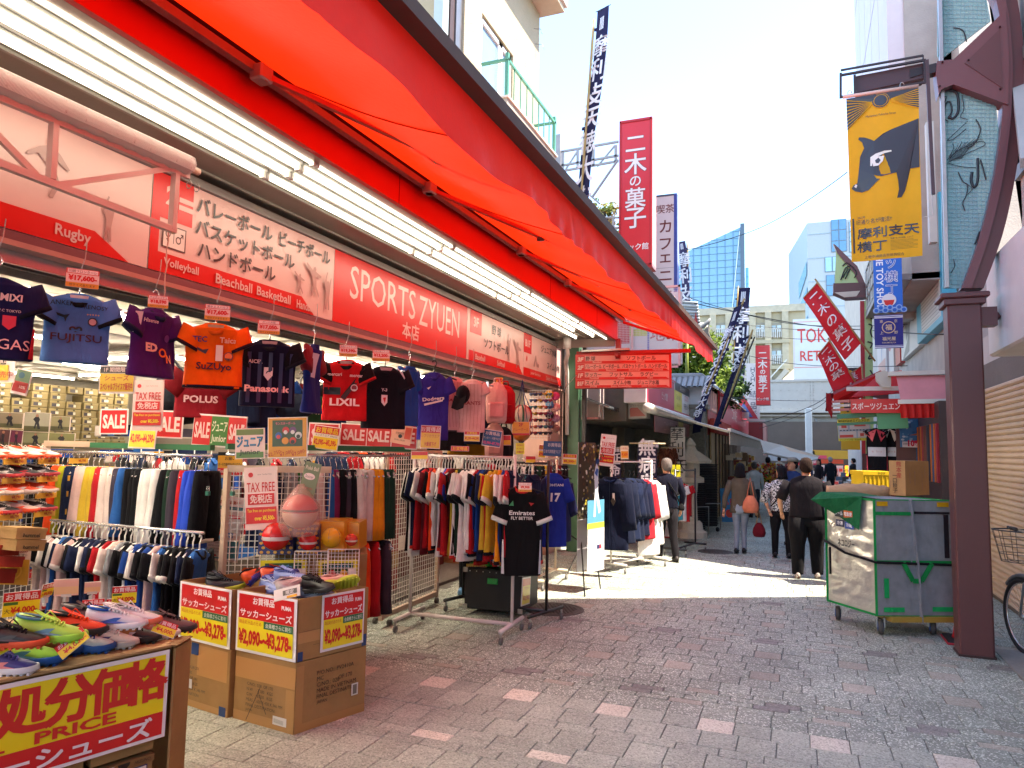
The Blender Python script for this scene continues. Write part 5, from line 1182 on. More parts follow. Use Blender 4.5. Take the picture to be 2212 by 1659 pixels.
flag_quad('crumpled red flag with white characters tucked behind the big slanted red flag',(1766,812-44),(1792,735),(1846,822),(1800,846),14.9,'二木の菓',th=.16)
flag_quad('red cloth flag corner hanging below the lamp arm',(1808,826),(1862,790),(1866,858),(1815,872),15.2,'菓子',th=.3)

# right sports shop awning
ra=T('right_red_awning','small red awning on the right with white katakana lettering on its valance','awning',(1.2,11,2.4))
def q3(mb,pts,mat):
    mb.add(pts,[(0,1,2,3)],mat)
A_=lambda x,y,Y:at(x,y,Y=Y)
mb=MB();RA=m('#d01a18','x',t=.5)
pA,pB,pC,pD=A_(1795,850,13.4),A_(1902,800,13.4),A_(1945,815,11.8),A_(1842,862,11.8)
mb.add([pA,pB,pB+V((.4,2.2,.1)),pA+V((.15,2.2,0))],[(0,1,2,3)],RA)
mb.add([pA,A_(1802,852,13.39),A_(1902,806,13.39),pB],[(0,1,2,3)],m('#8d1a18','p'))
mb.build('far_cloth',ra)
mb=MB();mb.bar(pA+V((0,-.02,0)),A_(1788,888,13.5),.08,.03,m('#7d1f22','c'));mb.add([A_(1784,848,13.3),A_(1795,852,13.3),A_(1800,880,13.3),A_(1797,905,13.3),A_(1784,880,13.3)],[(0,1,2,3,4)],m('#8d1f24','c'));mb.build('side_flap',ra)
p,q=A_(1838,892,11.7),A_(1948,886,11.7);q.z=p.z
board('lettered_valance','','',p,q,A_(1838,862,11.7).z-p.z,[('t','スポーツジュエン',.5,.48,.5,'#e6cfc9',{'bold':.015,'w':.94})],th=.02,base='#c41c1a',parent=ra)
mb=MB();mb.bar(p+V((-.05,.02,.36)),q+V((.1,.02,.36)),.06,.06,m('#c9b9b2','p'))
for k in range(3):mb.bar(A_(1800,868+k*9,13.2),A_(1838,866+k*9,11.8),.05,.04,m('#b8665c' if k != 1 else '#c9b9ae','p'))
mb.add([A_(1838,858,11.7),A_(1948,850,11.7),A_(1948,800,12.8),A_(1905,805,13.2)],[(0,1,2,3)],RA)
mb.build('frame',ra)
mb=MB();pts=[A_(1936,812,11.6),A_(2046,810,11.6),A_(2046,868,11.4),A_(1946,868,11.4)];mb.add(pts,[(0,1,2,3)],m('#d98a8c','x',t=.3));mb.build('pink_cloth',ra)
mb=MB();fs_=[];vs_=[];n=30
for k in range(n+1):
    t_=k/n;a_=A_(1944,870,11.35).lerp(A_(2046,870,11.35),t_);b_=A_(1946,903,11.35).lerp(A_(2046,902,11.35),t_);w_=.03*math.sin(k*1.3)
    vs_+=[a_,a_.lerp(b_,.5)+V((0,w_,0)),b_+V((0,w_*1.4,0))]
for k in range(n):fs_+=[(k*3,k*3+3,k*3+4,k*3+1),(k*3+1,k*3+4,k*3+5,k*3+2)]
mb.add(vs_,fs_,m('#d82420','x',t=.4),True);mb.build('near_valance',ra)
mb=MB();mb.bar(A_(1940,868,11.34),A_(2048,866,11.34),.04,.06,m('#d0c8c0','p'));mb.bar(A_(1918,808,11.6),A_(2050,804,11.6),.1,.06,m('#cfc8bd','p'));poly3(mb,[(1892,806),(1910,800),(1925,806),(1925,838),(1905,836),(1893,822)],11.65,.1,m('#b9b0a4','p'));mb.build('cassette',ra)
mb=MB();mb.bar(A_(1808,900,11.9),A_(1950,892,11.9),.12,.07,m('#3f7558','p'));mb.bar(A_(1808,917,11.9),A_(1960,910,11.9),.05,.04,m('#3f7558','p'));mb.bar(A_(1895,905,11.8),A_(1960,903,11.8),.1,.3,m('#4d8a60','p'));mb.build('green_beam',ra)
# ---------------------------------------------------------------- garments
def put(me,name,loc,rz=0,parent=None,label=None,cat=None,group=None,ry=0,rx=0):
    o=bpy.data.objects.new(name,me);COL.objects.link(o);o.location=V(loc);o.rotation_euler=(rx,ry,rz)
    if parent is not None:o.parent=parent
    else:WL[o.name]=V(loc)
    if label:tag(o,label,cat,group)
    return o

def ell(w,d,n,y,ph=0,wob=0):
    out=[]
    for k in range(n):
        a=2*math.pi*k/n;c,s_=math.cos(a),math.sin(a)
        out.append(V((w*math.copysign(abs(c)**.8,c),-d*math.copysign(abs(s_)**.75,s_)*(1+wob*math.sin(a*3+ph+y*9)),y)))
    return out

def tee(W=.5,H=.68,col='#222',slv=None,slen=.2,cuff=None,collar=None,thick=.052,prints=(),open_neck=None,n=14,droop=.9,seed=0,hem=None,side=None,kind='c',shaft=1.):
    """shirt hanging from its collar: x across, z up, front towards -y, collar at the origin"""
    rr=random.Random(seed);mb=MB();cm=m(col,kind);sm_=m(slv or col,kind)
    prof=[(-H,.50),(-H*.97,.505),(-H*.7,.49),(-H*.5,.485),(-H*.33,.50),(-H*.2,.48),(-H*.1,.42),(-H*.045,.30),(0,.15)]
    dep=lambda y:thick*(.75+.35*math.sin((y/H)*5+1)) if y>-H*.9 else thick*1.05
    fine=3 if prints and n>10 else 1;prof=[(a[0]+(b[0]-a[0])*q/fine,a[1]+(b[1]-a[1])*q/fine) for a,b in zip(prof,prof[1:]) for q in range(fine)]+prof[-1:];n=n+10*(fine>1)
    R_=[ell(W*w,max(.012,dep(y)*(1 if w>.35 else .6)),n,y,rr.random()*6 if fine==1 else 0,.16 if fine==1 else 0) for y,w in prof]
    mb.loft(R_,cm,cap=True)
    for sx in (-1,1):
        a=V((sx*W*.34,0,-H*.10));e=a+V((sx*slen*math.cos(droop),-.01,-slen*math.sin(droop)-.02));r_=[]
        for t,wd in ((0,.12),(.35,.115),(.8,.11*shaft),(1,.105*shaft)):
            c=a.lerp(e,t);ax=V((sx*math.sin(droop),0,math.cos(droop)*-1)) if 0 else V((math.sin(droop)*sx,0,math.cos(droop)))
            r_.append([c+ax*(W/.5*wd*math.cos(q*2*math.pi/10))+V((0,1,0))*(thick*.62*math.sin(q*2*math.pi/10)) for q in range(10)])
        mb.loft(r_,sm_)
        if cuff:
            c0,c1=a.lerp(e,.86),a.lerp(e,1.02);ax=V((math.sin(droop)*sx,0,math.cos(droop)))
            mb.loft([[c+ax*(W/.5*.112*shaft*math.cos(q*2*math.pi/10))+V((0,1,0))*(thick*.68*math.sin(q*2*math.pi/10)) for q in range(10)] for c in (c0,c1)],m(cuff,kind))
    if hem:mb.loft([ell(W*.51,thick*1.12,n,-H,0,.1),ell(W*.51,thick*1.12,n,-H*.96,0,.1)],m(hem,kind))
    if collar:mb.tube([V((W*.165*math.cos(a),-thick*.6*math.sin(a)-.012*(math.sin(a)>0),-.012-.05*max(0,math.sin(a)))) for a in [k*math.pi/7 for k in range(15)]],.014,m(collar,kind),n=5)
    if open_neck:mb.add([V((W*.14*math.cos(a),-thick*.62-.004,-.01-.055*max(0,math.sin(a)))) for a in [k*math.pi/7 for k in range(8)]],[tuple(range(8))],m(open_neck,'c'))
    if side:
        for sx in (-1,1):mb.add([V((sx*W*.5,-thick*.45,-H*.98)),V((sx*W*.43,-thick*.95,-H*.98)),V((sx*W*.46,-thick*.8,-H*.6)),V((sx*W*.49,-thick*.5,-H*.6))],[(0,1,2,3)],m(side,kind))
    # printing follows the cloth front
    def front(p_):
        y=p_.y;w=.49*W;u=max(-.98,min(.98,p_.x/w));d=dep(y)*(1-abs(u)**2.6)**.38
        return V((p_.x,-d*1.17-.002-p_.z,y))
    mb.fn=front
    for i,e in enumerate(prints):
        z=.001+.0012*i
        if e[0]=='r':mb.rect(e[1]*W,-e[2]*H,e[3]*W,-e[4]*H,z,m(e[5],'g'),4,2)
        elif e[0]=='p':mb.poly([(a*W,-b*H) for a,b in e[1]],z,m(e[2],'g'))
        elif e[0]=='o':mb.poly([(e[1]*W+e[3]*W*math.cos(k*.524),-e[2]*H+e[3]*W*math.sin(k*.524)) for k in range(12)],z,m(e[4],'g'))
        else:
            o=dict(e[6]) if len(e)>6 else {}
            if 'mw' in o:o['maxw']=o.pop('mw')*W
            mb.text(e[1],e[2]*W,-e[3]*H,e[4]*W,m(e[5],'g'),z=z,**o)
    mb.fn=None
    for p_ in mb.v:p_.y+=(1 if p_.y<0 else -1)*(noise.noise(V((p_.x*9+p_.z*3,p_.z*4-p_.x*2,seed)))*.5+noise.noise(V((p_.x*22,p_.z*7,seed+5)))*.22)*thick*.55
    return mb.mesh((0,0,0),'shirt')

_hm={}

def hanger(kind,W=.4):
    k=(kind,W)
    if k in _hm:return _hm[k]
    mb=MB();mt={'w':m('#e9e6df','p'),'c':m('#c9c9c9','t',rough=.2),'b':BLACK,'n':m('#cbb69a','p')}[kind]
    mb.tube([V((0,0,.0)),V((0,0,.05)),V((.012,0,.065)),V((.02,0,.085)),V((.01,0,.105)),V((-.008,0,.108)),V((-.018,0,.092))],.004 if kind=='c' else .006,mt,n=5)
    mb.tube([V((-W/2,0,-.06)),V((-W*.22,0,-.02)),V((0,0,.0)),V((W*.22,0,-.02)),V((W/2,0,-.06))],.007,mt,n=5)
    if kind=='c':
        for sx in (-1,1):mb.box((sx*W*.36-.012,-.012,-.075),(sx*W*.36+.012,.012,-.02),mt)
    _hm[k]=mb.mesh((0,0,0),'hanger');return _hm[k]

def shorts(W=.36,H=.46,col='#222',stripe=None,thick=.046,seed=0,long=1.,prints=()):
    rr=random.Random(seed);mb=MB();cm=m(col,'c')
    for sx in (-1,1):
        fl_=rr.uniform(.9,1.12)
        r_=[]
        for y,w,cx,d in ((-.02*H,.25,.25,.6),(-.25*H,.27,.26,1.0),(-.5*H,.27,.27,1.15),(-.8*H,.275,.29,1.3*fl_),(-H,.28,.30,1.35*fl_)):
            r_.append([V((sx*W*cx,0,0))+q for q in ell(W*w,thick*d,10,y,rr.random()*6,.2)])
        mb.loft(r_,cm)
    mb.loft([ell(W*.49,thick*.7,12,-.06*H),ell(W*.48,thick*.6,12,0)],cm)
    if stripe:mb.loft([ell(W*.585,thick*1.5,10,-H*1.0),ell(W*.58,thick*1.45,10,-H*.955)],m(stripe,'c'))
    mb.fn=lambda p_:V((p_.x,-thick*1.35-.004-p_.z,p_.y))
    for e in prints:mb.text(e[0],e[1]*W,-e[2]*H,e[3]*W,m(e[4],'g'),z=.002,bold=.02,rot=e[5] if len(e)>5 else 0)
    mb.fn=None
    return mb.mesh((0,0,0),'shorts')

def face_cam(p,extra=0):return math.atan2(p[1],p[0])-math.pi/2+extra

def hung(name,label,px,py,Dp,me,hk='c',extra=0,cat='shirt',group=None,W=.4,z0=None):
    p=at(px,py,D=Dp);o=put(me,name,p,face_cam(p,extra),None,label,cat,group);put(hanger(hk,W),'hanger',(0,0,.0),0,o)
    return o

PC=lambda pr,col='#f0a0a0':None
def tagcard(px,py,Dp,txt,label,w=.13,extra=0,top='#e9d8d0',mid='#e8c8c0',bot='#d9952a'):
    p=at(px,py,D=Dp);a=face_cam(p,extra);u=V((math.cos(a),math.sin(a),0));n=V((math.sin(a),-math.cos(a),0))*.0
    board('price_card',label,'price card',p-u*w/2+n,p+u*w/2+n,w*.66,[('r',0,.72,1,1,'#d23c34'),('r',.04,.76,.96,.97,'#f0d8d4'),('t',txt[1],.5,.86,.17,'#7a1c1c',{'mw':.85}),('r',0,.25,1,.72,mid),('t',txt[0],.5,.48,.36,'#d22820',{'bold':.06,'mw':.9}),('r',0,0,1,.25,bot),('t','他サイズあります',.5,.12,.14,'#4a2010',{'mw':.8})],base='#eedcd6')

# jerseys displayed under the fascia sign
BX=4.0
def disp(px,py,Dp,label,price=None,ex=0,hk='c',**k):
    k['W'] *= .76;k['slen']=k.get('slen',.2)*.72;k['droop']=1.08;k['H'] *= 1.06
    k['prints']=[(e[:6]+({**e[6],**({'w':e[6]['w']*.76} if 'w' in e[6] else {})},) if e[0]=='t' and len(e)>6 else e) for e in k.get('prints',())]
    o=hung('display_jersey',label,px,py,Dp,tee(**k),hk,ex,group='jerseys hung under the fascia sign')
    p=V(o.location);mb=MB();mb.tube([p+V((-.008,0,.1)),p+V((0,0,.14)),p+V((.01,.01,.2)),p+V((0,.02,.29))],.003,STEEL,n=4)
    s_=mb.build('wire_hook',None,p);s_.parent=o;s_.location=(0,0,0);s_.rotation_euler=(0,0,-o.rotation_euler.z);
    s_.data.transform(Matrix.Identity(4))
    if price:tagcard(*price[0],Dp-.12,price[1],price[2],w=price[3] if len(price)>3 else .16)
    return o

disp(172,637,3.75,'light blue football jersey with black collar and large black sponsor lettering',((177,622),('¥17,600-','川崎フロンターレ'),'red and orange price card pinned above the light blue jersey',.145),W=.40,H=.34,col='#4f78bd',cuff='#17171c',collar='#17171c',open_neck='#c9a0a4',slen=.14,thick=.06,seed=1,
     prints=[('t','ANKER',-.24,.16,.075,'#1c1c24',{'bold':.01}),('t','RENOSY',.26,.19,.07,'#1c1c24',{'bold':.01}),('t','FUJITSU',0,.66,.17,'#15151c',{'bold':.01,'w':.30}),('t','∞',-.02,.52,.1,'#15151c',{'bold':.03}),('o',.22,.40,.075,'#2a2430'),('o',.22,.40,.055,'#c89a9a'),('p',[(-.32,.30),(-.2,.33),(-.12,.31),(-.16,.37),(-.18,.43),(-.2,.37),(-.3,.34)],'#15151c')]+[('o',.14+.04*k,.30,.012,'#d8a060') for k in range(5)])
disp(-8,600,3.35,'dark navy jersey with red side cut off by the left picture edge',None,ex=.1,W=.44,H=.36,col='#1c1c48',slv='#1c1a40',cuff='#101022',slen=.15,seed=2,side='#b01c2c',prints=[('t','MIXI',.18,.24,.1,'#e8c8c8',{'bold':.03}),('t','F.C TOKYO',.18,.40,.035,'#e8c8c8'),('p',[(.1,.46),(.26,.46),(.26,.58),(.18,.64),(.1,.58)],'#c83048'),('t','GAS',.25,.82,.15,'#e0bcbc',{'bold':.0})])
disp(335,668,4.0,'purple jersey with striped shoulder turned to the right, orange sponsor mark',((341,665),('¥18,590','サンフレッチェ'),'price card pinned above the purple jersey',.10),ex=.75,W=.40,H=.36,col='#4a1c62',cuff='#1c1738',collar='#1c1738',slen=.14,seed=3,prints=[('t','Hisense',-.2,.2,.07,'#e8c0c8',{'bold':.02}),('t','ED',-.12,.58,.16,'#e8b8a8',{'bold':.05}),('t','O',.12,.64,.17,'#e8702a',{'bold':.03}),('t','N',.26,.72,.16,'#e8702a',{'bold':.03}),('o',.2,.42,.07,'#6a3a80'),('r',-.5,.1,-.4,.4,'#d8b8c0')])
disp(467,700,4.2,'bright orange jersey with navy cuffs and dark sponsor lettering',((469,692),('¥17,600-','清水エスパルス'),'red and orange price card pinned above the orange jersey',.135),W=.42,H=.36,col='#e85a08',cuff='#2a1420',collar='#d85210',open_neck='#b0846a',hem='#201828',slen=.13,seed=4,prints=[('t','ITEC',-.27,.26,.1,'#3a2a6a',{'bold':.02}),('t','Taica',.22,.26,.1,'#eab49a',{'bold':.02}),('t','SuZUyo',0,.68,.17,'#38202a',{'bold':.03,'w':.25}),('p',[(-.3,.38),(-.2,.42),(-.1,.40),(-.15,.48),(-.2,.46),(-.28,.43)],'#38202a'),('o',.24,.5,.08,'#5a2a2a'),('o',.24,.5,.065,'#e86a20'),('r',.02,.34,.14,.58,'#e8cabc')])
disp(583,735,4.55,'navy and black striped jersey with white sponsor lettering',((580,722),('¥17,050-','ガンバ大阪'),'price card pinned above the navy striped jersey',.13),W=.44,H=.40,col='#14142e',slv='#101018',cuff='#181824',collar='#20202c',open_neck='#a88a90',slen=.15,seed=5,prints=[('r',-.38+.19*k,.2,-.31+.19*k,.95,'#20204c') for k in range(5)]+[('t','DAICEL',-.27,.34,.07,'#d8c0c4',{'bold':.02}),('t','Panasonic',0,.74,.13,'#e8b8b8',{'bold':.04,'w':.36}),('p',[(-.08,.42),(.08,.42),(.08,.54),(0,.62),(-.08,.54)],'#d8c8cc'),('t','G',0,.51,.1,'#14142e',{'bold':.04})])
disp(678,745,4.9,'blue and dark red jersey hanging edge-on beside the red jersey',None,ex=1.25,W=.40,H=.44,col='#1c2870',slv='#7a1f2a',slen=.18,seed=6,prints=[('r',-.4,.15,-.1,.5,'#c8ccd8')])
disp(748,778,5.25,'red and black jersey with slanting stripe and white sponsor lettering',((752,770),('¥19,390-','鹿島アントラーズ'),'price card pinned above the red and black jersey',.125),W=.42,H=.42,col='#c41c22',slv='#191418',cuff='#b01c20',collar='#191418',open_neck='#a08080',slen=.15,seed=7,prints=[('p',[(-.48,.46),(-.1,.46),(-.1,.58),(-.48,.58)],'#191418'),('p',[(-.1,.62),(.42,.12),(.46,.18),(.0,.66)],'#191418'),('t','mercari',-.24,.25,.07,'#ead0cc',{'bold':.02}),('t','mercari',.25,.26,.07,'#ead0cc',{'bold':.02}),('t','LIXIL',0,.70,.17,'#f0dcd8',{'bold':.03,'w':.28}),('o',.2,.46,.08,'#e0c8c8'),('o',.2,.46,.06,'#8a2028')])
disp(832,792,5.6,'black national team shirt with three white shoulder stripes and small crest',((823,780),('¥13,200-','日本代表レプリカ'),'price card pinned above the black striped-shoulder shirt',.13),ex=.25,W=.46,H=.46,col='#15151e',cuff='#15151e',collar='#15151e',open_neck='#b08a90',slen=.17,seed=8,prints=[('t','Y-3',-.02,.38,.07,'#d8ccd0',{'bold':.03}),('p',[(-.08,.46),(.06,.46),(.06,.58),(-.01,.64),(-.08,.58)],'#e0d8d8'),('p',[(-.05,.5),(.03,.5),(.0,.6)],'#c82830')]+[('p',[(.22+.06*k,.02+.03*k),(.24+.06*k,.02+.03*k),(.42+.04*k,.16+.04*k),(.40+.04*k,.17+.04*k)],'#d8ccd0') for k in range(3)])
disp(884,792,5.9,'plain royal blue T-shirt hanging side-on with a small white tag',None,ex=1.1,W=.42,H=.46,col='#1c52a8',slen=.16,seed=9,prints=[('r',-.3,.22,-.1,.4,'#d8c8c4')])
disp(938,805,6.3,'purple-blue T-shirt with white baseball team script',None,W=.36,H=.56,col='#332a86',slen=.17,collar='#2a2270',seed=10,hk='b',prints=[('t','Dodgers',0,.40,.15,'#e6ccd0',{'bold':.03,'rot':.12,'w':.25}),('p',[(-.3,.47),(.3,.40),(.3,.425),(-.28,.5)],'#e6ccd0'),('p',[(-.22,.24),(-.08,.21),(-.16,.26)],'#e6ccd0')])
for px,py,ex,tx,lb in ((982,815,.5,'JAPAN','bagged white pinstripe baseball shirt with a black cap clipped on'),(1020,820,-.2,'GIANTS','bagged pale baseball shirt with red lettering beside the pinstripe shirt')):
    disp(px,py,6.6,lb,None,ex=ex,W=.34,H=.46,col='#d9a8a4',slen=.12,thick=.05,seed=px,prints=[('r',-.4+k*.13,.1,-.385+k*.13,.95,'#b06a6e') for k in range(7)]+[('t',tx,0,.45,.13,'#9c3038',{'bold':.03,'w':.24})])
mb=MB();c=at(1000,852,D=6.45);mb.ball(c+V((0,0,.0)),.065,m('#16151a','c'),sc=(1,1,1.3));mb.loft([[c+V((x*.06,-.05-.06*t,-.03-.12*t+.02*abs(x))) for x in (-1,-.5,0,.5,1)] for t in (0,1)],m('#16151a','c'),closed=False);one(mb,'baseball_cap','black baseball cap clipped over the bagged pinstripe shirt','cap')
# second line of shirts deeper inside
for i,(px,py,Dp,col,sc,lb,pr) in enumerate(((438,798,5.2,'#7d1420','#6a1018','dark red jersey with white sponsor lettering, lower and behind the orange one',[('t','POLUS',0,.62,.15,'#d8b0b0',{'bold':.03,'w':.26})]),
    (515,815,5.6,'#1c2c48','#7d8490','dark blue training top with grey sleeve panels in the second row',[]),(550,825,5.7,'#17213c',None,'navy shirt with white badge in the second row',[('r',-.06,.15,.06,.35,'#c9c4c0')]),
    (590,820,5.8,'#143a78',None,'royal blue baseball T-shirt with white script in the second row',[('t','Dodgers',0,.22,.12,'#c9c8cc',{'bold':.02,'rot':.12})]),(650,830,6.0,'#7a1c22','#141418','maroon shirt in the second row beside the green jersey',[('t','TOSHIBA',0,.5,.09,'#d8c4c0')]),
    (668,852,5.9,'#22482c','#8c9a3c','green and yellow rugby jersey with white lettering',[('t','TOYOTA',0,.4,.12,'#d8d4c8',{'bold':.02})]),(705,845,6.1,'#16325c','#16325c','blue rugby jersey with katakana lettering behind the red jersey',[('t','リポビタンD',0,.35,.09,'#c8d0dc',{'bold':.01})]),(480,860,6.2,'#8c2a34','#c8b8b0','striped red and white sock-like garment between second-row shirts',[]))):
    hung('second_row_shirt',lb,px,py,Dp+.7,tee(W=.40,H=.40 if i != 3 else .58,col=col,slv=sc,slen=.17,seed=20+i,prints=pr),'b',0,group='second row of shirts inside the shop')

# bags and small goods at the far end
def pack(px,py,Dp,s,col,label,front='#b8606a'):
    p=at(px,py,D=Dp);t=T('backpack',label,'backpack',p);M0=Matrix.Translation(p)@Matrix.Rotation(face_cam(p),4,'Z')
    mb=MB();mb.M=M0;mb.loft([[V((x*w*s,y*d*s,z*s)) for x,y in ((-1,-.6),(-.6,-1),(.6,-1),(1,-.6),(1,.8),(-1,.8))] for z,w,d in ((-.5,.13,.07),(-.45,.16,.1),(-.2,.17,.11),(.0,.16,.1),(.1,.1,.06),(.14,.03,.03))],m(col,'c'));mb.build('bag',t)
    mb=MB();mb.M=M0;mb.bev((-.12*s,-.15*s,-.42*s),(.12*s,-.08*s,-.18*s),m(front,'c'),r=.03);mb.build('pocket',t)
    mb=MB();mb.M=M0;mb.tube([(-.03,0,.13*s),(-.02,0,.2*s),(.02,0,.2*s),(.03,0,.13*s)],.008,m(col,'c'),n=5);mb.build('loop',t);return t
pack(1073,845,6.9,.62,'#d8a09a','pink backpack in clear plastic hanging near the end of the shop front','#d48c8c')
pack(1092,850,7.1,.6,'#b01c24','red backpack hanging behind the pink one','#a01820')
pack(1068,930,7.0,.55,'#c08a80','small pale pink backpack hanging lower beneath the pink one','#b87c74');pack(1088,940,7.15,.6,'#1c1a1e','black backpack hanging behind the small pale one','#241f24')
p=at(1127,893,D=7.6);mb=MB();mb.ball(p+V((0,0,-.02)),.105,m('#cfc0ac','p'),n=16,k=10)
for k in range(6):
    a=k*1.05;mb.tube([p+V((.108*math.cos(a)*math.sin(q),.108*math.sin(a)*math.sin(q),-.02+.108*math.cos(q))) for q in [.2+x*.28 for x in range(10)]],.01,m('#2e6a50' if k%2 else '#b83434','p'),n=4)
one(mb,'volleyball','green red and white volleyball in a blue net bag','ball')
p2=p+V((0,0,-.2));mb=MB();mb.ball(p2,.1,m('#c86a1c','p'),n=16,k=10);one(mb,'basketball','orange ball at the bottom of the blue net bag','ball')
mb=MB()
for k in range(8):a=k*.785;mb.tube([p+V((0,0,.36)),p+V((.03*math.cos(a),.03*math.sin(a),.2)),p+V((.115*math.cos(a),.115*math.sin(a),.0)),p+V((.115*math.cos(a+.3),.115*math.sin(a+.3),-.2)),p+V((0,0,-.33))],.004,m('#2a3a6a','c'),n=3)
one(mb,'net_bag','blue net bag holding two balls under the fascia end','net bag')
for i in range(4):
    for j in range(7):
        p=at(1152+i*11,850+j*14,D=7.9);c=R.choice(['#8a2c3c','#2c3a5c','#a88a30','#5c3468','#1f1f24','#b05a48','#3c6a70'])
        mb=MB();mb.M=Matrix.Translation(p);mb.tube([(-.04,0,0),(-.02,-.015,-.012),(0,-.005,0),(.02,-.015,-.012),(.04,0,0)],[.012,.02,.006,.02,.012],m(c,'p'),n=6);one(mb,'swim_goggles',['top','second','third','fourth','fifth','sixth','lowest'][j]+' row, '+['first','second','third','fourth'][i]+' across: small swimming goggles on the wire display','goggles','swimming goggles on the wire display')
mb=MB();a=at(1145,842,D=8.0);mb.M=frame(a+V((0,0,-.55)),a+V((.25,.02,-.55)))
for k in range(9):mb.box((k*.03,0,0),(k*.03+.004,.55,.004),STEEL)
for k in range(19):mb.box((0,k*.03,0),(.25,k*.03+.004,.004),STEEL)
one(mb,'wire_display','hanging wire grid display carrying swimming goggles','display grid')
for i,(px,py,c) in enumerate(((1186,852,'#c8a030'),(1200,856,'#c84a7a'),(1187,874,'#4a88b0'),(1201,880,'#d89a94'),(1187,896,'#3a3236'),(1200,904,'#9c7a90'),(1188,916,'#7a5a58'),(1200,926,'#8c6a60'))):
    p=at(px,py,D=8.2);mb=MB();mb.ball(p,.055,m(c,'c'),n=10,k=6,sc=(1,.4,.9));one(mb,'bathing_hat',{'#c8a030':'yellow','#c84a7a':'pink','#4a88b0':'blue','#d89a94':'pale pink','#3a3236':'black','#9c7a90':'mauve','#7a5a58':'brown','#8c6a60':'tan'}[c]+' swimming cap hanging by the shop end pier','cap')

# ---------------------------------------------------------------- rails of clothes
CN={}
NAMES=[('#121216','black'),('#c88a1c','mustard'),('#e0481c','orange-red'),('#a8a424','yellow-green'),('#1a2340','dark navy'),('#c9a8a2','pale pink'),('#a81c24','red'),('#d8c4bc','off-white'),('#2a5a9c','mid blue'),('#3c3440','dark grey'),('#1c3326','dark green'),('#2a48b8','royal blue'),('#c0a030','golden'),('#8d8f94','grey'),('#356a34','green'),('#7a2450','magenta'),('#d8861c','amber'),('#5a1820','maroon'),('#e2dcd8','white'),('#1d3f86','blue'),('#3a9ab0','teal')]
for h_,n_ in NAMES:CN[n_]=h_
ORD=['first','second','third','fourth','fifth','sixth','seventh','eighth','ninth','tenth','eleventh','twelfth']

def rail_row(A,B,cols,kind,where,group,hk='c',rot=0,zoff=-.12,gs=None,jit=.12,sizes=(.30,.46),slen=.12,side_sleeve=True,extra=None):
    A,B=V(A),V(B);d=(B-A);ang=math.atan2(d.y,d.x)+math.pi/2;n=len(cols);cnt={}
    for i,cn in enumerate(cols):
        cnt[cn]=cnt.get(cn,0)+1
        s_=R.uniform(.9,1.08);p=A.lerp(B,(i+.5)/n)+V((0,0,zoff));c=CN[cn]
        w,h=sizes;seed=R.randrange(9999)
        pr=(extra or {}).get(i,())
        if kind=='shorts':me=shorts(w*s_,h*R.uniform(.9,1.1),c,R.choice([None,None,'#c9b8b0']),seed=seed,prints=pr)
        elif kind=='trousers':me=shorts(w*s_,h,c,seed=seed,thick=.042)
        else:me=tee(W=w*s_,H=h*R.uniform(.93,1.07),col=c,slv=R.choice([c,c,c,'#d8d0cc','#15151a']),slen=slen,thick=.042,n=10,droop=1.15,seed=seed,cuff=R.choice([None,None,'#d8d0cc','#15151a']),collar=R.choice([None,c,'#15151a']),hem=R.choice([None,None,'#15151a','#c03028']),prints=pr)
        nb=cols[i-1] if i>0 else None;na=cols[i+1] if i<n-1 else None
        o_=ORD[cnt[cn]-1] if cols.count(cn)>1 else ''
        item={'shorts':'shorts','trousers':'trousers','tee':'shirt'}[kind]
        lab=(o_+' ' if o_ else '')+cn+' '+item+' from the left on '+where if o_ else cn+' '+item+' on '+where+(' next to the '+(nb or na)+' one')
        o=put(me,{'shorts':'hanging_shorts','trousers':'hanging_trousers','tee':'hanging_shirt'}[kind],p,ang+rot+R.uniform(-jit,jit),None,lab[:110],item,group,rx=R.uniform(-.03,.03),ry=R.uniform(-.03,.03));put(hanger(hk,.30 if kind != 'tee' else .36),'hanger',(0,0,0.0),0,o)

def tubes(mb,segs,r,mat):
    for a,b in segs:mb.tube([a,b],r,mat,n=8)

# left rail of shorts
A1,B1=at(100,962,D=6.4),at(458,984,D=5.7);B1.z=A1.z=1.64
rk=T('shorts_rail','long chrome rail with green top bar carrying shorts along the left of the opening','clothes rail',(A1+B1)/2-V((0,0,1.6)))
mb=MB();tubes(mb,[(A1,B1)],.013,CHROME);mb.build('rail',rk)
mb=MB();mb.bar(A1+V((0,0,.07)),A1.lerp(B1,.3)+V((0,0,.07)),.05,.05,m('#c8a890','p'));mb.bar(A1.lerp(B1,.3)+V((0,.0,.065)),B1+V((.0,0,.065)),.05,.045,m('#2e6a44','p'));mb.build('top_bar',rk)
mb=MB();mb.bar(A1+V((0,0,.07)),V((A1.x,A1.y,0)),.05,.05,m('#c8a890','p'));mb.build('end_post',rk)
cols=['black','mustard','black','black','orange-red','yellow-green','dark navy','dark navy','pale pink','pale pink','golden','golden','red','off-white','off-white','dark grey','mid blue','black','black','black','white','white','white','black','dark green','dark grey','red','royal blue','royal blue','black']
rail_row(A1+V((0,.0,0)),B1,cols,'shorts','the upper left rail','shorts on the upper left rail',rot=.25,sizes=(.31,.60),extra={16:[('RETO',.3,.7,.12,'#1c2c50',-1.4)],24:[('adidas',.2,.85,.12,'#d8d0cc')]})
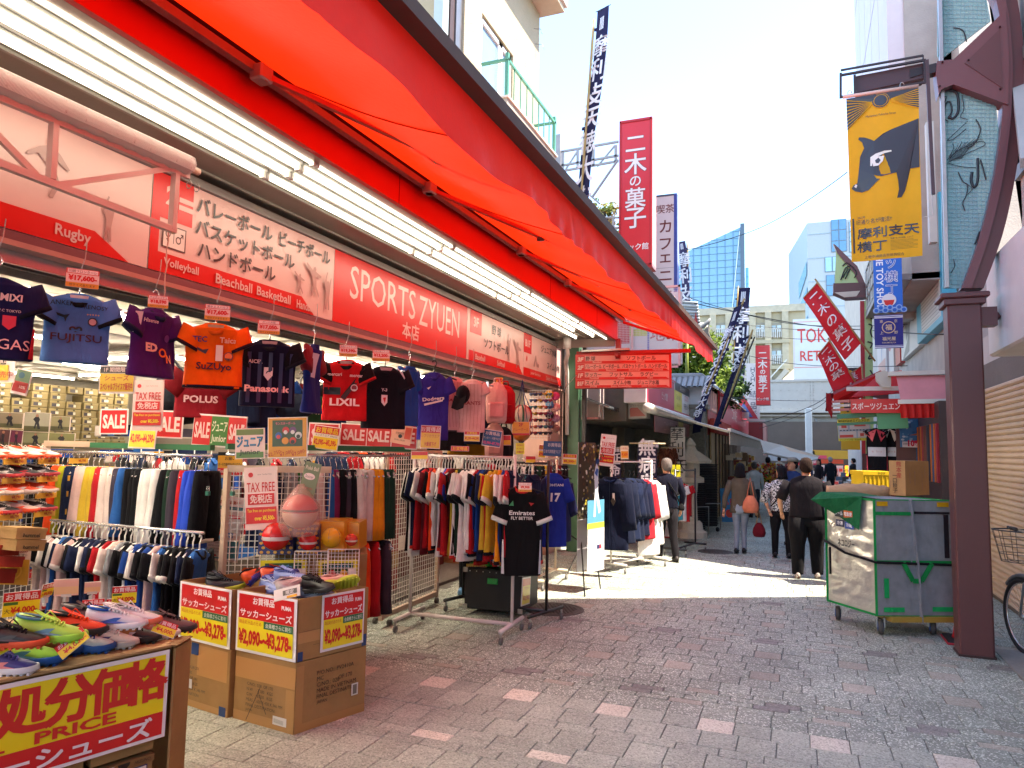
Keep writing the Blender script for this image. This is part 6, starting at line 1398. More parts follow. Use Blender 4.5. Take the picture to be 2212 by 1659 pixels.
# lower left rail of shirts
A2,B2=at(110,1125,D=5.9),at(440,1150,D=5.25);B2.z=A2.z=(A2.z+B2.z)/2
mb=MB();tubes(mb,[(A2,B2)],.013,CHROME)
one(mb,'lower_rail','lower chrome rail carrying shirts under the rail of shorts','clothes rail')
cols=['white','pale pink','white','mid blue','dark navy','pale pink','black','dark navy','dark navy','dark navy','black','red','off-white','grey','black','white','blue','dark navy','blue','pale pink','mid blue','black','black','black','dark navy','mid blue']
rail_row(A2,B2,cols,'tee','the lower left rail','shirts on the lower left rail',hk='w',rot=.3,sizes=(.38,.58),slen=.16,extra={16:[('t','hummel',.0,.6,.14,'#d8d0d0',{'bold':.02})]})
# right part
A3,B3=at(668,985,D=5.9),at(838,990,D=6.4);B3.z=A3.z=1.66
mb=MB();tubes(mb,[(A3-(B3-A3)*.9,B3+(B3-A3)*.3)],.013,CHROME);mb.bar(A3-(B3-A3)*.9+V((0,0,.06)),B3+(B3-A3)*.3+V((0,0,.06)),.05,.045,m('#2e6a44','p'))
one(mb,'centre_rail','chrome rail with green bar carrying trousers behind the ball display','clothes rail')
cols=['dark navy','golden','dark navy','grey','grey','green','orange-red','grey','pale pink','dark grey','mid blue','magenta','black','dark grey','black','off-white','off-white','pale pink','amber','amber','dark green','dark green']
rail_row(A3-(B3-A3)*.55,B3,cols,'trousers','the centre rail','trousers on the centre rail',rot=.1,sizes=(.25,.60),extra={})
rail_row(A3+V((0,.0,-.62)),B3+V((.02,0,-.62)),['off-white','off-white','dark navy','black','orange-red','red','dark grey'],'trousers','the low centre rail','trousers on the low centre rail',rot=.1,sizes=(.24,.62))

def grid_panel(name,label,p,q,z0,z1,col,frame_c,pitch=.05,ends=2):
    t=T(name,label,'grid panel',(V(p)+V(q))/2);u=(V(q)-V(p));L=u.length;u.normalize()
    mb=MB()
    for (a,b) in ((0,0),(L,L))[:ends]:mb.bar(V(p)+u*a+V((0,0,z0)),V(p)+u*a+V((0,0,z1)),.04,.04,m(frame_c,'p'))
    for z in (z1,z0+.04)[:ends]:mb.bar(V(p)+V((0,0,z)),V(q)+V((0,0,z)),.04,.05,m(frame_c,'p'))
    mb.build('frame',t);mb=MB();k=pitch
    while k<L:mb.bar(V(p)+u*k+V((0,0,z0)),V(p)+u*k+V((0,0,z1)),.005,.005,m(col,'p'));k+=pitch
    z=z0+pitch
    while z<z1:mb.bar(V(p)+V((0,0,z)),V(q)+V((0,0,z)),.005,.005,m(col,'p'));z+=pitch
    mb.build('wire_grid',t);return t

pa,pb_=at(492,1340,Z=.05),at(720,1330,D=4.6)
pa=at(492,1012,D=5.45);pb_=at(716,1008,D=5.6)
grid_panel('grid_screen','white wire grid screen with cream frame in the middle of the display, signs clipped on',(pa.x,pa.y,0),(pb_.x,pb_.y,0),.42,pa.z,'#cfcac4','#c8ae96',.045,1)
grid_panel('grid_rack_side','tall cream framed wire grid panel standing on the pavement behind the cartons',(-3.79,6.13,0),(-3.83,7.34,0),.06,1.70,'#c8c0b8','#bfa48e',.05)
mb=MB()
for y,x in ((6.2,-3.74),(7.3,-3.80),(6.2,-3.9)):mb.lathe([(.005,-.015),(.03,-.015),(.03,.015),(.005,.015)],m('#5a5450','r'),n=12,c=(x,y,.03),axis='x')
one(mb,'trolley_wheel','grey caster wheels under the cream grid panel','caster')

def garment_rack(label,A,B,z,col,foot=.5,r=.016,low=.12,ft=None,rail=None):
    A,B=V(A),V(B);t=T('garment_rack',label,'garment rack',(A+B)/2);mt=m(col,'p',rough=.3);u=(B-A).normalized();n=V((-u.y,u.x,0))
    mb=MB();tubes(mb,[(A+V((0,0,z)),B+V((0,0,z)))],r*.8,rail or mt);mb.build('rail',t)
    for P_ in (A,B):
        mb=MB();tubes(mb,[(P_+V((0,0,low)),P_+V((0,0,z+.03)))],r,mt);mb.build('upright',t)
        mb=MB();tubes(mb,[(P_-n*foot*.5+V((0,0,low)),P_+n*foot*.5+V((0,0,low)))],r*1.2,mt);mb.build('foot_bar',t)
        for s_ in (-1,1):
            c=P_+n*foot*.46*s_;mb=MB();mb.tube([c+V((0,0,low)),c+V((0,0,.055))],.012,STEEL,n=6);mb.lathe([(.004,-.012),(.03,-.012),(.034,0),(.03,.012),(.004,.012)],m('#6a6866','r'),n=12,c=c+V((0,0,.034)),axis='x');mb.build('caster_wheel',t)
    mb=MB();tubes(mb,[(A+V((0,0,low)),B+V((0,0,low)))],r*1.1,mt);mb.build('lower_bar',t);return t

garment_rack('white tubular garment rack on casters full of football shirts in front of the grid panel',(-3.56,6.28,0),(-2.5,6.32,0),1.66,'#dcd0ce',.62)
cols=['white','black','white','dark navy','red','red','orange-red','maroon','white','white','royal blue','red','red','maroon','golden','dark green','black','white','white','white','white','red','blue','blue','dark navy','red','golden','golden','amber','blue','red','dark navy']
rail_row((-3.52,6.28,1.66),(-2.52,6.32,1.66),cols,'tee','the white rack','shirts on the white garment rack',hk='w',rot=0,sizes=(.50,.80),slen=.22,jit=.22)
garment_rack('black tubular garment rack on casters behind the white rack',(-3.45,7.25,0),(-2.38,6.95,0),1.6,'#1a1a1c',.6)
rail_row((-3.4,7.25,1.6),(-2.55,7.0,1.6),['red','dark navy','black','white','golden','blue','maroon','black','dark navy','mid blue','dark navy','white','maroon','mid blue','teal','black','teal','dark navy'],'tee','the black rack','shirts on the black garment rack',hk='w',sizes=(.5,.92),slen=.22,jit=.2)
hung('display_jersey','black football jersey with white airline lettering facing the street on the black rack',1128,1050,6.55,tee(W=.36,H=.80,col='#111114',slen=.24,droop=1.2,thick=.06,collar='#b02828',cuff='#c9ccc9',seed=31,side='#c8c8d0',prints=[('t','Emirates',0,.30,.11,'#e8e6e4',{'bold':.015,'w':.235}),('t','FLY BETTER',0,.36,.075,'#e8e6e4',{'bold':.01}),('p',[(-.34,.22),(-.22,.22),(-.24,.16)],'#3a8a58'),('p',[(.16,.18),(.3,.19),(.22,.22)],'#b83030')]),'b',.1)
tagcard(1134,1062,6.4,('¥9,900','アーセナルFC'),'price card on the black airline-lettered jersey',w=.12)
hung('display_jersey','royal blue baseball T-shirt with large white number seventeen facing the street',1196,1022,7.7,tee(W=.30,H=.78,col='#24389a',slen=.22,droop=1.2,seed=32,thick=.05,prints=[('t','OHTANI',.05,.16,.09,'#e8e8ec',{'bold':.02,'w':.17}),('t','17',.05,.33,.32,'#e8e8ec',{'bold':.04})]),'b',.25)
hung('hanging_shirt','purple-blue jacket hanging behind the blue numbered T-shirt',1213,1035,8.1,tee(W=.36,H=.7,col='#1c2148',slen=.34,droop=1.3,seed=33),'b',.9)
tg=garment_rack('cream legged rack with flat base behind the blue numbered T-shirt',(-3.12,8.5,0),(-3.1,9.4,0),1.62,'#c8b49c',.35)
rail_row((-3.35,8.3,1.64),(-3.2,9.9,1.64),['black','white','black','dark navy','black','dark green','black','golden','maroon','dark grey','black','maroon','black','black'],'trousers','the far rail beside the pier','track trousers on the far rail',rot=.1,sizes=(.26,.95))
# navy coats
garment_rack('white rack with navy coats standing in the sunlit strip',(-2.55,10.3,0),(-2.15,11.25,0),1.58,'#d8d0c8',.55)
hung('long_coat','navy buttoned long coat facing the street at the front of the coat rack',1318,1030,10.0,tee(W=.52,H=1.0,col='#0b1228',slen=.62,droop=1.42,seed=40,thick=.09,collar='#1d2a50',prints=[('r',-.005,.05,.005,.98,'#141e3c'),('p',[(.1,.26),(.17,.33),(.1,.40),(.03,.33)],'#3a2c26'),('r',.08,.22,.14,.32,'#d8c0bc')]),'b',-.1,cat='coat')
for i,(px,c,h,nm) in enumerate(((1348,'#0f172e',.95,'navy'),(1360,'#131d38',.9,'slate blue'),(1369,'#10172f',.92,'dark blue'),(1380,'#111630',.85,'dark'),(1392,'#b0202c',.9,'red'),(1402,'#ded8d4',1.15,'white'),(1411,'#d8d4d0',1.0,'off-white'))):
    hung('hanging_jacket',nm+' jacket hanging behind the long navy coat',px,1032+i,10.4+i*.14,tee(W=.46,H=h,col=c,slen=.5,droop=1.35,seed=50+i,thick=.06),'b',.8,cat='jacket')
rail_row((-2.2,12.4,1.3),(-1.95,13.2,1.3),['pale pink','teal','teal','white','red','red'],'tee','the rack by the blue-shirted man','shirts on the far rack',sizes=(.42,.62),rot=.6)
garment_rack('black and white rack with teal and red garments beyond the man in the blue shirt',(-1.95,12.3,0),(-1.75,13.3,0),1.42,'#2a2a2c',.4)
rail_row((-5.3,7.2,1.78),(-4.7,11.0,1.78),['dark navy','red','black','orange-red','maroon','red','dark grey','red','black','golden','red','pale pink','black','dark navy','red','maroon','mustard','black','red','dark green','red','black'],'tee','the inner right rail','shirts on a rail inside the shop to the right',hk='w',sizes=(.5,.7),slen=.2,jit=.3)
rail_row((-6.4,5.2,1.7),(-5.0,6.6,1.7),['black','dark navy','red','white','black','mid blue','dark grey','maroon','black','red','dark navy','black'],'tee','the inner middle rail','shirts on a rail inside the shop behind the cartons',hk='w',sizes=(.5,.8),slen=.2,jit=.3)
for i,(y0,y1,x,h,c,lb) in enumerate(((5.9,7.6,-4.5,1.05,'#8c1c1c','red backing panel low behind the cream grid panel'),(7.7,9.6,-4.9,1.3,'#5a1a1a','dark red display counter inside the shop behind the racks'),(9.7,11.2,-4.6,1.5,'#a8784c','brown display cupboard inside by the end pier'))):
    mb=MB();mb.box((x-.4,y0,0),(x,y1,h),m(c,'p'))
    for k in range(int((y1-y0)/.24)):mb.box((x,y0+.03+k*.24,h*.3),(x+.04,y0+.22+k*.24,h*.3+.18),m(R.choice(['#c83028','#d8b428','#d8ccc4','#2a4a80','#9c7748']),'p'));mb.cbox((x-.15,y0+.12+k*.24,h+.07),(.16,.2,.14),m(R.choice(['#c83028','#1c2430','#d8ccc4','#9c7748','#2a4a80']),'p'))
    one(mb,'display_counter',lb,'counter')
for i,(px,py,Dp,c,lb) in enumerate(((860,838,7.4,'#b01c24','red shirt on display deep in the shop right of the black shirt'),(905,838,7.6,'#1c2a58','navy shirt on display deep in the shop left of the script T-shirt'),(968,880,7.6,'#16161c','black track top under the pinstripe shirt'),(1010,892,7.8,'#a8701c','amber shirt low behind the bagged shirts'),(1040,868,7.7,'#1a2036','dark blue shirt left of the small pink backpack'))):
    hung('inner_shirt',lb,px,py,Dp,tee(W=.42,H=.46,col=c,slen=.17,seed=90+i),'b',.2*i-.4)
for i,(x0,y0,x1,y1,d,L,b,lb) in enumerate(((948,900,985,932,6.9,[('t','スーパー',.5,.7,.3,'#d84038',{'mw':.9,'bold':.03}),('t','SALE',.5,.3,.4,'#e8d020',{'mw':.8,'bold':.03})],'#2c2430','dark sheet with red and yellow lettering left of the small red price sheet'),(1003,896,1034,926,6.8,[('r',.1,.1,.9,.4,'#c83028'),('t','セール',.5,.7,.3,'#b82818',{'mw':.8,'bold':.03})],'#d8a020','orange sale sheet just above the small red price sheet'),(1085,940,1104,962,7.0,DEAL0,'#e6c4be','little price sheet beside the black backpack') if 0 else (1085,940,1104,962,7.0,[('r',.05,.5,.95,.95,'#c8181c'),('r',.05,.05,.95,.5,'#e8c414')],'#e6c4be','little price sheet beside the black backpack'),(1135,985,1158,1000,7.4,[('r',.05,.5,.95,.95,'#c8181c'),('r',.05,.05,.95,.5,'#e8c414')],'#e6c4be','little price sheet above the black airline-lettered jersey'),(888,975,925,992,6.0,[('r',.03,.5,.97,.95,'#c8181c'),('r',.03,.05,.97,.5,'#e8c414')],'#e6c4be','little price strip on the cream grid panel top'))):
    p,q,z=at(x0,y1,D=d),at(x1,y1,D=d),at(x0,y0,D=d).z;board('price_sign',lb,'sign',p,q,z-p.z,L,base=b)
# ---------------------------------------------------------------- paper signs round the racks
def sg(name,label,cat,x0,y0,x1,y1,d0,L,base='#ecdcd8',d1=None,sk=0,group=None,tilt=0):
    """flat sign whose lower edge is seen from (x0,y1) to (x1,y1+sk)"""
    if 4.2<=d0<=5.6 and y0>860:d0 *= 1.16
    p=at(x0,y1,D=d0);q=at(x1,y1+sk,D=d1 or d0);z=at(x0,y0,D=d0).z
    p_=V((p.x,p.y,p.z));q_=V((q.x,q.y,q.z));return board(name,label,cat,p_,q_,z-p.z,L,base=base,tilt=tilt,group=group,dz=.0008)

RD2='#c8181c';YL='#e8c414';PKS='#e6c4be'
TAX=[('o',.2,.88,.04,RD2),('t','Japan. Tax-free Shop',.62,.88,.025,'#6a4444',{'mw':.5}),('t','TAX FREE',.5,.68,.15,RD2,{'w':.84,'bold':.01}),('r',.1,.40,.9,.575,RD2),('t','免税店',.5,.49,.13,PKS,{'bold':.03,'w':.66}),('r',.04,.1,.96,.36,RD2),('t','Tax free on purchases',.5,.30,.06,'#e8d020',{'mw':.84,'bold':.01}),('t','over ¥5,500-',.6,.18,.085,'#e8d020',{'mw':.6,'bold':.03})]
SALE=lambda:[('r',.04,.05,.96,.95,RD2),('t','SALE',.5,.5,.56,PKS,{'w':.8,'bold':.035})]
DEAL=lambda sub,pr,sc='#3a6a30':[('r',.03,.66,.97,.97,RD2),('t','お買得品',.5,.81,.24,YL,{'mw':.84,'bold':.03}),('r',.03,.52,.97,.66,'#e6d8c8'),('t',sub,.5,.59,.11,sc,{'mw':.85}),('r',.03,.04,.97,.52,YL),('t',pr,.5,.28,.30,'#c42018',{'w':.88,'bold':.04})]
sg('tax_free_sign','pink tax free sign hanging behind the left SALE sheets','sign',284,820,350,930,5.1,TAX,base=PKS)
sg('sale_sign','leftmost red SALE sign standing on the rail of shorts','sign',215,883,275,938,5.5,SALE())
sg('sale_sign','red SALE sign half hidden behind the green-striped price sheet','sign',325,885,393,945,5.2,SALE(),sk=3)
sg('sale_sign','long SALE and green Junior sign in three panels over the rail of shorts','sign',413,892,528,962,5.0,[('r',.01,.05,.34,.95,RD2),('t','SALE',.175,.5,.5,PKS,{'w':.28,'bold':.03}),('r',.34,.05,.66,.95,'#3f7a34'),('t','ジュニア',.5,.64,.34,'#dcdcc0',{'w':.28,'bold':.02}),('t','Junior',.5,.24,.28,'#dcdcc0',{'w':.28,'bold':.02}),('r',.66,.05,.99,.95,RD2),('t','SALE',.825,.5,.5,PKS,{'w':.28,'bold':.03})],sk=8)
sg('sale_sign','red SALE sheet behind the men\'s wear price sign','sign',664,912,731,968,5.5,SALE(),sk=3)
sg('sale_sign','double red SALE sign over the centre rail with an orange flyer across it','sign',733,913,900,962,5.6,[('r',.01,.05,.34,.95,RD2),('t','SALE',.175,.5,.5,PKS,{'w':.28,'bold':.03}),('r',.35,.05,.66,.95,RD2),('t','SALE',.5,.5,.5,PKS,{'w':.27,'bold':.03}),('r',.67,.05,.99,.95,RD2),('t','SALE',.83,.5,.5,PKS,{'w':.27,'bold':.03})],sk=10)
sg('price_sign','green-striped price sheet for junior wear beside the leftmost SALE sign','sign',276,893,334,968,4.95,DEAL('ジュニアウエア (Junior)','¥2,090-~¥4,290-'),sk=2,tilt=-.1)
sg('price_sign','price sheet for men\'s wear beside the ball poster','sign',672,916,728,967,5.1,DEAL('メンズウエア (Men\'s)','¥2,090-~¥5,390-','#2a2426'),sk=8)
sg('clearance_sign','yellow special price notice hanging under the light blue jersey','sign',213,788,290,850,4.6,[('r',.03,.72,.97,.95,'#2c2426'),('t','1F 期間限定',.5,.84,.17,PKS,{'bold':.03,'mw':.86}),('r',.03,.06,.97,.7,'#d8b020'),('t','シューズ',.5,.55,.2,'#b83020',{'bold':.02}),('t','スペシャルプライスで販売中',.5,.24,.26,'#b82818',{'w':.9,'bold':.02})])
sg('yellow_notice','cropped yellow price notice behind the navy jersey at the left edge','sign',-30,740,30,826,4.6,[('r',0,.8,1,1,'#b83a24'),('t','2,500-',.72,.9,.12,'#e0c020',{'bold':.03}),('r',0,.45,.7,.65,'#2c2426'),('t','限定',.6,.55,.14,PKS,{'bold':.03}),('r',0,.05,.8,.44,'#d8b020'),('t','販売中',.6,.2,.16,'#b82818',{'bold':.03})])
sg('app_flyer','narrow green and red app flyer hanging above the posters on the left','sign',22,792,56,848,4.7,[('r',.05,.5,.95,.95,'#6a8a6c'),('o',.4,.75,.12,'#3a6a80'),('r',.05,.1,.95,.5,'#b03030'),('t','10%',.65,.3,.12,PKS,{'bold':.03})],sk=8)
sg('junior_sign','square green and pink Junior sign in large blue outlined katakana','sign',508,926,572,992,4.55,[('r',.04,.78,.96,.97,'#6a7434'),('r',.04,.03,.96,.22,'#5a7a3c'),('t','ジュニア',.5,.56,.36,'#1c2430',{'w':.86,'bold':.06}),('t','ジュニア',.5,.56,.35,'#3a7aa8',{'w':.84,'bold':.025}),('t','Junior',.5,.2,.2,'#2a3a2a',{'w':.7,'bold':.02})],base=PKS,sk=-2)
sg('ball_poster','yellow poster picturing coloured footballs with three handwritten prices','poster',578,902,664,990,4.5,[('r',.02,.02,.98,.98,'#d8901c'),('r',.12,.28,.88,.93,'#3c4a2c'),('t','モンスターボール',.45,.85,.07,'#d85a70',{'mw':.5,'bold':.03})]+[('o',x,y,.085,c) for x,y,c in ((.28,.55,'#3a5a9a'),(.46,.68,'#c82828'),(.64,.68,'#6a3a6a'),(.78,.55,'#d8ccc8'),(.45,.42,'#d8861c'),(.64,.42,'#c83a28'))]+[('o',x,y-.03,.05,c) for x,y,c in ((.28,.55,'#c83a3a'),(.46,.66,'#e0d4d0'),(.64,.66,'#e0d0d0'),(.78,.55,'#3a3430'),(.64,.42,'#2a2422'))]+[('t','¥2,750-',.2,.12,.10,'#b02418',{'rot':.3}),('t','¥7,080-',.5,.12,.10,'#b02418',{'rot':.3}),('t','¥7,080-',.8,.12,.10,'#b02418',{'rot':.3})],sk=-2)
sg('do_not_play_notice','small yellow and red notice asking people not to play, clipped on the grid screen','sign',470,984,523,1026,5.25,[('r',0,.36,1,1,'#e0a018'),('t','お願い',.5,.84,.17,'#2a2018',{'bold':.02}),('t','ボールで遊ばないでください',.5,.55,.16,'#2a2018',{'w':.94,'bold':.01}),('r',0,0,1,.36,RD2),('t','Please do not play',.5,.18,.22,'#ecd8d0',{'w':.92,'bold':.01})])
sg('tax_free_sign','large pink tax free sign clipped on the middle of the grid screen','sign',530,1011,602,1146,4.55,TAX,base=PKS,sk=-4)
APP=[('t','新規会員様募集中！',.5,.91,.055,'#b04820',{'bold':.03,'mw':.8}),('r',.02,.80,.98,.85,'#4a7a80'),('t','ダウンロードしたらプロフィールを入力しよう！',.5,.825,.022,'#e8dcd8',{'mw':.85}),('t','アプリ',.2,.75,.05,'#3a3034'),('t','ダウンロードで',.3,.69,.045,'#3a3034',{'mw':.45}),('t','今すぐもらえる',.3,.62,.045,'#3a3034',{'mw':.45}),('o',.42,.46,.13,'#3a8ac8',1.2),('t','10',.27,.45,.17,'#5a1a28',{'bold':.09}),('t','10',.27,.45,.165,'#e02a3c',{'bold':.03}),('t','%',.5,.50,.07,'#e02a3c',{'bold':.04}),('t','OFF!',.62,.41,.08,'#2a68b0',{'bold':.05}),('r',.02,.04,.98,.33,'#4a8088'),('r',.05,.06,.56,.31,'#ead4ce'),('r',.62,.45,.95,.72,'#f2e6e2'),('r',.62,.67,.95,.72,'#c83040')]+[('t',x,.3,.28-.045*k,.026,'#8a5a5a',{'mw':.46}) for k,x in enumerate(('スタンプを集めて','500円分のお得','カード特典は他に','クーポン配布'))]+[('o',.3,.09,.02,'#b03038',3)]
sg('app_poster','pink ten percent off poster clipped at the lower left of the grid screen','poster',437,1068,512,1208,5.2,APP,base=PKS,sk=8,tilt=.03)
for px in (449,502):
    p=at(px,1066,D=5.17);mb=MB();mb.cbox(p,(.03,.02,.03),m('#2a6a58','p'));mb.tube([p+V((-.01,0,.01)),p+V((-.012,0,.05)),p+V((.012,0,.05)),p+V((.01,0,.01))],.003,CHROME,n=4);one(mb,'bulldog_clip','green bulldog clip holding the '+('left' if px<470 else 'right')+' corner of the ten percent poster','clip')
sg('ball_name_card','olive green card lettered Poké Ball Soccer clipped above the bagged ball','card',641,994,675,1074,4.5,[('t','Poké Ball',.5,.85,.11,'#d8b8a0',{'w':.8,'bold':.01}),('o',.45,.62,.09,PKS,1.7),('t','Soccer',.45,.62,.08,'#4a2c2a',{'w':.5}),('t','¥7,080',.6,.3,.06,'#b04838'),('t','5号球',.3,.3,.05,'#c8a890')],base='#6c7048',sk=8)
for nm,lb,x0,y0,x1,y1,d,L,b,sk in (
    ('flyer','orange flyer fixed over the double SALE sign',842,913,885,955,5.5,[('t','年末年始',.35,.85,.12,'#d84a7a',{'bold':.03}),('r',.65,.3,.95,.9,'#d84a2c'),('t','営業時間',.4,.55,.1,'#6a3a1c'),('o',.45,.4,.1,'#2a2426'),('t','10:00~20:00',.45,.2,.08,'#7a3a20')],'#eaa88a',8),
    ('price_sign','yellow and red replica wear sign left of the shop assistant',907,918,950,968,6.0,[('r',.03,.68,.97,.97,RD2),('t','お買得品',.5,.83,.2,PKS,{'bold':.03}),('r',.03,.03,.97,.68,'#d8a81c'),('t','レプリカウエア',.5,.55,.14,'#a83820',{'mw':.9}),('t','大量値下げ',.5,.2,.18,'#b8301c',{'mw':.6,'bold':.02})],PKS,2),
    ('price_sign','blue and pink price sheet hanging above the white rack',1040,925,1080,962,6.6,[('r',.03,.05,.97,.95,'#2c4c80'),('t','お買得品',.5,.78,.2,PKS,{'bold':.02}),('t','サッカー・代表ウエア',.5,.5,.14,PKS,{'mw':.9}),('t','¥2,990~¥7,700',.5,.2,.2,'#d83a7a',{'w':.88,'bold':.03})],PKS,6),
    ('price_sign','small red and orange price sheet reading from 2,290 to 4,290 yen',1002,931,1036,953,6.4,DEAL('','¥2,290~¥4,290','#ffffff'),PKS,1),
    ('price_sign','yellow tag with red characters clipped high above the white rack',1114,957,1133,981,6.6,[('t','会員様限定',.5,.8,.14,'#b8401c',{'mw':.8}),('t','更に値引き',.5,.5,.14,'#b8401c',{'mw':.8}),('t','大量処分',.5,.2,.18,'#b8201c',{'mw':.8,'bold':.02})],'#dcd020',0),
    ('price_sign','small red strip sign low between the racks',974,963,1013,974,6.2,[('r',.02,.05,.98,.95,RD2),('t','お買得品',.5,.5,.7,'#e8b020',{'mw':.85,'bold':.03})],PKS,1),
    ('floor_sign','orange second floor volleyball sign under the bag of balls',1106,911,1144,940,7.3,[('r',.02,.15,.98,.98,'#e0981c'),('t','2F',.5,.78,.25,'#b82818',{'bold':.03}),('t','バレーボール',.5,.42,.26,'#b82818',{'w':.88}),('r',.02,.0,.98,.14,RD2)],PKS,0),
    ('floor_sign','small orange second floor sign above the pink backpack',1071,815,1086,833,7.0,[('t','2F',.5,.5,.7,RD2,{'bold':.03,'mw':.9})],'#e0981c',0),
    ('price_sign','blue national team wear sign with orange price by the end pier',1173,952,1212,984,7.6,[('r',.02,.02,.98,.98,'#2c4c80'),('t','お買得品',.6,.75,.24,'#d8c8c8',{'mw':.7,'bold':.02}),('t','日本代表関連ウエア',.5,.3,.24,'#d8c8c8',{'mw':.92})],'#2c4c80',2),
    ('price_sign','red and orange price sheet leaning beside the blue national team sign',1162,960,1178,988,7.7,DEAL('','¥990~','#ffffff'),PKS,2),
    ('price_sign','orange and red price strip in front of the far trousers',1215,980,1245,1002,8.0,DEAL('','¥5,500~','#ffffff'),PKS,2),
    ('tax_free_sign','small tax free sign with red lettering hung beside the tall banner stand',1292,936,1325,1005,9.3,TAX,'#e8e0dc',4),
    ('price_sign','white card with orange 1,650 yen price above the coat rack',1341,963,1358,992,10.0,[('t','お買得品',.5,.8,.16,'#c8501c',{'mw':.8}),('r',.06,.1,.94,.6,'#e0981c'),('t','¥1,650-',.5,.35,.26,'#c82818',{'mw':.85,'bold':.03})],'#e8dcc0',0),
    ('price_sign','left one of two yellow-green cards on the far rack beyond the man',1450,1004,1459,1030,12.2,[('t','¥2,750',.5,.5,.25,'#3a6a20',{'mw':.8,'bold':.03})],'#c8c424',0),
    ('price_sign','right one of two yellow-green cards on the far rack beyond the man',1461,1004,1470,1030,12.2,[('t','¥2,750',.5,.5,.25,'#3a6a20',{'mw':.8,'bold':.03})],'#c8c424',0),
    ('sale_sign','slanted red SALE sign low behind the black jersey',1148,1208,1165,1246,7.8,SALE(),'#d8c8c0',-12),
    ('price_sign','yellow price sheet low between the green baskets and white rack',1007,1218,1052,1236,7.6,[('t','ALL ¥990',.5,.5,.5,'#b82818',{'bold':.03,'mw':.85})],'#d8a81c',0),
    ('tax_free_sign','faded tax free poster on the shop wall behind the black national shirt',780,862,829,905,7.5,TAX[2:],PKS,2),('app_poster','ten percent off poster further inside behind the red and black jersey',748,854,790,912,7.4,APP[9:14],'#dccfc8',0),
    ('campaign_poster','yellow cartoon-sun poster on the shop wall with opening hours',830,858,882,905,8.0,[('o',.5,.6,.25,'#e8c060'),('o',.5,.6,.2,'#d8a440'),('r',0,0,1,.12,'#b83a2c')],'#d8a440',0),('hours_notice','white opening hours notice reading twenty hundred on the back wall',882,888,915,910,8.1,[('t','20:00',.6,.65,.35,'#2a2a30',{'bold':.01}),('r',.1,.1,.95,.35,'#b8402c')],'#d8d0c4',0),
    ('gift_card_poster','pink and yellow voucher poster low on the left behind the shoes',-6,1168,60,1262,4.8,[('t','ジュエンで',.45,.9,.08,'#4a3030',{'mw':.6}),('t','こども商品券',.5,.78,.11,'#b03a34',{'w':.85,'bold':.02}),('t','使えます!!',.6,.67,.09,'#4a3030'),('r',0,0,1,.58,'#c8902c'),('o',.5,.32,.2,'#e0ac48'),('o',.5,.32,.16,'#c8902c'),('r',.42,.32,.45,.36,'#8a5a1c'),('r',.55,.32,.58,.36,'#8a5a1c')],'#d8b8b0',2)):
    sg(nm,lb,'poster' if 'poster' in nm else 'sign',x0,y0,x1,y1,d,L,b,sk=sk)
# posters above the shoe shelf
for i,(x0,y0,x1,y1,c1,lb) in enumerate(((-10,890,49,924,'#7a6a58','poster of a kicking footballer, top left of the poster block'),(50,890,106,932,'#8f8778','poster of a seated player in dark training top'),(-10,926,18,966,'#4a2a2c','poster of a laughing player at the left edge'),(19,928,46,966,'#5c2038','dark magenta launch poster'),(47,932,103,966,'#6f6c50','poster of a standing player before hazy trees'),(108,898,150,930,'#7d7458','poster of a player outdoors, right of the seated player'),(103,934,160,968,'#6c6a44','poster of a player lunging on grass'))):
    sg('sports_poster',lb,'poster',x0,y0,x1,y1,6.6,[('r',.02,.02,.98,.98,c1),('r',.02,.02,.98,.3,'#4c4830'),('p',[(.4,.2),(.45,.5),(.35,.65),(.45,.8),(.55,.8),(.62,.65),(.58,.5),(.66,.15),(.56,.15),(.5,.4),(.46,.15)],'#1c1a24'),('o',.5,.84,.08,'#8a5c48')],'#c8b4ac',sk=2)

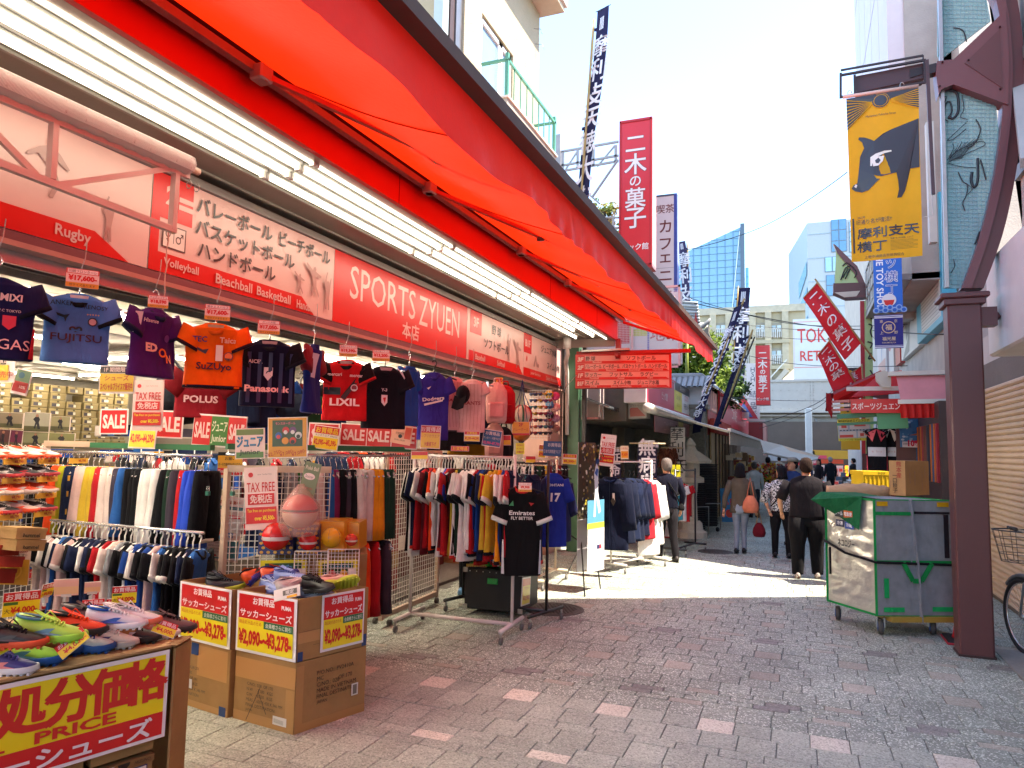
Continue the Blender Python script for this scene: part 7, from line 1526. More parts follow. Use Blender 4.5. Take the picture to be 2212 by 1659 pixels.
# ---------------------------------------------------------------- shoes
def shoe_mesh(up,sole,lace,ln=.27,accent=None,tongue=None,studs=False):
    """trainer: toe at +x, sole on z=0"""
    mb=MB();S=[(-.5,.27,.30,.26),(-.44,.36,.36,.34),(-.3,.37,.32,.30),(-.12,.34,.27,.26),(.05,.37,.235,.235),(.22,.42,.185,.185),(.38,.36,.14,.14),(.47,.22,.10,.10),(.5,.08,.075,.075)]
    R_=[];n=12
    for x,w,h,h2 in S:
        ring=[]
        for k in range(n):
            a=2*math.pi*k/n;c,s_=math.cos(a),math.sin(a);yy=c*w*.5*(1-.25*max(0,s_));zz=.07+(max(s_,0)**.8)*(h-.07) if s_>0 else .07+s_*.02
            ring.append(V((x*ln,yy*ln*.82,zz*ln*1.15)))
        R_.append(ring)
    mb.loft(R_,m(up,'p',rough=.45,amt=.12))
    o=[V((x,y,0)) for x,y in ((-.5,0),(-.48,.13),(-.35,.17),(-.1,.14),(.15,.19),(.32,.19),(.46,.1),(.51,0),(.46,-.12),(.32,-.19),(.15,-.18),(-.1,-.13),(-.35,-.17),(-.48,-.13))]
    mb.loft([[V((p_.x*ln*f_,p_.y*ln*f_,(z+.02*(abs(p_.x)>.42))*ln)) for p_ in o] for z,f_ in ((0.0,.96),(.02,1.02),(.085,1.0),(.1,.97))],m(sole,'p',rough=.6))
    for k in range(9):x=(-.42+k*.1)*ln;mb.box((x,-.15*ln,-.008),(x+.04*ln,.15*ln,.003),m(sole,'p',rough=.6))
    # opening, tongue and laces
    mb.add([V((ln*(-.30+.17*math.cos(a)),ln*.085*math.sin(a),ln*(.40-.14*(math.cos(a)+1)*.28))) for a in [k*math.pi/6 for k in range(12)]],[tuple(range(12))],m('#141216','c'))
    mb.tube([V((ln*(-.30+.18*math.cos(a)),ln*.1*math.sin(a),ln*(.39-.14*(math.cos(a)+1)*.28))) for a in [k*math.pi/6 for k in range(12)]],ln*.022,m(accent or up,'c'),n=5,closed=True)
    mb.loft([[V((ln*(-.12),s_*ln*.07,ln*.39)),V((ln*(-.14),s_*ln*.07,ln*.42))] if 0 else [V((ln*x-.0,s_*ln*.06,ln*z)) for s_ in (-1,1)]+[V((ln*x-.006,s_*ln*.06,ln*z+.006)) for s_ in (1,-1)] for x,z in ((-.22,.43),(-.1,.35),(.08,.28))],m(tongue or up,'c'),smooth=False)
    for k in range(5):
        x=-.12+k*.062;z=.345-k*.024
        mb.tube([V((x*ln,-.085*ln,(z-.02)*ln)),V(((x+.02)*ln,0,(z+.012)*ln)),V((x*ln,.085*ln,(z-.02)*ln))],ln*.014,m(lace,'c'),n=5)
        mb.tube([V((x*ln,.085*ln,(z-.02)*ln)),V(((x+.04)*ln,0,(z+.005)*ln)),V(((x+.062)*ln,-.085*ln,(z-.044)*ln))],ln*.012,m(lace,'c'),n=5)
    mb.tube([V((-.1*ln,0,.36*ln)),V((-.06*ln,.06*ln,.41*ln)),V((-.0*ln,.09*ln,.33*ln)),V((.04*ln,.12*ln,.22*ln))],ln*.011,m(lace,'c'),n=5)
    if accent:
        for s_ in (-1,1):mb.add([V((x*ln,s_*y*ln*.82,z*ln)) for x,y,z in ((-.3,.196,.13),(-.02,.186,.20),(.10,.182,.20),(.02,.19,.14),(.22,.212,.10),(0,.196,.10))],[(0,1,2,3,4,5) if s_>0 else (5,4,3,2,1,0)],m(accent,'g'))
    return mb.mesh((0,0,0),'shoe')

def shoe(px,py,Dp,rz,label,up,sole,lace,z=None,rx=0,ry=0,X=None,**k):
    p=at(px,py,D=Dp) if z is None else at(px,py,Z=z)
    put(shoe_mesh(up,sole,lace,**k),'sports_shoe',p,rz,None,label,'shoe',rx=rx,ry=ry)

# near display table of cartons with the final price banner
CB=m('#9c7748','k');CBD=m('#86643a','k');CBI=m('#a8865a','k')
tz=.70
c0,c1=at(413,1375,Z=tz),at(385,1382,Z=tz)
FR_=at(413,1385,Z=tz);FL=V((FR_.x-.93,FR_.y-1.12,0))        # front edge runs away from the camera to the right
F1=V((FR_.x-.02,FR_.y-.02,0));u=V((.42,.908,0)).normalized();nrm=V((u.y,-u.x,0))
a=at(365,1395,D=3.0);b=at(0,1462,D=2.02)
tb=T('carton_table','low display table made of open shipping cartons at the lower left','display table',(a.x,a.y,0))
zt=.70;E1=at(366,1394,Z=zt);E0=at(0,1470,Z=zt);uu=(E1-E0).normalized();E0=E0-uu*.5;nn=V((-uu.y,uu.x,0));SIDE=at(412,1372,Z=zt)
mb=MB();Q=[E0,E1+uu*.03,SIDE,SIDE-uu*1.6+nn*.25]
Q=[V((q.x,q.y,0)) for q in Q]
mb.add([q+V((0,0,zt-.012)) for q in Q]+[q+V((0,0,zt)) for q in Q],[(3,2,1,0),(4,5,6,7),(0,1,5,4),(1,2,6,5),(2,3,7,6),(3,0,4,7)],CBI);mb.build('top_board',tb)
mb=MB();mb.bar(Q[1]+V((0,0,zt/2-.01)),Q[2]+V((0,0,zt/2-.01)),.012,zt-.02,CB);mb.bar(Q[1]+V((0,0,zt-.003))-uu*.02,Q[2]+V((0,0,zt-.003))-uu*.02,.06,.006,CBD);mb.build('side_wall',tb)
mb=MB();mb.bar(Q[3]+V((0,0,zt/2)),Q[2]+V((0,0,zt/2)),.012,zt-.02,CB);mb.build('back_wall',tb)
zb_=at(0,1659,D=2.0).z;H_=.43
P0=Q[0]-nn*.004;P1=E1-nn*.006;P0.z=P1.z=zt-.02-H_
board('price_banner','long yellow and red final price banner along the front of the carton table','banner',P0,P1,H_,[('r',.0,.30,.985,.955,'#e6d800'),('r',0,.04,.985,.30,'#c8141c'),
      ('t','最',.14,.70,.44,'#c41e1a',{'bold':.06}),('t','終',.305,.70,.46,'#c41e1a',{'bold':.06}),('t','処',.47,.70,.46,'#c41e1a',{'bold':.06}),('t','分',.63,.70,.46,'#c41e1a',{'bold':.06}),('t','価',.78,.70,.46,'#c41e1a',{'bold':.06}),('t','格',.91,.70,.46,'#c41e1a',{'bold':.06}),
      ('t','FINAL',.32,.385,.12,'#c41e1a',{'w':.22,'bold':.03}),('t','PRICE',.66,.385,.12,'#c41e1a',{'w':.28,'bold':.03}),('t','サッカーシューズ',.52,.165,.21,'#e6e4ec',{'w':.84,'bold':.04})],th=.004,base='#e8e6ee',dz=.0006)
# shoe boxes under the banner
for i,(t_,z0,w,hh,lb) in enumerate(((.03,.04,.30,.13,'brown shoe box with a size label, right end under the banner'),(.36,.02,.33,.12,'brown shoe box with a round finger hole left of the labelled box'),(.72,.02,.30,.12,'brown shoe box further left under the banner'),(.03,.19,.30,.11,'brown shoe box stacked on the labelled one'),(.36,.16,.3,.11,'brown shoe box stacked on the box with the finger hole'))):
    mb=MB();a_=P1-uu*(t_+w);b_=P1-uu*t_;M0=frame(V((a_.x,a_.y,z0)),V((b_.x,b_.y,z0)));mb.M=M0
    mb.box((0,0,-.2),(w-.005,hh-.03,-.04),CB);mb.box((-.004,hh-.035,-.205),(w-.001,hh,-.03),CBD)
    mb.poly([(w*.5+.03*math.cos(k*.524+math.pi),hh-.005+.028*math.sin(k*.524+math.pi)) for k in range(7)],-.028,m('#1a1410','p'))
    if i==0:mb.rect(.06,.01,.27,hh-.045,-.038,m('#26326a','g'));mb.rect(.15,.015,.265,hh-.05,-.037,m('#d8d4cc','g'));mb.text('24.0',.1,.05,.025,m('#d8d8e0','g'),z=-.036,bold=.03);mb.text('MIZUNO',.24,hh-.018,.014,m('#2a2018','g'),z=-.028,shear=.3);mb.poly([(.09+.02*math.cos(k*.6),hh-.018+.014*math.sin(k*.6)) for k in range(10)],-.027,m('#c8d0dc','g'))
    if i==1:mb.text('asics',.09,.05,.025,m('#2a2018','g'),z=-.037,shear=.2,bold=.01)
    one(mb,'shoe_box',lb,'box')
# risers with blue half discs
for x0,y0,x1,y1,dd,lb in ((-30,1385,138,1442,2.75,'left brown shoe box riser with a blue half disc'),(140,1372,292,1415,3.15,'right brown shoe box riser with a blue half disc')):
    p,q=at(x0,y1,Z=zt),at(x1,y1-24,Z=zt);H_=.14;mb=MB();mb.M=frame(p,q);W_=(q-p).length
    mb.box((0,0,-.3),(W_,H_,0),CB);mb.box((-.004,H_-.03,-.304),(W_+.004,H_+.004,.004),CBI);mb.poly([(W_*.55+W_*.25*math.cos(-k*math.pi/12),H_+W_*.25*math.sin(-k*math.pi/12)*.8) for k in range(13)][::-1],.006,m('#2a3a5c','g'))
    one(mb,'shoe_box_riser',lb,'box')
sh=[(30,1640-245,2.45,.55,'black shoe with orange sole edge on the left riser','#1f1d20','#c84a20','#18181a',{'accent':'#3a3a3e'},.845),
      (110,1382,2.75,.6,'lime green running shoe with white laces on the left riser','#9ccf4a','#8ccf3c','#b8dc60',{'accent':'#5a8aa0','ln':.3},.845),
      (165,1368,3.1,.5,'orange-red and black shoe at the left end of the right riser','#d8401c','#201c1e','#e04a20',{'accent':'#201c1e'},.845),
      (195,1352,3.3,.5,'grey shoe with dark laces partly hidden at the back of the right riser','#5a5252','#3a3436','#2a2628',{},.85),
      (252,1355,3.25,.35,'white shoe with blue stripes and thick white laces on the right riser','#c8ccd8','#dcdce0','#e6e6ec',{'accent':'#2a5ab0'},.845),
      (285,1348,3.5,.3,'white shoe with coral sole at the right end of the right riser','#d8d8dc','#d86a4a','#e4e4e8',{},.845),
      (12,1452,2.1,.75,'purple and white shoe at the left edge of the carton table','#3c3480','#d4d4dc','#5a50a0',{'accent':'#d87a80'},zt+.008),
      (58,1432,2.3,.62,'large lime green shoe with bright blue sole at the front left','#a8dc48','#1c5ab0','#9cd040',{'accent':'#4a8a9c','ln':.33},zt+.008),
      (108,1412,2.55,.55,'cream and pink shoe with blue sole behind the lime green shoe','#d8ccc0','#2054a8','#d8d0c8',{'accent':'#d8a0a0','ln':.3},zt+.008),
      (178,1405,2.62,.62,'white shoe with blue laces and blue sole in the middle of the table front','#cdd0dc','#1f5ab4','#1e4aa0',{'accent':'#2a5ab0','ln':.3,'tongue':'#2450a0'},zt+.008),
      (232,1396,2.78,.6,'all white football shoe with white laces right of the blue-laced one','#d4d4da','#c4c4c8','#e2e2e6',{'accent':'#4a4890','ln':.29},zt+.008),
      (285,1385,2.95,.58,'black football shoe with white side mark near the right end of the table','#232126','#1a1a1c','#141416',{'accent':'#b8b8c8','ln':.28},zt+.008),
      (330,1375,3.12,.55,'dusty pink shoe with white sole second from the right end','#a8746c','#d0ccc8','#3a3234',{'ln':.27},zt+.008),
      (368,1362,3.32,.5,'dark mauve shoe with black laces at the right end of the table','#5c4248','#2c2428','#242024',{'ln':.27},zt+.008)]
for px,py,Dp,rz,lb,up,so,la,k,z in sh:
    p=at(px,py,Z=z);put(shoe_mesh(up,so,la,**k),'sports_shoe',p,.78-.3*rz,None,lb,'shoe')
def clipcard(px,py,z,hgt,label,back=False,rz=0,tilt=.25,w=.105,price='¥4,000-'):
    p=at(px,py,Z=z);t=T('clip_price_card',label,'price card',p);a_=face_cam(p,rz);u_=V((math.cos(a_),math.sin(a_),0));c_=p+V((0,0,hgt))
    mb=MB();mb.tube([p,c_],.004,m('#cfcac4','p',see=.3),n=6);mb.cbox(p+V((0,0,.01)),(.025,.02,.03),m('#cfcac4','p',see=.4));mb.cbox(c_,(.05,.012,.016),m('#d8d4d0','p',see=.3),rz=a_);mb.build('clip_stand',t)
    L=[('r',0,0,1,1,'#dca8a0'),('r',0,.1,1,.55,'#e0b48c')] if back else [('r',0,.62,1,1,RD2),('t','お買得品',.5,.81,.26,'#ecd8d8',{'w':.86,'bold':.03}),('r',0,0,1,.62,'#e6d41c'),('r',.02,.48,.4,.6,'#3a6a30'),('t',price,.58,.24,.32,'#c8281c',{'w':.74,'bold':.04}),('t','大',.12,.24,.2,'#3a2a1c')]
    board('card','','',c_-u_*w/2,c_+u_*w/2,w*.82,L,th=.002,parent=t,tilt=tilt,dz=.0006)
clipcard(97,1300,.84,.03,'price card seen edge-on standing left of the blank pink card',rz=.9,w=.09);clipcard(142,1298,.84,.03,'faded pink back of a large price card',True,w=.12,rz=-.15);clipcard(198,1296,.84,.04,'faded pink back of a narrow price card',True,w=.08)
clipcard(196,1385,.71,.13,'upright 4,000 yen price card in front of the right riser',w=.10,tilt=.0);clipcard(250,1380,.71,.13,'tilted 4,000 yen price card right of the upright one',w=.10,rz=-.3);clipcard(265,1342,.84,.09,'red and yellow price card peeking above the tilted one',w=.11)
clipcard(42,1352,.84,.05,'wide price card lying behind the black shoe on the left',w=.15,rz=.1)
for px,py,rz,lb in ((165,1408,.95,'4,000 yen card leaning on the blue-laced shoe'),(350,1368,-.5,'yellow bargain card leaning between the two pink shoes'),(4,1418,.6,'yellow card corner at the left edge beside the lime shoe')):
    p=at(px,py,Z=.80);a_=face_cam(p,0);board('price_card',lb,'price card',p-V((math.cos(a_)*.05,math.sin(a_)*.05,.03*rz)),p+V((math.cos(a_)*.05,math.sin(a_)*.05,.06*rz)),.07,[('r',0,.6,1,1,RD2),('t','お買得品',.5,.8,.28,'#ecd8d8',{'w':.84,'bold':.03}),('r',0,0,1,.6,'#e6d41c'),('t','¥4,000-',.55,.28,.36,'#c8281c',{'w':.8,'bold':.03})],th=.002,tilt=-.6,dz=.0006)

# cartons with bargain signs
BG=[('r',.04,.56,.96,.96,'#c8141c'),('t','お買得品',.46,.87,.12,'#ece4ea',{'bold':.03,'mw':.5}),('t','PUMA',.84,.83,.07,'#ece4ea',{'bold':.04,'mw':.16}),('t','サッカーシューズ',.5,.66,.13,'#ece4ea',{'bold':.035,'w':.86}),('r',.04,.05,.96,.56,'#e6d41c'),('t','現品処分品のため',.25,.50,.065,'#b82418',{'w':.38}),('r',.48,.44,.96,.56,'#2e6a44'),('t','会員様さらに割引',.72,.50,.075,'#ecece4',{'w':.42}),('t','¥2,090-~¥3,278-',.5,.24,.30,'#c41e1a',{'w':.88,'bold':.045})]
def carton(label,cs,z0,z1,open_top=False,marks=(),inner=None,tape=True,wall=.006):
    """cs: four ground corners, first edge faces the viewer's left, second the right"""
    cs=[V((c.x,c.y,0)) for c in cs];t=T('carton',label,'cardboard box',(sum((c.x for c in cs))/4,sum((c.y for c in cs))/4,z0));mb=MB()
    for i in range(4):mb.bar(cs[i]+V((0,0,(z0+z1)/2)),cs[(i+1)%4]+V((0,0,(z0+z1)/2)),wall,z1-z0,CB)
    mb.add([c+V((0,0,z0+.01)) for c in cs],[(0,1,2,3)],CBD)
    if not open_top:mb.add([c+V((0,0,z1-.003)) for c in cs],[(0,1,2,3)],CBI)
    mb.build('box_body',t)
    for fi,L in enumerate(marks):
        if not L:continue
        a_,b_=cs[fi]+V((0,0,z0)),cs[fi+1]+V((0,0,z0));mb=MB();mb.M=frame(a_,b_);W_=(b_-a_).length;H_=z1-z0
        for i,e in enumerate(L):
            if e[0]=='tape':mb.rect(e[1]*W_,e[2]*H_,e[3]*W_,e[4]*H_,wall/2+.0012+i*.0008,m(e[5],'g',rough=.35));
            else:lay(mb,W_,H_,[e],z=wall/2+.0012+i*.0008)
        mb.build('tape_and_print',t)
    return t

K1,K0,K2=V((-2.86,3.68,0)),V((-3.38,3.74,0)),V((-2.70,4.19,0));K3=K0+(K2-K1)
TP='#b4824c';INKC='#2c2218'
tx=lambda s_,x,y,h_=.055:('t',s_,x,y,h_,INKC,{'align':'l','mw':.6})
carton('lower big shipping carton with black printed destination lines',(K0,K1,K2,K3),0,.42,False,([('tape',0,.62,1,.92,TP),('tape',0,.0,1,.14,'#a87c48'),('tape',.86,0,1,.6,'#a87c48')]+[tx(s_,.22,.56-.075*k,.045) for k,s_ in enumerate(('C/NO.: 028  OF 170','N.W.   : 7.180   KGS','G.W.   : 8.030   KGS','MEAS   : 630 X 430 X 346 MM','FINAL DESTINATION:','JAPAN'))]+[('r',.68,.08,.90,.2,'#d0ccc4')]+[('r',.70+k*.012,.11,.703+k*.012,.17,'#3a3430') for k in range(15)]+[('p',[(.26,.05),(.27,.05),(.48,.55),(.47,.55)],INKC),('p',[(.44,.5),(.45,.5),(.60,.2),(.59,.2)],INKC)],
       [('tape',0,0,.10,.94,'#a87c48'),('tape',0,0,1,.12,'#a87c48')]+[tx(s_,.28,.78-.085*k,.06) for k,s_ in enumerate(('P/O.NO.: PV2410A','MC','C/NO.: 028','MADE IN VIETNAM','FINAL DESTINATION:','JAPAN'))]+[tx('OF 170',.58,.64,.06),('r',.78,.3,.88,.48,'#d0ccc4'),('r',.8,.32,.86,.46,'#6a645c')]))
zc=.425
carton('open-topped carton full of football boots standing on the big shipping carton',(K0,K1,K2,K3),zc,.80,True,([('tape',0,.0,.42,.1,'#1c3a70'),('tape',.55,.0,1,.1,'#1c3a70'),('tape',.9,.0,1,.2,'#1c3a70')],[('tape',0,.28,.9,.46,'#b08450'),('tape',0,.0,.07,.15,'#1c3a70'),('tape',.92,.0,.99,.2,'#1c3a70'),('r',.0,.46,.6,.465,'#5a4226'),('r',.2,.22,.9,.225,'#5a4226')]))
J1=K0+V((-.03,-.02,0));J0=J1+(K0-K1)*.98+V((-.03,.03,0));J2=J1+(K2-K1);J3=J0+(K2-K1)
carton('taller left shipping carton with peeling brown tape',(J0,J1,J2,J3),0,.42,False,([('tape',.4,.5,.96,.96,TP),('tape',0,0,1,.1,'#a87c48'),('tape',.85,0,.97,.14,'#1c3a70'),('tape',.28,.8,.42,.98,'#1c3a70')]+[tx(s_,.16,.60-.08*k,.045) for k,s_ in enumerate((': 91GA241201',': 10 PRS',': 051  OF 161','N.W.      KGS',': 630X430 X 346 MM','DESTINATION:'))]+[('r',.18,.28,.34,.42,'#c8c4c4')],))
carton('open-topped carton of boots on the left shipping carton',(J0,J1,J2,J3),zc,.80,True,([('tape',0,0,.9,.1,'#1c3a70')],))
for lb,a_,b_,tl in (('bargain football shoe sign on the left carton',J0.lerp(J1,.02),J0.lerp(J1,1.0),.02),('bargain football shoe sign on the left face of the middle carton',K0.lerp(K1,.0),K0.lerp(K1,1.0),.02),('bargain football shoe sign on the street-facing side of the carton',K1.lerp(K2,.30),K1.lerp(K2,.93),0)):
    uu2=(b_-a_).normalized();nn2=V((uu2.y,-uu2.x,0))*.012;board('bargain_sign',lb,'sign',a_+nn2+V((0,0,.425 if 'street' not in lb else .45)),b_+nn2+V((0,0,.425 if 'street' not in lb else .45)),.375 if 'street' not in lb else .35,BG,th=.003,base='#e6e2ea',tilt=tl,dz=.0006)
bt=[('#1c2030','#c8c430','#18181c'),('#20242e','#b8c030','#1a1a1e'),('#d8501c','#3a3a90','#1c1c20'),('#7484c0','#6a78b8','#c0c8e0'),('#8494cc','#d85a28','#5a6ab0'),('#c8502c','#3a3a8a','#2a2a60'),('#a8d0c0','#90b8a8','#c8d8d0'),('#3c4c64','#c0cc40','#6a7a90'),('#1f1c20','#2a2a2c','#18181a'),('#d89a94','#b8c83c','#d8b0a8'),('#c0b8b8','#a8a0a0','#d0c8c8')]
pos=[(J0,J1,.28,.35,'second',.2,0),(J0,J1,.55,.25,'',1.0,0),(J0,J1,.72,.6,'',2.3,-.9),(K0,K1,.05,.45,'',.1,0),(K0,K1,.22,.6,'',.4,.2),(J0,J1,.95,.75,'',1.2,-.6),(K0,K1,.55,.8,'',2.4,0),(K0,K1,.82,.45,'',.8,0),(K0,K1,.95,.35,'',.2,.3),(K0,K1,.85,.8,'',1.2,-1),(K0,K1,.62,.3,'',2.0,-.8)]
LB=('black and yellow boot lying at the left end of the left carton','black and lime boot beside it in the left carton','orange boot turned sole up with studs over the left carton','pale blue boot on top where the two cartons meet','pale blue and orange boot at the back of the open carton','orange boot with blue sole at the back of the left carton','mint boot tip sticking up behind the paper sheet','slate blue boot with lime edge in the right of the open carton','black boot nested beside the slate blue one','pink and lime boot tip at the far corner of the open carton','grey boot upright at the front of the open carton')
for (A_0,A_1,t_,dpt,_,rz,rx),(up,so,la),lb in zip(pos,bt,LB):
    p=A_0.lerp(A_1,t_)+(K2-K1)*max(.1,dpt if dpt>0 else .95)*.9+V((0,0,.755 if rx==0 else .83));put(shoe_mesh(up,so,la,accent=la,ln=.25),'football_boot',p,rz-.4,None,lb,'boot',rx=rx,ry=-.15)
sg('paper_sheet','white sheet lying tilted in the open carton between boots','sign',592,1275,648,1300,3.85,[('r',.35,.3,.9,.75,'#6a6a62'),('t','限定',.62,.52,.35,'#e0dcd8',{'bold':.04}),('r',.5,0,.9,.2,'#e0a020')],'#dad6d2',sk=-14,tilt=-.5)
# wire baskets standing behind the open carton
for i,(x0,x1,dd) in enumerate(((632,742,4.15),(776,860,4.5))):
    x0,x1=((632,706,0),(704,772,0))[i][:2];p,q=at(x0,1300,D=5.13),at(x1,1296,D=5.16);q.z=p.z=.7;z1=at(x0,1180-i*4,D=5.13).z
    mb=MB();mb.M=frame(p,q);W_=(q-p).length;H_=z1-.74;w_=m('#d8d0cc','p');n=9
    for k in range(n+1):mb.tube([(W_*k/n,0,0),(W_*k/n,H_,0)],.002 if 0<k<n else .004,w_,n=4)
    for k in range(12):mb.tube([(0,H_*k/11,0),(W_,H_*k/11,0)],.002 if k<11 else .004,w_,n=4)
    one(mb,'wire_basket_panel',('left' if i==0 else 'right')+' white wire panel standing up behind the open carton of boots','wire panel')
# boxed balls behind the cartons
def lbox(label,x0,y0,x1,y1,d,c,dep=.3,top='#c88a20',win=None):
    d *= 1.17;p,q=at(x0,y1,D=d),at(x1,y1,D=d);z=at(x0,y0,D=d).z;mb=MB();mb.M=frame(p,q);W_,H_=(q-p).length,z-p.z
    mb.box((0,0,-dep),(W_,H_,0),m(c,'g'));mb.box((0,H_,-dep),(W_,H_+.003,0),m(top,'g'))
    if win:lay(mb,W_,H_,win,z=.002)
    return one(mb,'ball_box',label,'box')
PAT=[('o',.1+.2*(k%5)+.06*((k//5)%2),.08+.16*(k//5),.05,'#d8a040',1.3) for k in range(30)]
BALLW=lambda a_,b_:[('o',.5,.42,.34,'#1c1820'),('o',.5,.42,.32,a_),('p',[(.5-.32*1.0,.40)]+[(.5+.31*math.cos(math.pi+k*math.pi/8),.40+.31*math.sin(math.pi+k*math.pi/8)) for k in range(9)],b_)]
def ballbox(label,x0,y0,x1,y1,d,c,bc,pat=None):
    o=lbox(label,x0,y0,x1,y1,d,c,win=pat);d *= 1.17;p=at((x0+x1)/2,y1,D=d-.11);r_=min(.11,abs(at(x1,y1,D=d).x-at(x0,y1,D=d).x)*.42)
    mb=MB();mb.ball(p+V((0,0,r_+.03)),r_,m(bc[0],'p',rough=.25),n=20,k=12)
    mb.ball(p+V((0,0,r_+.028)),r_*.99,m(bc[1],'p',rough=.25),n=20,k=12,sc=(1.015,1.015,.8));
    for k in range(5):a_=k*1.256;mb.tube([p+V((r_*1.0*math.cos(a_)*math.sin(s_),r_*1.0*math.sin(a_)*math.sin(s_),r_+.03+r_*1.0*math.cos(s_))) for s_ in (.3,.7,1.1,1.5,1.9)],.002,m('#5a1c1c','p'),n=3)
    one(mb,'football',label+' football','ball')
sup=at(640,1240,D=4.75)
ballbox('blue patterned box with a red and white',557,1136,632,1198,4.55,'#22306c',('#c81c20','#d8cccc'),PAT)
ballbox('narrower blue patterned box with a red',640,1134,688,1198,4.6,'#22306c',('#c81c20','#d8cccc'),PAT)
ballbox('yellow box with a yellow',688,1128,742,1192,4.65,'#d8941c',('#d8a01c','#d8a01c'))
ballbox('yellow-edged box with a red and yellow',742,1130,775,1188,4.75,'#c8881c',('#c83a28','#d8c8b8'))
mb=MB();p=at(590,1290,D=5.45);q=at(790,1280,D=5.6);z=at(590,1200,D=5.45).z;mb.M=frame(V((p.x,p.y,.0)),V((q.x,q.y,.0)));W_=(q-p).length;mb.box((0,0,-.4),(W_*.56,z,0),CB);mb.box((W_*.57,0,-.42),(W_,z,.01),CB)
one(mb,'carton_stand','pair of plain cartons carrying the boxed footballs','cardboard box')
for x0,x1,lb in ((562,662,'left yellow-bordered poster of footballs behind the wire panels'),(688,772,'right yellow-bordered poster of footballs behind the wire panels')):
    sg('ball_picture',lb,'poster',x0,1212,x1,1272,4.55,[('r',.1,.08,.9,.9,'#2a4a2c'),('t','サッカーボール',.5,.78,.12,'#5a9ad0',{'mw':.6,'bold':.03})]+[('o',.2+.15*k,.42+.12*(k%2),.13,c) for k,c in enumerate(('#3a5a9a','#c82828','#d8c8c8','#d89a1c','#b83838'))]+[('r',.78,.45,.98,.7,'#ecdcd8')],'#d8c81c',sk=-2)
# bagged ball hanging on the grid screen
p=at(648,1105,D=5.2);mb=MB();mb.ball(p,.125,m('#c41c20','p',rough=.3),n=20,k=12);mb.ball(p-V((0,0,.012)),.1235,m('#d8b8a0','p',rough=.3),n=20,k=12,sc=(1.02,1.02,.9));mb.tube([p+V((.128*math.cos(k*.3),.128*math.sin(k*.3),.012)) for k in range(21)],.008,m('#241c20','p'),n=4,closed=True)
one(mb,'football','red and white football in a clear bag hanging on the grid screen','ball')
mb=MB();mb.lathe([(.02,.2),(.06,.15),(.14,.05),(.15,-.1),(.12,-.17),(.03,-.18)],m('#d8a8a0','p',see=.6,rough=.15),n=12,c=p);one(mb,'clear_bag','clear plastic bag round the hanging red and white football','bag')

# shelf of football boots at far left, boxes underneath
sh_=T('shoe_shelf','wire grid shelving with rows of football boots at the left edge','shelf',at(40,1150,D=5.6))
p,q=at(-60,1240,D=5.3),at(98,1215,D=5.9);p.z=q.z=0;mb=MB();mb.M=frame(p,q);W_=(q-p).length
for k in range(int(W_/.05)):mb.box((k*.05,0,-.1),(k*.05+.004,1.62,-.096),WHITE)
for k in range(32):mb.box((0,k*.05,-.1),(W_,k*.05+.004,-.096),WHITE)
mb.build('wire_grid',sh_)
cn_=0;NM_=['topmost','second','third','fourth']
for r_,py in enumerate((990,1031,1068,1110)):
    z=at(20,py,D=5.5).z;mb=MB();mb.M=frame(V((p.x,p.y,z)),V((q.x,q.y,z)));mb.box((0,-.012,-.1),(W_,0,.06),m('#c8b8b0','p'))
    for k in range(3):mb.box((.12+k*.3,-.05,.06),(.32+k*.3,-.005,.064),m('#d8a83c','g'));mb.text('¥8,790',.25+k*.3,-.028,.025,m('#a82820','g'),z=.066,bold=.03)
    mb.build('shelf_strip',sh_)
    for k in range(4):
        c_=p.lerp(q,.12+k*.26);cc=[('#d8c0b8','#e0502c','#d8c8c0','#e8481c'),('#2a2428','#7a2028','#c8c0c0','#b0242c'),('#e0481c','#d8c8c0','#e05020','#d8ccc8'),('#d8c0b8','#e0502c','#d8c8c0','#e8481c')][r_]
        if k%2 and r_ in (1,3):cc=('#1c1a1e','#b03038','#d8d0cc','#d8d0cc')
        put(shoe_mesh(cc[0],cc[1],cc[2],accent=cc[3],ln=.24),'football_boot',V((c_.x,c_.y,z))+V((.05,-.06,.003)),-.1+face_cam(c_),None,{0:'white and red',1:'black',2:'orange',3:'white and coral'}[r_]+' boot, number '+ORD[k]+' from the left on the '+NM_[r_]+' shelf row','boot','football boots on the wire shelf')
k=0
for (x0,y0,x1,y1,c,tx_) in ((33,1140,98,1165,'#9c7748','hummel'),(33,1166,95,1190,'#9c7748','hummel'),(-10,1178,40,1200,'#a83020',''),(-10,1202,48,1225,'#b03424',''),(-10,1228,30,1260,'#982c20','')):
    p_,q_=at(x0,y1,D=5.2),at(x1,y1,D=5.4);mb=MB();mb.M=frame(p_,q_);W_=(q_-p_).length;H_=at(x0,y0,D=5.2).z-p_.z;mb.box((0,0,-.25),(W_,H_*.7,0),m(c,'k'));mb.box((-.004,H_*.7,-.254),(W_+.004,H_,.004),m(c,'k'))
    if tx_:mb.text(tx_,W_*.5,H_*.35,H_*.35,m('#2a2018','g'),z=.005,bold=.03)
    one(mb,'shoe_box',['upper brown shoe box under the wire shelf','second brown shoe box under the wire shelf','topmost red shoe box at the left edge','middle red shoe box at the left edge','lowest red shoe box at the left edge'][k],'box');k+=1

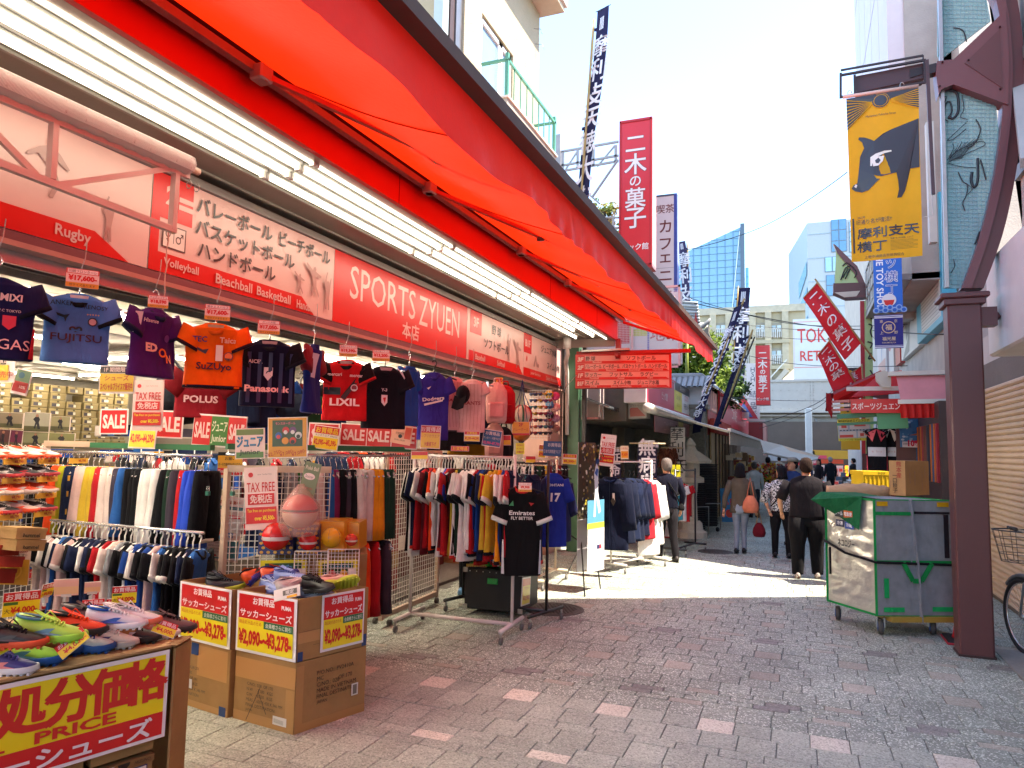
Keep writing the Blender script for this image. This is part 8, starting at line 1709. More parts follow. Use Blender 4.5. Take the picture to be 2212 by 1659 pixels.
# back wall of shoe boxes
bxm={}
for v_ in range(4):
    mb=MB();w_,h__=.30,.135;mb.box((0,0,0),(.3,w_-.012,h__*.72),m('#8c7a50','k'));mb.box((-.0,-.003,h__*.72),(.304,w_-.009,h__-.006),m('#95835a','k'));mb.box((.3,w_*.12,h__*.15),(.303,w_*.62,h__*.6),m('#3a3440','g'));mb.box((.303,w_*(.3+.05*v_),h__*.2),(.305,w_*.6,h__*.55),m('#c8c0ac','g'));mb.poly([(0,0)],0,m('#1a1410','p')) if 0 else None
    mb.box((.304,w_*.42,h__*.74),(.3055,w_*.55,h__*.9),m('#241c14','p'));bxm[v_]=mb.mesh((0,0,0),'shoe_box')
for r_ in range(8):
    for c_ in range(27):
        y=1.6+c_*.33;
        if R.random()<.06:continue
        o=put(bxm[R.randrange(4)],'stacked_shoe_box',(-12.9+R.uniform(-.02,.02),y,1.62+r_*.14),0,None,'olive-brown shoe box with dark size label stacked along the back of the shop','box','shoe boxes stacked along the back of the shop')
mb=MB();mb.box((-13.8,1.5,0),(-12.55,10.6,1.6),m('#6a5c4c','w'));mb.box((-12.8,5.2,1.6),(-12.5,5.5,2.95),m('#b5b09c','p'))
one(mb,'back_counter','long low counter carrying the wall of shoe boxes, with a pale column','counter')
# sports bags and shelving that fill the middle of the shop
for i,(x,y,w_,d_,h_,c) in enumerate(((-9.2,3.6,2.6,.5,1.35,'#5a4c44'),(-8.6,5.6,2.2,.5,1.5,'#4a3c3c'),(-8,7.6,2.4,.5,1.5,'#54483e'),(-6.3,9.4,1.6,.6,1.4,'#43383a'),(-10.5,9.2,2,.5,1.9,'#6a5a4a'))):
    t=T('display_gondola',['long','middle','rear','right-hand','far corner'][i]+' shop display unit filled with folded sportswear','display unit',(x,y,0));mb=MB();mb.box((x-w_/2,y-d_/2,0),(x+w_/2,y+d_/2,h_*.15),m(c,'p'))
    for k in range(5):mb.box((x-w_/2,y-d_/2,h_*(.15+k*.2)),(x+w_/2,y+d_/2,h_*(.15+k*.2)+.02),m('#a89c90','p'))
    mb.build('shelf',t);mb=MB()
    for k in range(5):
        for j in range(int(w_/.16)):cc=R.choice(['#15151a','#a81c24','#1a2340','#d8c4bc','#2a5a9c','#3c3440','#c88a1c','#1d3f86']);mb.box((x-w_/2+j*.16+.01,y-d_/2-.02,h_*(.15+k*.2)+.02),(x-w_/2+j*.16+.15,y+d_/2-.05,h_*(.15+k*.2)+.02+R.uniform(.06,.2)),m(cc,'c'))
    o=mb.build('folded_clothes',t);o['kind']='stuff'
for i,(px,py,Dp,c) in enumerate(((372,852,6.2,'#22252c'),(350,875,6.4,'#1c1e24'),(395,880,6.3,'#23222a'),(620,880,6.6,'#1c2434'),(500,890,6.5,'#202430'))):
    p=at(px,py,D=Dp);mb=MB();mb.ball(p,.22,m(c,'c'),n=12,k=8,sc=(1.3,.7,.7));mb.tube([p+V((-.2,0,.1)),p+V((0,0,.3)),p+V((.2,0,.1))],.012,m(c,'c'));one(mb,'sports_bag',['dark sports bag left of the dark red jersey','lower dark sports bag near the tax free sign','dark holdall behind the SALE sheets','navy sports bag behind the ball poster','dark bag hanging over the Junior sign'][i],'bag')
# black trunk with green baskets, easel banner
tk=T('trunk','black storage trunk with metal corners standing behind the racks','trunk',(-3.0,7.3,0));mb=MB();M0=Matrix.Translation((-3.0,7.25,.06))@Matrix.Rotation(.03,4,'Z');mb.M=M0
mb.bev((-.32,-.25,0),(.32,.3,.42),m('#1d1b1c','p',rough=.5),r=.01)
for x in (-.31,.31):
    for z in (.02,.4):mb.cbox((x,-.25,z),(.05,.02,.05),STEEL)
for k in range(8):mb.cbox((-.26+k*.075,-.252,.39),(.01,.008,.01),STEEL)
mb.build('case',tk);mb=MB();mb.M=M0;mb.bev((-.06,-.262,.27),(.06,-.25,.33),m('#2f9a48','p'),r=.01);mb.build('handle',tk)
for i,(dx,lb) in enumerate(((-.17,'left green plastic basket on the black trunk'),(.15,'right green plastic basket on the black trunk'))):
    mb=MB();mb.M=M0@Matrix.Translation((dx,.02,.425));g_=m('#2fae34','p',rough=.4);mb.loft([[V((x*w,y*w*1.3,z)) for x,y in ((-1,-1),(1,-1),(1,1),(-1,1))] for z,w in ((0,.12),(.01,.13),(.12,.16))],g_,cap=False,smooth=False)
    for s_ in (-1,1):mb.bar((-.165,s_*.21,.12),(.165,s_*.21,.12),.03,.015,g_);mb.bar((s_*.16,-.21,.12),(s_*.16,.21,.12),.03,.015,g_)
    for k in range(12):mb.box((-.14+k*.024,-.19,.03),(-.134+k*.024,-.185,.10),m('#1a6a20','p'))
    mb.tube([(-.15,0,.12),(-.12,0,.2),(.12,0,.2),(.15,0,.12)],.008,g_,n=5);one(mb,'shopping_basket',lb,'basket')
sg('price_sign','yellow accessory price sheet on the side of the black trunk','sign',1126,1250,1144,1310,7.05,[('r',.05,.05,.95,.95,'#e6d41c'),('r',.05,.7,.95,.95,RD2),('t','アクセサリー',.5,.6,.12,'#b8241c',{'mw':.85}),('t','¥3,980',.5,.25,.2,'#b8241c',{'w':.8,'bold':.03})],'#dcd4d0',d1=7.4,sk=-6)
P_,Q_=at(1246,1258,D=8.75),at(1283,1240,D=9.1);z1=at(1252,955,D=8.75).z;P_.z=Q_.z=max(.25,P_.z)
es=T('banner_stand','tall narrow banner stand with a baseball player photograph on crossed black legs','banner stand',V((P_.x,P_.y,0)));W_=(Q_-P_).length;H_=z1-P_.z
rr_=random.Random(4);crowd=[('o',rr_.random(),.42+.57*rr_.random(),.006+.007*rr_.random(),rr_.choice(['#c8b43c','#2a3a5c','#d8d0c0','#6a4a34','#1c2230','#8a7440'])) for k in range(170)]
board('banner_face','','',P_,Q_,H_,[('r',0,.40,1,1,'#4c4434')]+crowd+[('r',0,.37,1,.55,'#5a9ab8'),('r',0,.33,1,.375,'#b8d048'),('p',[(.35,.42),(.42,.62),(.36,.76),(.5,.84),(.62,.8),(.6,.62),(.78,.46),(.66,.44),(.5,.58),(.46,.42)],'#d8dce6'),('o',.55,.85,.022,'#23407c'),('p',[(.55,.82),(.62,.83),(.9,.92),(.88,.93)],'#5a4030'),('p',[(.38,.76),(.5,.8),(.6,.79),(.55,.73)],'#2c5aa8'),('r',0,0,1,.33,'#c4c3c8'),('t','NB',.3,.185,.03,'#e6e4e8',{'bold':.04}),('r',.55,.17,.82,.2,'#2a3460'),('r',.7,.17,.82,.2,'#b83040'),('r',.2,.14,.9,.143,'#e4e2e6')],th=.004,base='#c4c3c8',parent=es,dz=.0008)
mb=MB();kb=m('#1a1a1c','p')
for a_,b_ in ((P_+V((.0,.15,H_*.28)),V((-2.40,8.42,0))),(P_+V((.1,.25,H_*.35)),V((-3.0,9.55,0))),(Q_+V((0,.1,H_*.1)),at(1297,1272,Z=0)),(P_+V((.05,.2,.3)),at(1180,1120,D=9.0))):mb.tube([a_,b_],.009,kb,n=6)
mb.build('leg',es)
# ---------------------------------------------------------------- delivery cart, boxes, cone, bicycle
A,B,Dk=V((.68,7.95,0)),V((1.40,8.3,0)),V((.26,8.5,0));Ck=B+Dk-A
ct=T('delivery_cart','tall silver and grey insulated delivery cart with green piping, strapped on a wheeled platform','cart',A)
FOIL=m('#d6d2c8','t',metal=.7,rough=.3,bump=.14,amt=.12);GRY=m('#8c8a8c','c',folds=3);GRN=m('#1f8a44','c',bump=0)
def slab(a,b,z0,z1,th,mat,nm,par=ct,off=0):
    a,b=V(a),V(b);u_=(b-a).normalized();n_=V((u_.y,-u_.x,0));mb=MB();c=(a+b)/2+n_*(off+th/2);mb.bar(V((a.x,a.y,(z0+z1)/2))+n_*(off+th/2),V((b.x,b.y,(z0+z1)/2))+n_*(off+th/2),th,z1-z0,mat);return mb.build(nm,par)
Z0,Z1=.20,1.31
# crumpled foil face as a displaced sheet
mb=MB();vs,fs=[],[];nx,ny=26,44;n_=V(((A-Dk).y,-(A-Dk).x,0)).normalized()
for j in range(ny+1):
    for i in range(nx+1):
        u_,v_=i/nx,j/ny;p=Dk.lerp(A,u_)+V((0,0,Z0+(Z1-Z0)*v_));e_=min(u_,1-u_,v_,1-v_)*8;q=noise.noise(V((u_*4,v_*17,3)))*.022+noise.noise(V((u_*12,v_*40,7)))*.008+.03*math.sin(u_*3.14)*math.sin(v_*3.14)
        vs.append(p+n_*q*min(1,e_))
for j in range(ny):
    for i in range(nx):k=j*(nx+1)+i;fs.append((k,k+1,k+nx+2,k+nx+1))
mb.add(vs,fs,FOIL,True);mb.build('foil_side',ct)
slab(A,B,Z0,Z1,.01,GRY,'grey_side');slab(B,Ck,Z0,Z1,.01,GRY,'far_side');slab(Ck,Dk,Z0,Z1,.01,GRY,'back_side')
mb=MB();mb.add([q+V((0,0,Z1)) for q in (A,B,Ck,Dk)],[(0,1,2,3)],GRY);mb.add([q+V((0,0,Z0)) for q in (A,B,Ck,Dk)],[(3,2,1,0)],GRY);mb.build('lid',ct)
for a_,b_,z in [(A,B,Z0),(A,Dk,Z0),(A,B,Z1),(A,Dk,Z1),(B,Ck,Z1)]:
    mb=MB();mb.bar(a_+V((0,0,z)),b_+V((0,0,z)),.018,.02,GRN);mb.build('piping',ct)
for c_ in (A,B,Dk):mb=MB();mb.bar(c_+V((0,-.005,Z0)),c_+V((0,-.005,Z1)),.022,.02,GRN);mb.build('piping',ct)
M_=frame(A+V((.005,-.012,Z0)),B+V((0,-.012,Z0)));W_=(B-A).length;H_=Z1-Z0
def flat(rects,nm,dz=.004):
    mb=MB();mb.M=M_
    for x0,y0,x1,y1,c in rects:mb.box((x0*W_,y0*H_,dz),(x1*W_,y1*H_,dz+.004),m(c,'c',bump=0))
    mb.build(nm,ct)
flat([(0,.87,.5,.90,'#1f8a44'),(0,.45,.44,.475,'#1f8a44'),(.46,.45,1,.475,'#1f8a44'),(.5,.885,.96,.905,'#2a2228'),(.88,.5,.94,.88,'#2a2228')],'webbing')
flat([(.08,.03,.34,.07,'#23a558'),(.7,.035,.96,.075,'#23a558'),(.09,.15,.15,.32,'#23a558')],'hook_patch',.006)
flat([(.02,.95,.16,.99,'#d8a018'),(.8,.95,.95,.99,'#d8a018')],'yellow_patch',.006)
mb=MB();mb.M=M_;mb.fn=None
for p_,q_ in (((.33,.46),(.45,.30)),((.45,.30),(.56,.30)),((.56,.30),(.70,.455))):mb.bar((p_[0]*W_,p_[1]*H_,.02),(q_[0]*W_,q_[1]*H_,.02),.045,.008,GRN)
mb.build('handle_strap',ct)
mb=MB();mb.M=M_;mb.bar((.45*W_,H_+.01,.012),(.52*W_,.4*H_,.02),.012,.045,m('#8f8d90','c'));mb.bar((.52*W_,.4*H_,.02),(.55*W_,-.06*H_,.015),.012,.04,m('#8f8d90','c'));mb.build('grey_strap',ct)
mb=MB();pts_=[Dk+V((-.02,-.0,.83)),Dk.lerp(A,.5)+n_*.06+V((0,0,.75)),A+V((0,-.03,.71)),A.lerp(B,.5)+V((0,-.03,.70)),B+V((0,-.02,.69))];mb.tube(pts_,.013,m('#1c1a1e','c'),n=6);q=Dk.lerp(A,.2)+n_*.07;mb.tube([q+V((0,0,.78)),q+V((0,0,.5))],.012,m('#1c1a1e','c'),n=5);mb.build('black_strap',ct)
mb=MB();mb.M=frame(Dk+n_*.045+V((0,0,Z0)),A+n_*.045+V((0,0,Z0)));w2=(A-Dk).length;IK=m('#2c2a30','g')
mb.text('ネコロジー',.5*w2,.58*H_,.075,IK,w=.34*w2,bold=.04)
for s_,x,y,c in (('クール',.36,.85,'#2c2a30'),('宅急便',.55,.85,'#c85a20'),('冷凍',.38,.76,'#23264a'),('冷蔵',.57,.75,'#1e4a9a')):
    mb.rect((x-.09)*w2,(y-.035)*H_,(x+.09)*w2,(y+.03)*H_,-.003,m(c,'g'));mb.text(s_,x*w2,y*H_,.04,m('#e8e8ea','g'),z=.0,maxw=.16*w2,bold=.03)
mb.build('print',ct)
mb=MB();q=[Dk+V((-.12,.0,0)),Dk.lerp(A,.72)+n_*.03]
mb.add([Dk+V((-.15,-.05,1.26)),Dk.lerp(A,.3)+n_*.04+V((0,0,1.12)),Dk.lerp(A,.78)+n_*.05+V((0,0,1.0)),Dk.lerp(A,.82)+n_*.03+V((0,0,1.335)),Dk+V((-.05,0,1.345)),Dk+V((.3,.15,1.35)),A+V((.1,.2,1.34))],[(0,1,3,4),(1,2,3),(4,3,6,5)],m('#1a5e38','c'));mb.build('green_flap',ct)
mb=MB();U=(B-A).normalized();q0,q1=A+U*.02+V((-.02,-.02,.165)),B-U*.1+V((0,.0,.165));mb.bar(q0+V((0,.3,0)),q1+V((0,.3,0)),.62,.05,m('#b08c3c','p'));mb.build('platform',ct)
for c_ in (A+V((.04,.1,0)),B+V((-.2,-.02,0)),Dk+V((.1,.02,0)),Ck+V((-.2,-.1,0))):
    t_=MB();t_.lathe([(.02,-.025),(.07,-.022),(.075,0),(.07,.022),(.02,.025)],m('#4a4644','r'),n=18,c=(c_.x,c_.y,.075),axis='x');o=t_.build('wheel',ct)
    t_=MB();t_.lathe([(.005,-.03),(.045,-.028),(.045,.028),(.005,.03)],m('#1e4a8c','p'),n=14,c=(c_.x,c_.y,.075),axis='x');t_.bar((c_.x+.035,c_.y,.07),(c_.x+.035,c_.y,.16),.012,.04,STEEL);t_.bar((c_.x-.035,c_.y,.07),(c_.x-.035,c_.y,.16),.012,.04,STEEL);t_.build('hub',o)
def tb_box(name,label,x0,y0,x1,y1,d,dep,mat,L,split=None,cat='cardboard box'):
    p,q=at(x0,y1,D=d),at(x1,y1,D=d+.05);q.z=p.z;z=at(x0,y0,D=d).z;t=T(name,label,cat,p);mb=MB();mb.M=frame(p,q);W_,H_=(q-p).length,z-p.z;mb.bev((0,0,-dep),(W_,H_,0),mat,r=.006);mb.build('box_body',t);mb=MB();mb.M=frame(p,q);lay(mb,W_,H_,L,z=.002);mb.build('print',t);return t
KS=m('#b08250','k');p=at(1926,1080,D=7.95)
gy=T('gyoza_box','brown cardboard box with red and black vertical characters standing on the cart','cardboard box',p)
c0,c1,c2=at(1922,1076,D=7.75),at(1957,1077,D=7.6),at(2008,1078,D=7.95);hz=at(1957,1001,D=7.6).z-c1.z;c0.z=c2.z=c1.z=1.325;c3=c0+c2-c1
mb=MB();mb.add([c+V((0,0,k)) for k in (0,hz) for c in (c0,c1,c2,c3)],[(0,1,5,4),(1,2,6,5),(2,3,7,6),(3,0,4,7),(4,5,6,7)],KS);mb.build('box_body',gy)
mb=MB();mb.M=frame(c0,c1);w3=(c1-c0).length;mb.text('熊本産',.62*w3,hz*.74,hz*.15,m('#a02c20','g'),z=.003,vert=True,bold=.02);mb.text('一口餃子',.36*w3,hz*.36,hz*.13,m('#2a1c14','g'),z=.003,vert=True,bold=.02);mb.M=frame(c1,c2);w3=(c2-c1).length
for s_,x,y in (('要冷凍',.18,.5),('横積厳禁',.38,.5),('毎度ありがとう',.82,.5),('ございます',.70,.42)):mb.text(s_,x*w3,y*hz,hz*.1,m('#8c5a38','g'),z=.003,vert=True)
mb.build('print',gy)
mb=MB();p=at(1850,1076,D=8.0);U2=V((.93,.37,0));R_=[]
for k in range(13):
    t_=k/12;c=at(1785,1064,D=8.0).lerp(at(1922,1064,D=7.9),t_);rr_=.09*(math.sin(math.pi*min(1,.15+t_*.75))**.5);R_.append([c+V((0,math.cos(a)*.14*rr_/.09,math.sin(a)*rr_*1.1+.012*math.sin(a*5+k*1.7))) for a in [x*.524 for x in range(12)]])
mb.loft(R_,m('#b58c64','k',bump=.1));q=at(1850,1063,D=7.86);mb.M=frame(q-U2*.08,q+U2*.08);mb.text('ミヘイ代',.08,0,.05,m('#2a1c14','g'),z=.0,shear=.3)
one(mb,'paper_parcel','crumpled brown paper parcel lying on the cart lid','parcel')
yb=T('yellow_crate','yellow plastic crate standing behind the cardboard box','crate',at(1865,1065,D=9.5));p,q=at(1866,1062,D=9.4),at(1930,1060,D=9.4);q.z=p.z;mb=MB();mb.M=frame(p,q);w3=(q-p).length;YC_=m('#d8b018','p');mb.box((0,0,-.35),(w3,.26,0),YC_);mb.box((-.01,.22,-.36),(w3+.01,.27,.012),YC_)
for k in range(7):mb.box((.02+k*w3/7,.02,0),(.03+k*w3/7,.2,.01),YC_)
mb.text('キクヤ',.6*w3,.245,.03,m('#3a2c14','g'),z=.015,bold=.03);mb.build('crate_body',yb)
cn=T('traffic_cone','red traffic cone with black base behind the maroon post','traffic cone',(1.27,7.9,0));mb=MB();mb.bev((1.27,7.9,0),(1.63,8.26,.035),m('#1f1d1e','r'),r=.02);mb.build('base',cn)
mb=MB();mb.lathe([(.13,.035),(.12,.06),(.03,.62),(.02,.63)],m('#c8202c','p'),c=(1.46,8.1,0));mb.build('cone_body',cn);mb=MB();mb.bev((1.26,7.89,0),(1.64,8.27,.02),m('#b02430','r'),r=.02);mb.build('rim',cn)
sg('price_card','double 2,005 yen price card clipped beside the maroon post','price card',2033,1135,2056,1192,7.4,[('r',0,0,1,1,'#e0d8d0'),('t','2005',.5,.75,.2,'#b8243a',{'w':.8,'bold':.02}),('r',0,.46,1,.54,'#d8c81c'),('t','2005',.5,.28,.2,'#b8243a',{'w':.8,'bold':.02}),('r',0,0,1,.08,'#d8c81c')],'#e0d8d0',sk=6)
# bicycle
bk=T('bicycle','city bicycle with wire front basket parked before the beige shutter at the right edge','bicycle',(2.0,6.6,0))
wc=at(2215,1337,X=1.86);wc.z=.335;BKM=m('#2c2c30','p',rough=.25);hx=V((.25,-.97,0)).normalized();wr=.32
def wheel(c):
    mb=MB();rp=lambda r_,a:c+hx*(math.cos(a)*r_)+V((0,0,math.sin(a)*r_));n=36
    mb.tube([rp(wr,k*2*math.pi/n) for k in range(n)],.02,m('#17171a','r'),n=8,closed=True);w_=mb.build('wheel',bk)
    mb=MB();mb.tube([rp(wr-.025,k*2*math.pi/n) for k in range(n)],.008,CHROME,n=6,closed=True);mb.build('rim',w_)
    mb=MB()
    for k in range(28):mb.tube([rp(.02,k*.2244+.3*(k%2)),rp(wr-.03,k*.2244)],.0014,CHROME,n=3,cap=False)
    mb.tube([c+V((-.04,0,0)),c+V((.04,0,0))],.018,STEEL,n=8);mb.build('spokes',w_)
wheel(wc);wheel(wc+hx*1.08)
mb=MB();hd=wc+hx*.20+V((0,0,.55));bb=wc+hx*.62+V((0,0,-.05));st=wc+hx*.78+V((0,0,.5));rw=wc+hx*1.08
for a_,b_,r_ in ((hd,hd+hx*.03+V((0,0,-.16)),.02),(hd+V((0,0,-.08)),bb,.018),(st,bb,.016),(hd+V((0,0,-.15)),bb+V((0,0,.14)),.014),(bb,rw,.01),(st,rw,.009)):mb.tube([a_,b_],r_,m('#8a8d92','t'),n=8)
mb.build('frame',bk)
mb=MB()
for s_ in (-.04,.04):mb.tube([wc+V((s_,0,0)),wc+hx*.08+V((s_,0,.3)),hd+V((0,0,-.16))],.011,m('#a9acb0','t'),n=6)
mb.build('fork',bk)
mb=MB();tp=hd+V((0,0,.2));mb.tube([hd,tp],.013,CHROME);mb.tube([tp+V((-.25,0,.06))+hx*.22,tp+V((-.22,0,.06))+hx*.05,tp+hx*-.05,tp+V((.22,0,.06))+hx*.05,tp+V((.25,0,.06))+hx*.22],.012,CHROME,n=8)
for s_ in (-1,1):mb.tube([tp+V((s_*.25,0,.06))+hx*.16,tp+V((s_*.27,0,.06))+hx*.28],.017,m('#2a2626','r'),n=8)
mb.build('handlebar',bk)
mb=MB();mb.tube([wc+hx*(math.cos(a)*.36)+V((0,0,math.sin(a)*.36)) for a in [.2+k*.2 for k in range(12)]],.022,m('#55585c','p'),n=5);mb.build('mudguard',bk)
mb=MB();bc=wc+hx*-.02+V((0,0,.48));wk=m('#3a3a3e','p')
for k in range(12):
    for (w0,z0_),(w1,z1_) in (((.15,0),(.21,.28)),):
        a=k*math.pi*2/12;c_,s_=math.cos(a),math.sin(a);mb.tube([bc+V((c_*w0,0,z0_))+hx*(s_*w0*.8),bc+V((c_*w1,0,z1_))+hx*(s_*w1*.8)],.0025,wk,n=4)
for z_,w_ in ((0,.15),(.07,.165),(.14,.18),(.21,.195),(.28,.21)):mb.tube([bc+V((math.cos(a)*w_,0,z_))+hx*(math.sin(a)*w_*.8) for a in [k*.3307 for k in range(19)]],.003 if z_<.28 else .006,wk,n=4,closed=True)
for k in range(7):x=-.15+k*.05;y_=math.sqrt(max(0,.0225-x*x));mb.tube([bc+V((x,0,0))-hx*y_*.8,bc+V((x,0,0))+hx*y_*.8],.0025,wk,n=4)
mb.build('front_basket',bk)
mb=MB();s0=st+V((0,0,.12));mb.tube([st,s0],.012,CHROME);mb.loft([[s0+hx*x+V((w*c_,0,z+.03*s_)) for c_,s_ in ((-1,0),(-.6,1),(.6,1),(1,0),(.5,-1),(-.5,-1))] for x,w,z in ((-.12,.02,0),(0,.05,.01),(.13,.10,.02),(.16,.05,.02))],m('#1f1d1e','r'));mb.build('saddle',bk)

# goods at the right shop
sg('map_sign','hanging white and yellow floor map sign lettered with blue lines','sign',1812,906,1882,953,11.8,[('r',0,.84,1,1,'#d8cc4c'),('t','BENEXは4Fスイムフロア',.5,.92,.11,'#3a3424',{'w':.94,'bold':.03}),('r',0,.12,1,.84,'#a8b4c0'),('r',.03,.52,.3,.8,'#d8ccc4'),('r',.36,.52,.97,.8,'#d8ccc4'),('r',.03,.14,.55,.44,'#d8ccc4'),('r',.6,.14,.97,.44,'#d8ccc4'),('r',.1,.6,.26,.76,'#d05a50'),('r',.5,.66,.85,.76,'#d05a50'),('r',.03,.16,.45,.28,'#d05a50'),('r',.66,.2,.78,.34,'#d05a50'),('r',.82,.24,.92,.38,'#d05a50')]+[('r',.05+k*.1,.47,.10+k*.1,.51,'#2a2826') for k in range(9)]+[('r',0,0,1,.12,'#d8cc4c'),('t','フィットネス水着・競泳水着・スイム小物',.5,.06,.09,'#3a3424',{'w':.96})],'#d8cc4c',sk=-2)
sg('swim_poster','swimming poster with blue water and a ten percent off line','poster',1945,904,2046,966,11.2,[('r',0,.22,1,1,'#4a80b0')]+[('o',R.random(),.25+.7*R.random(),.015+.03*R.random(),R.choice(['#8ab4d0','#c8d8e4','#3a6c9c']),1.6) for k in range(60)]+[('p',[(.15,.42),(.3,.48),(.42,.6),(.52,.45),(.62,.34),(.5,.36),(.42,.5),(.3,.42)],'#b06a48'),('p',[(.42,.82),(.5,.95),(.56,.84),(.62,.78),(.48,.76)],'#c07a50'),('r',.86,.82,.99,.97,'#c8242c'),('r',0,0,1,.2,'#e0d8d8'),('t','10%',.25,.14,.22,'#d02048',{'bold':.05}),('t','OFF',.43,.10,.13,'#d02048',{'w':.16}),('t','会員登録で',.09,.12,.07,'#5a3a40',{'mw':.14})]+[('r',.55,.04+.05*k,.9-.05*k,.06+.05*k,'#b08a90') for k in range(3)],'#4a80b0',sk=2)
for i,(px,c,ac,s_) in enumerate(((1893,'#15151a','#c84a5c','ARENA'),(1922,'#17171c','#e0d8c8','TOKYO'),(1948,'#1a2236','#c8ccd4','SWANS'))):
    hung('swim_suit','black swimsuit with '+('coral side panels' if i==0 else 'white trim' if i==1 else 'blue pattern')+' hanging under the right red awning',px,925,11.7,tee(W=.31,H=.74,col=c,slen=.03,thick=.05,seed=70+i,side=ac,prints=[('p',[(-.5,.12),(0,.02),(-.2,.3)],ac),('p',[(.5,.12),(0,.02),(.2,.3)],ac),('r',-.42,.42,.42,.62,'#c8c4cc'),('t','サポート',0,.52,.12,'#b83a48',{'mw':.7})]),'b',cat='swimsuit')
rail_row(at(2000,1012,D=12.0),at(2050,1012,D=11.7),['black','dark navy','black','dark grey','black','dark navy','black','black'],'trousers','the upper right shop rail','swimwear on the right shop rails',sizes=(.2,.3))
rail_row(at(2000,1082,D=12.0),at(2050,1082,D=11.7),['dark navy','black','mid blue','black','dark navy','black','dark navy'],'tee','the lower right shop rail','swimwear on the lower right shop rails',sizes=(.26,.5))
mb=MB();p=at(1975,900,Y=12.9);mb.box((1.75,11.0,0),(2.24,12.95,2.5),m('#3a2a2c','p'));
for k in range(26):mb.box((1.72,11.05+(k%13)*.145,.3+1.1*(k//13)),(1.76,11.16+(k%13)*.145,1.1+1.1*(k//13)),m(R.choice(['#8a2c34','#1c2430','#c8b8a8','#a85a1c','#2a4a70','#3a3a40','#6a3c30']),'c'))
mb.box((1.45,12.9,0),(2.25,12.98,2.55),m('#5a3430','p'));one(mb,'wall_of_goods','dark wall of small hanging goods inside the right red-awned shop','display')
# clutter along the right pavement
for i,(y,x,w_,h_,c) in enumerate(((13.6,1.9,.5,1.2,'#b8b0a4'),(15.2,1.8,.6,1.5,'#7c3a34'),(17.5,1.9,.7,1.1,'#5a6a5c'),(20,1.7,.8,1.4,'#a8a49c'),(23.5,1.8,.8,1.3,'#b04a34'))):
    mb=MB();mb.bev((x-w_/2,y,0),(x+w_/2,y+1.1,h_*.72),m(c,'p'),r=.02);mb.box((x-w_/2-.05,y-.05,h_*.72),(x+w_/2+.05,y+1.15,h_*.76),m('#d0c8bc','p'))
    for k in range(8):mb.cbox((x-w_/2+.1+.08*k,y+.1+.12*(k%3),h_*.8),(.07,.1,.09),m(R.choice(['#c83028','#e0b030','#3a5a8a','#e0d8cc','#3a7a48']),'p'))
    one(mb,'goods_stand',['pale','dark red','green-grey','grey','rust-coloured'][i]+' goods stand topped with small wares along the right pavement','stand')
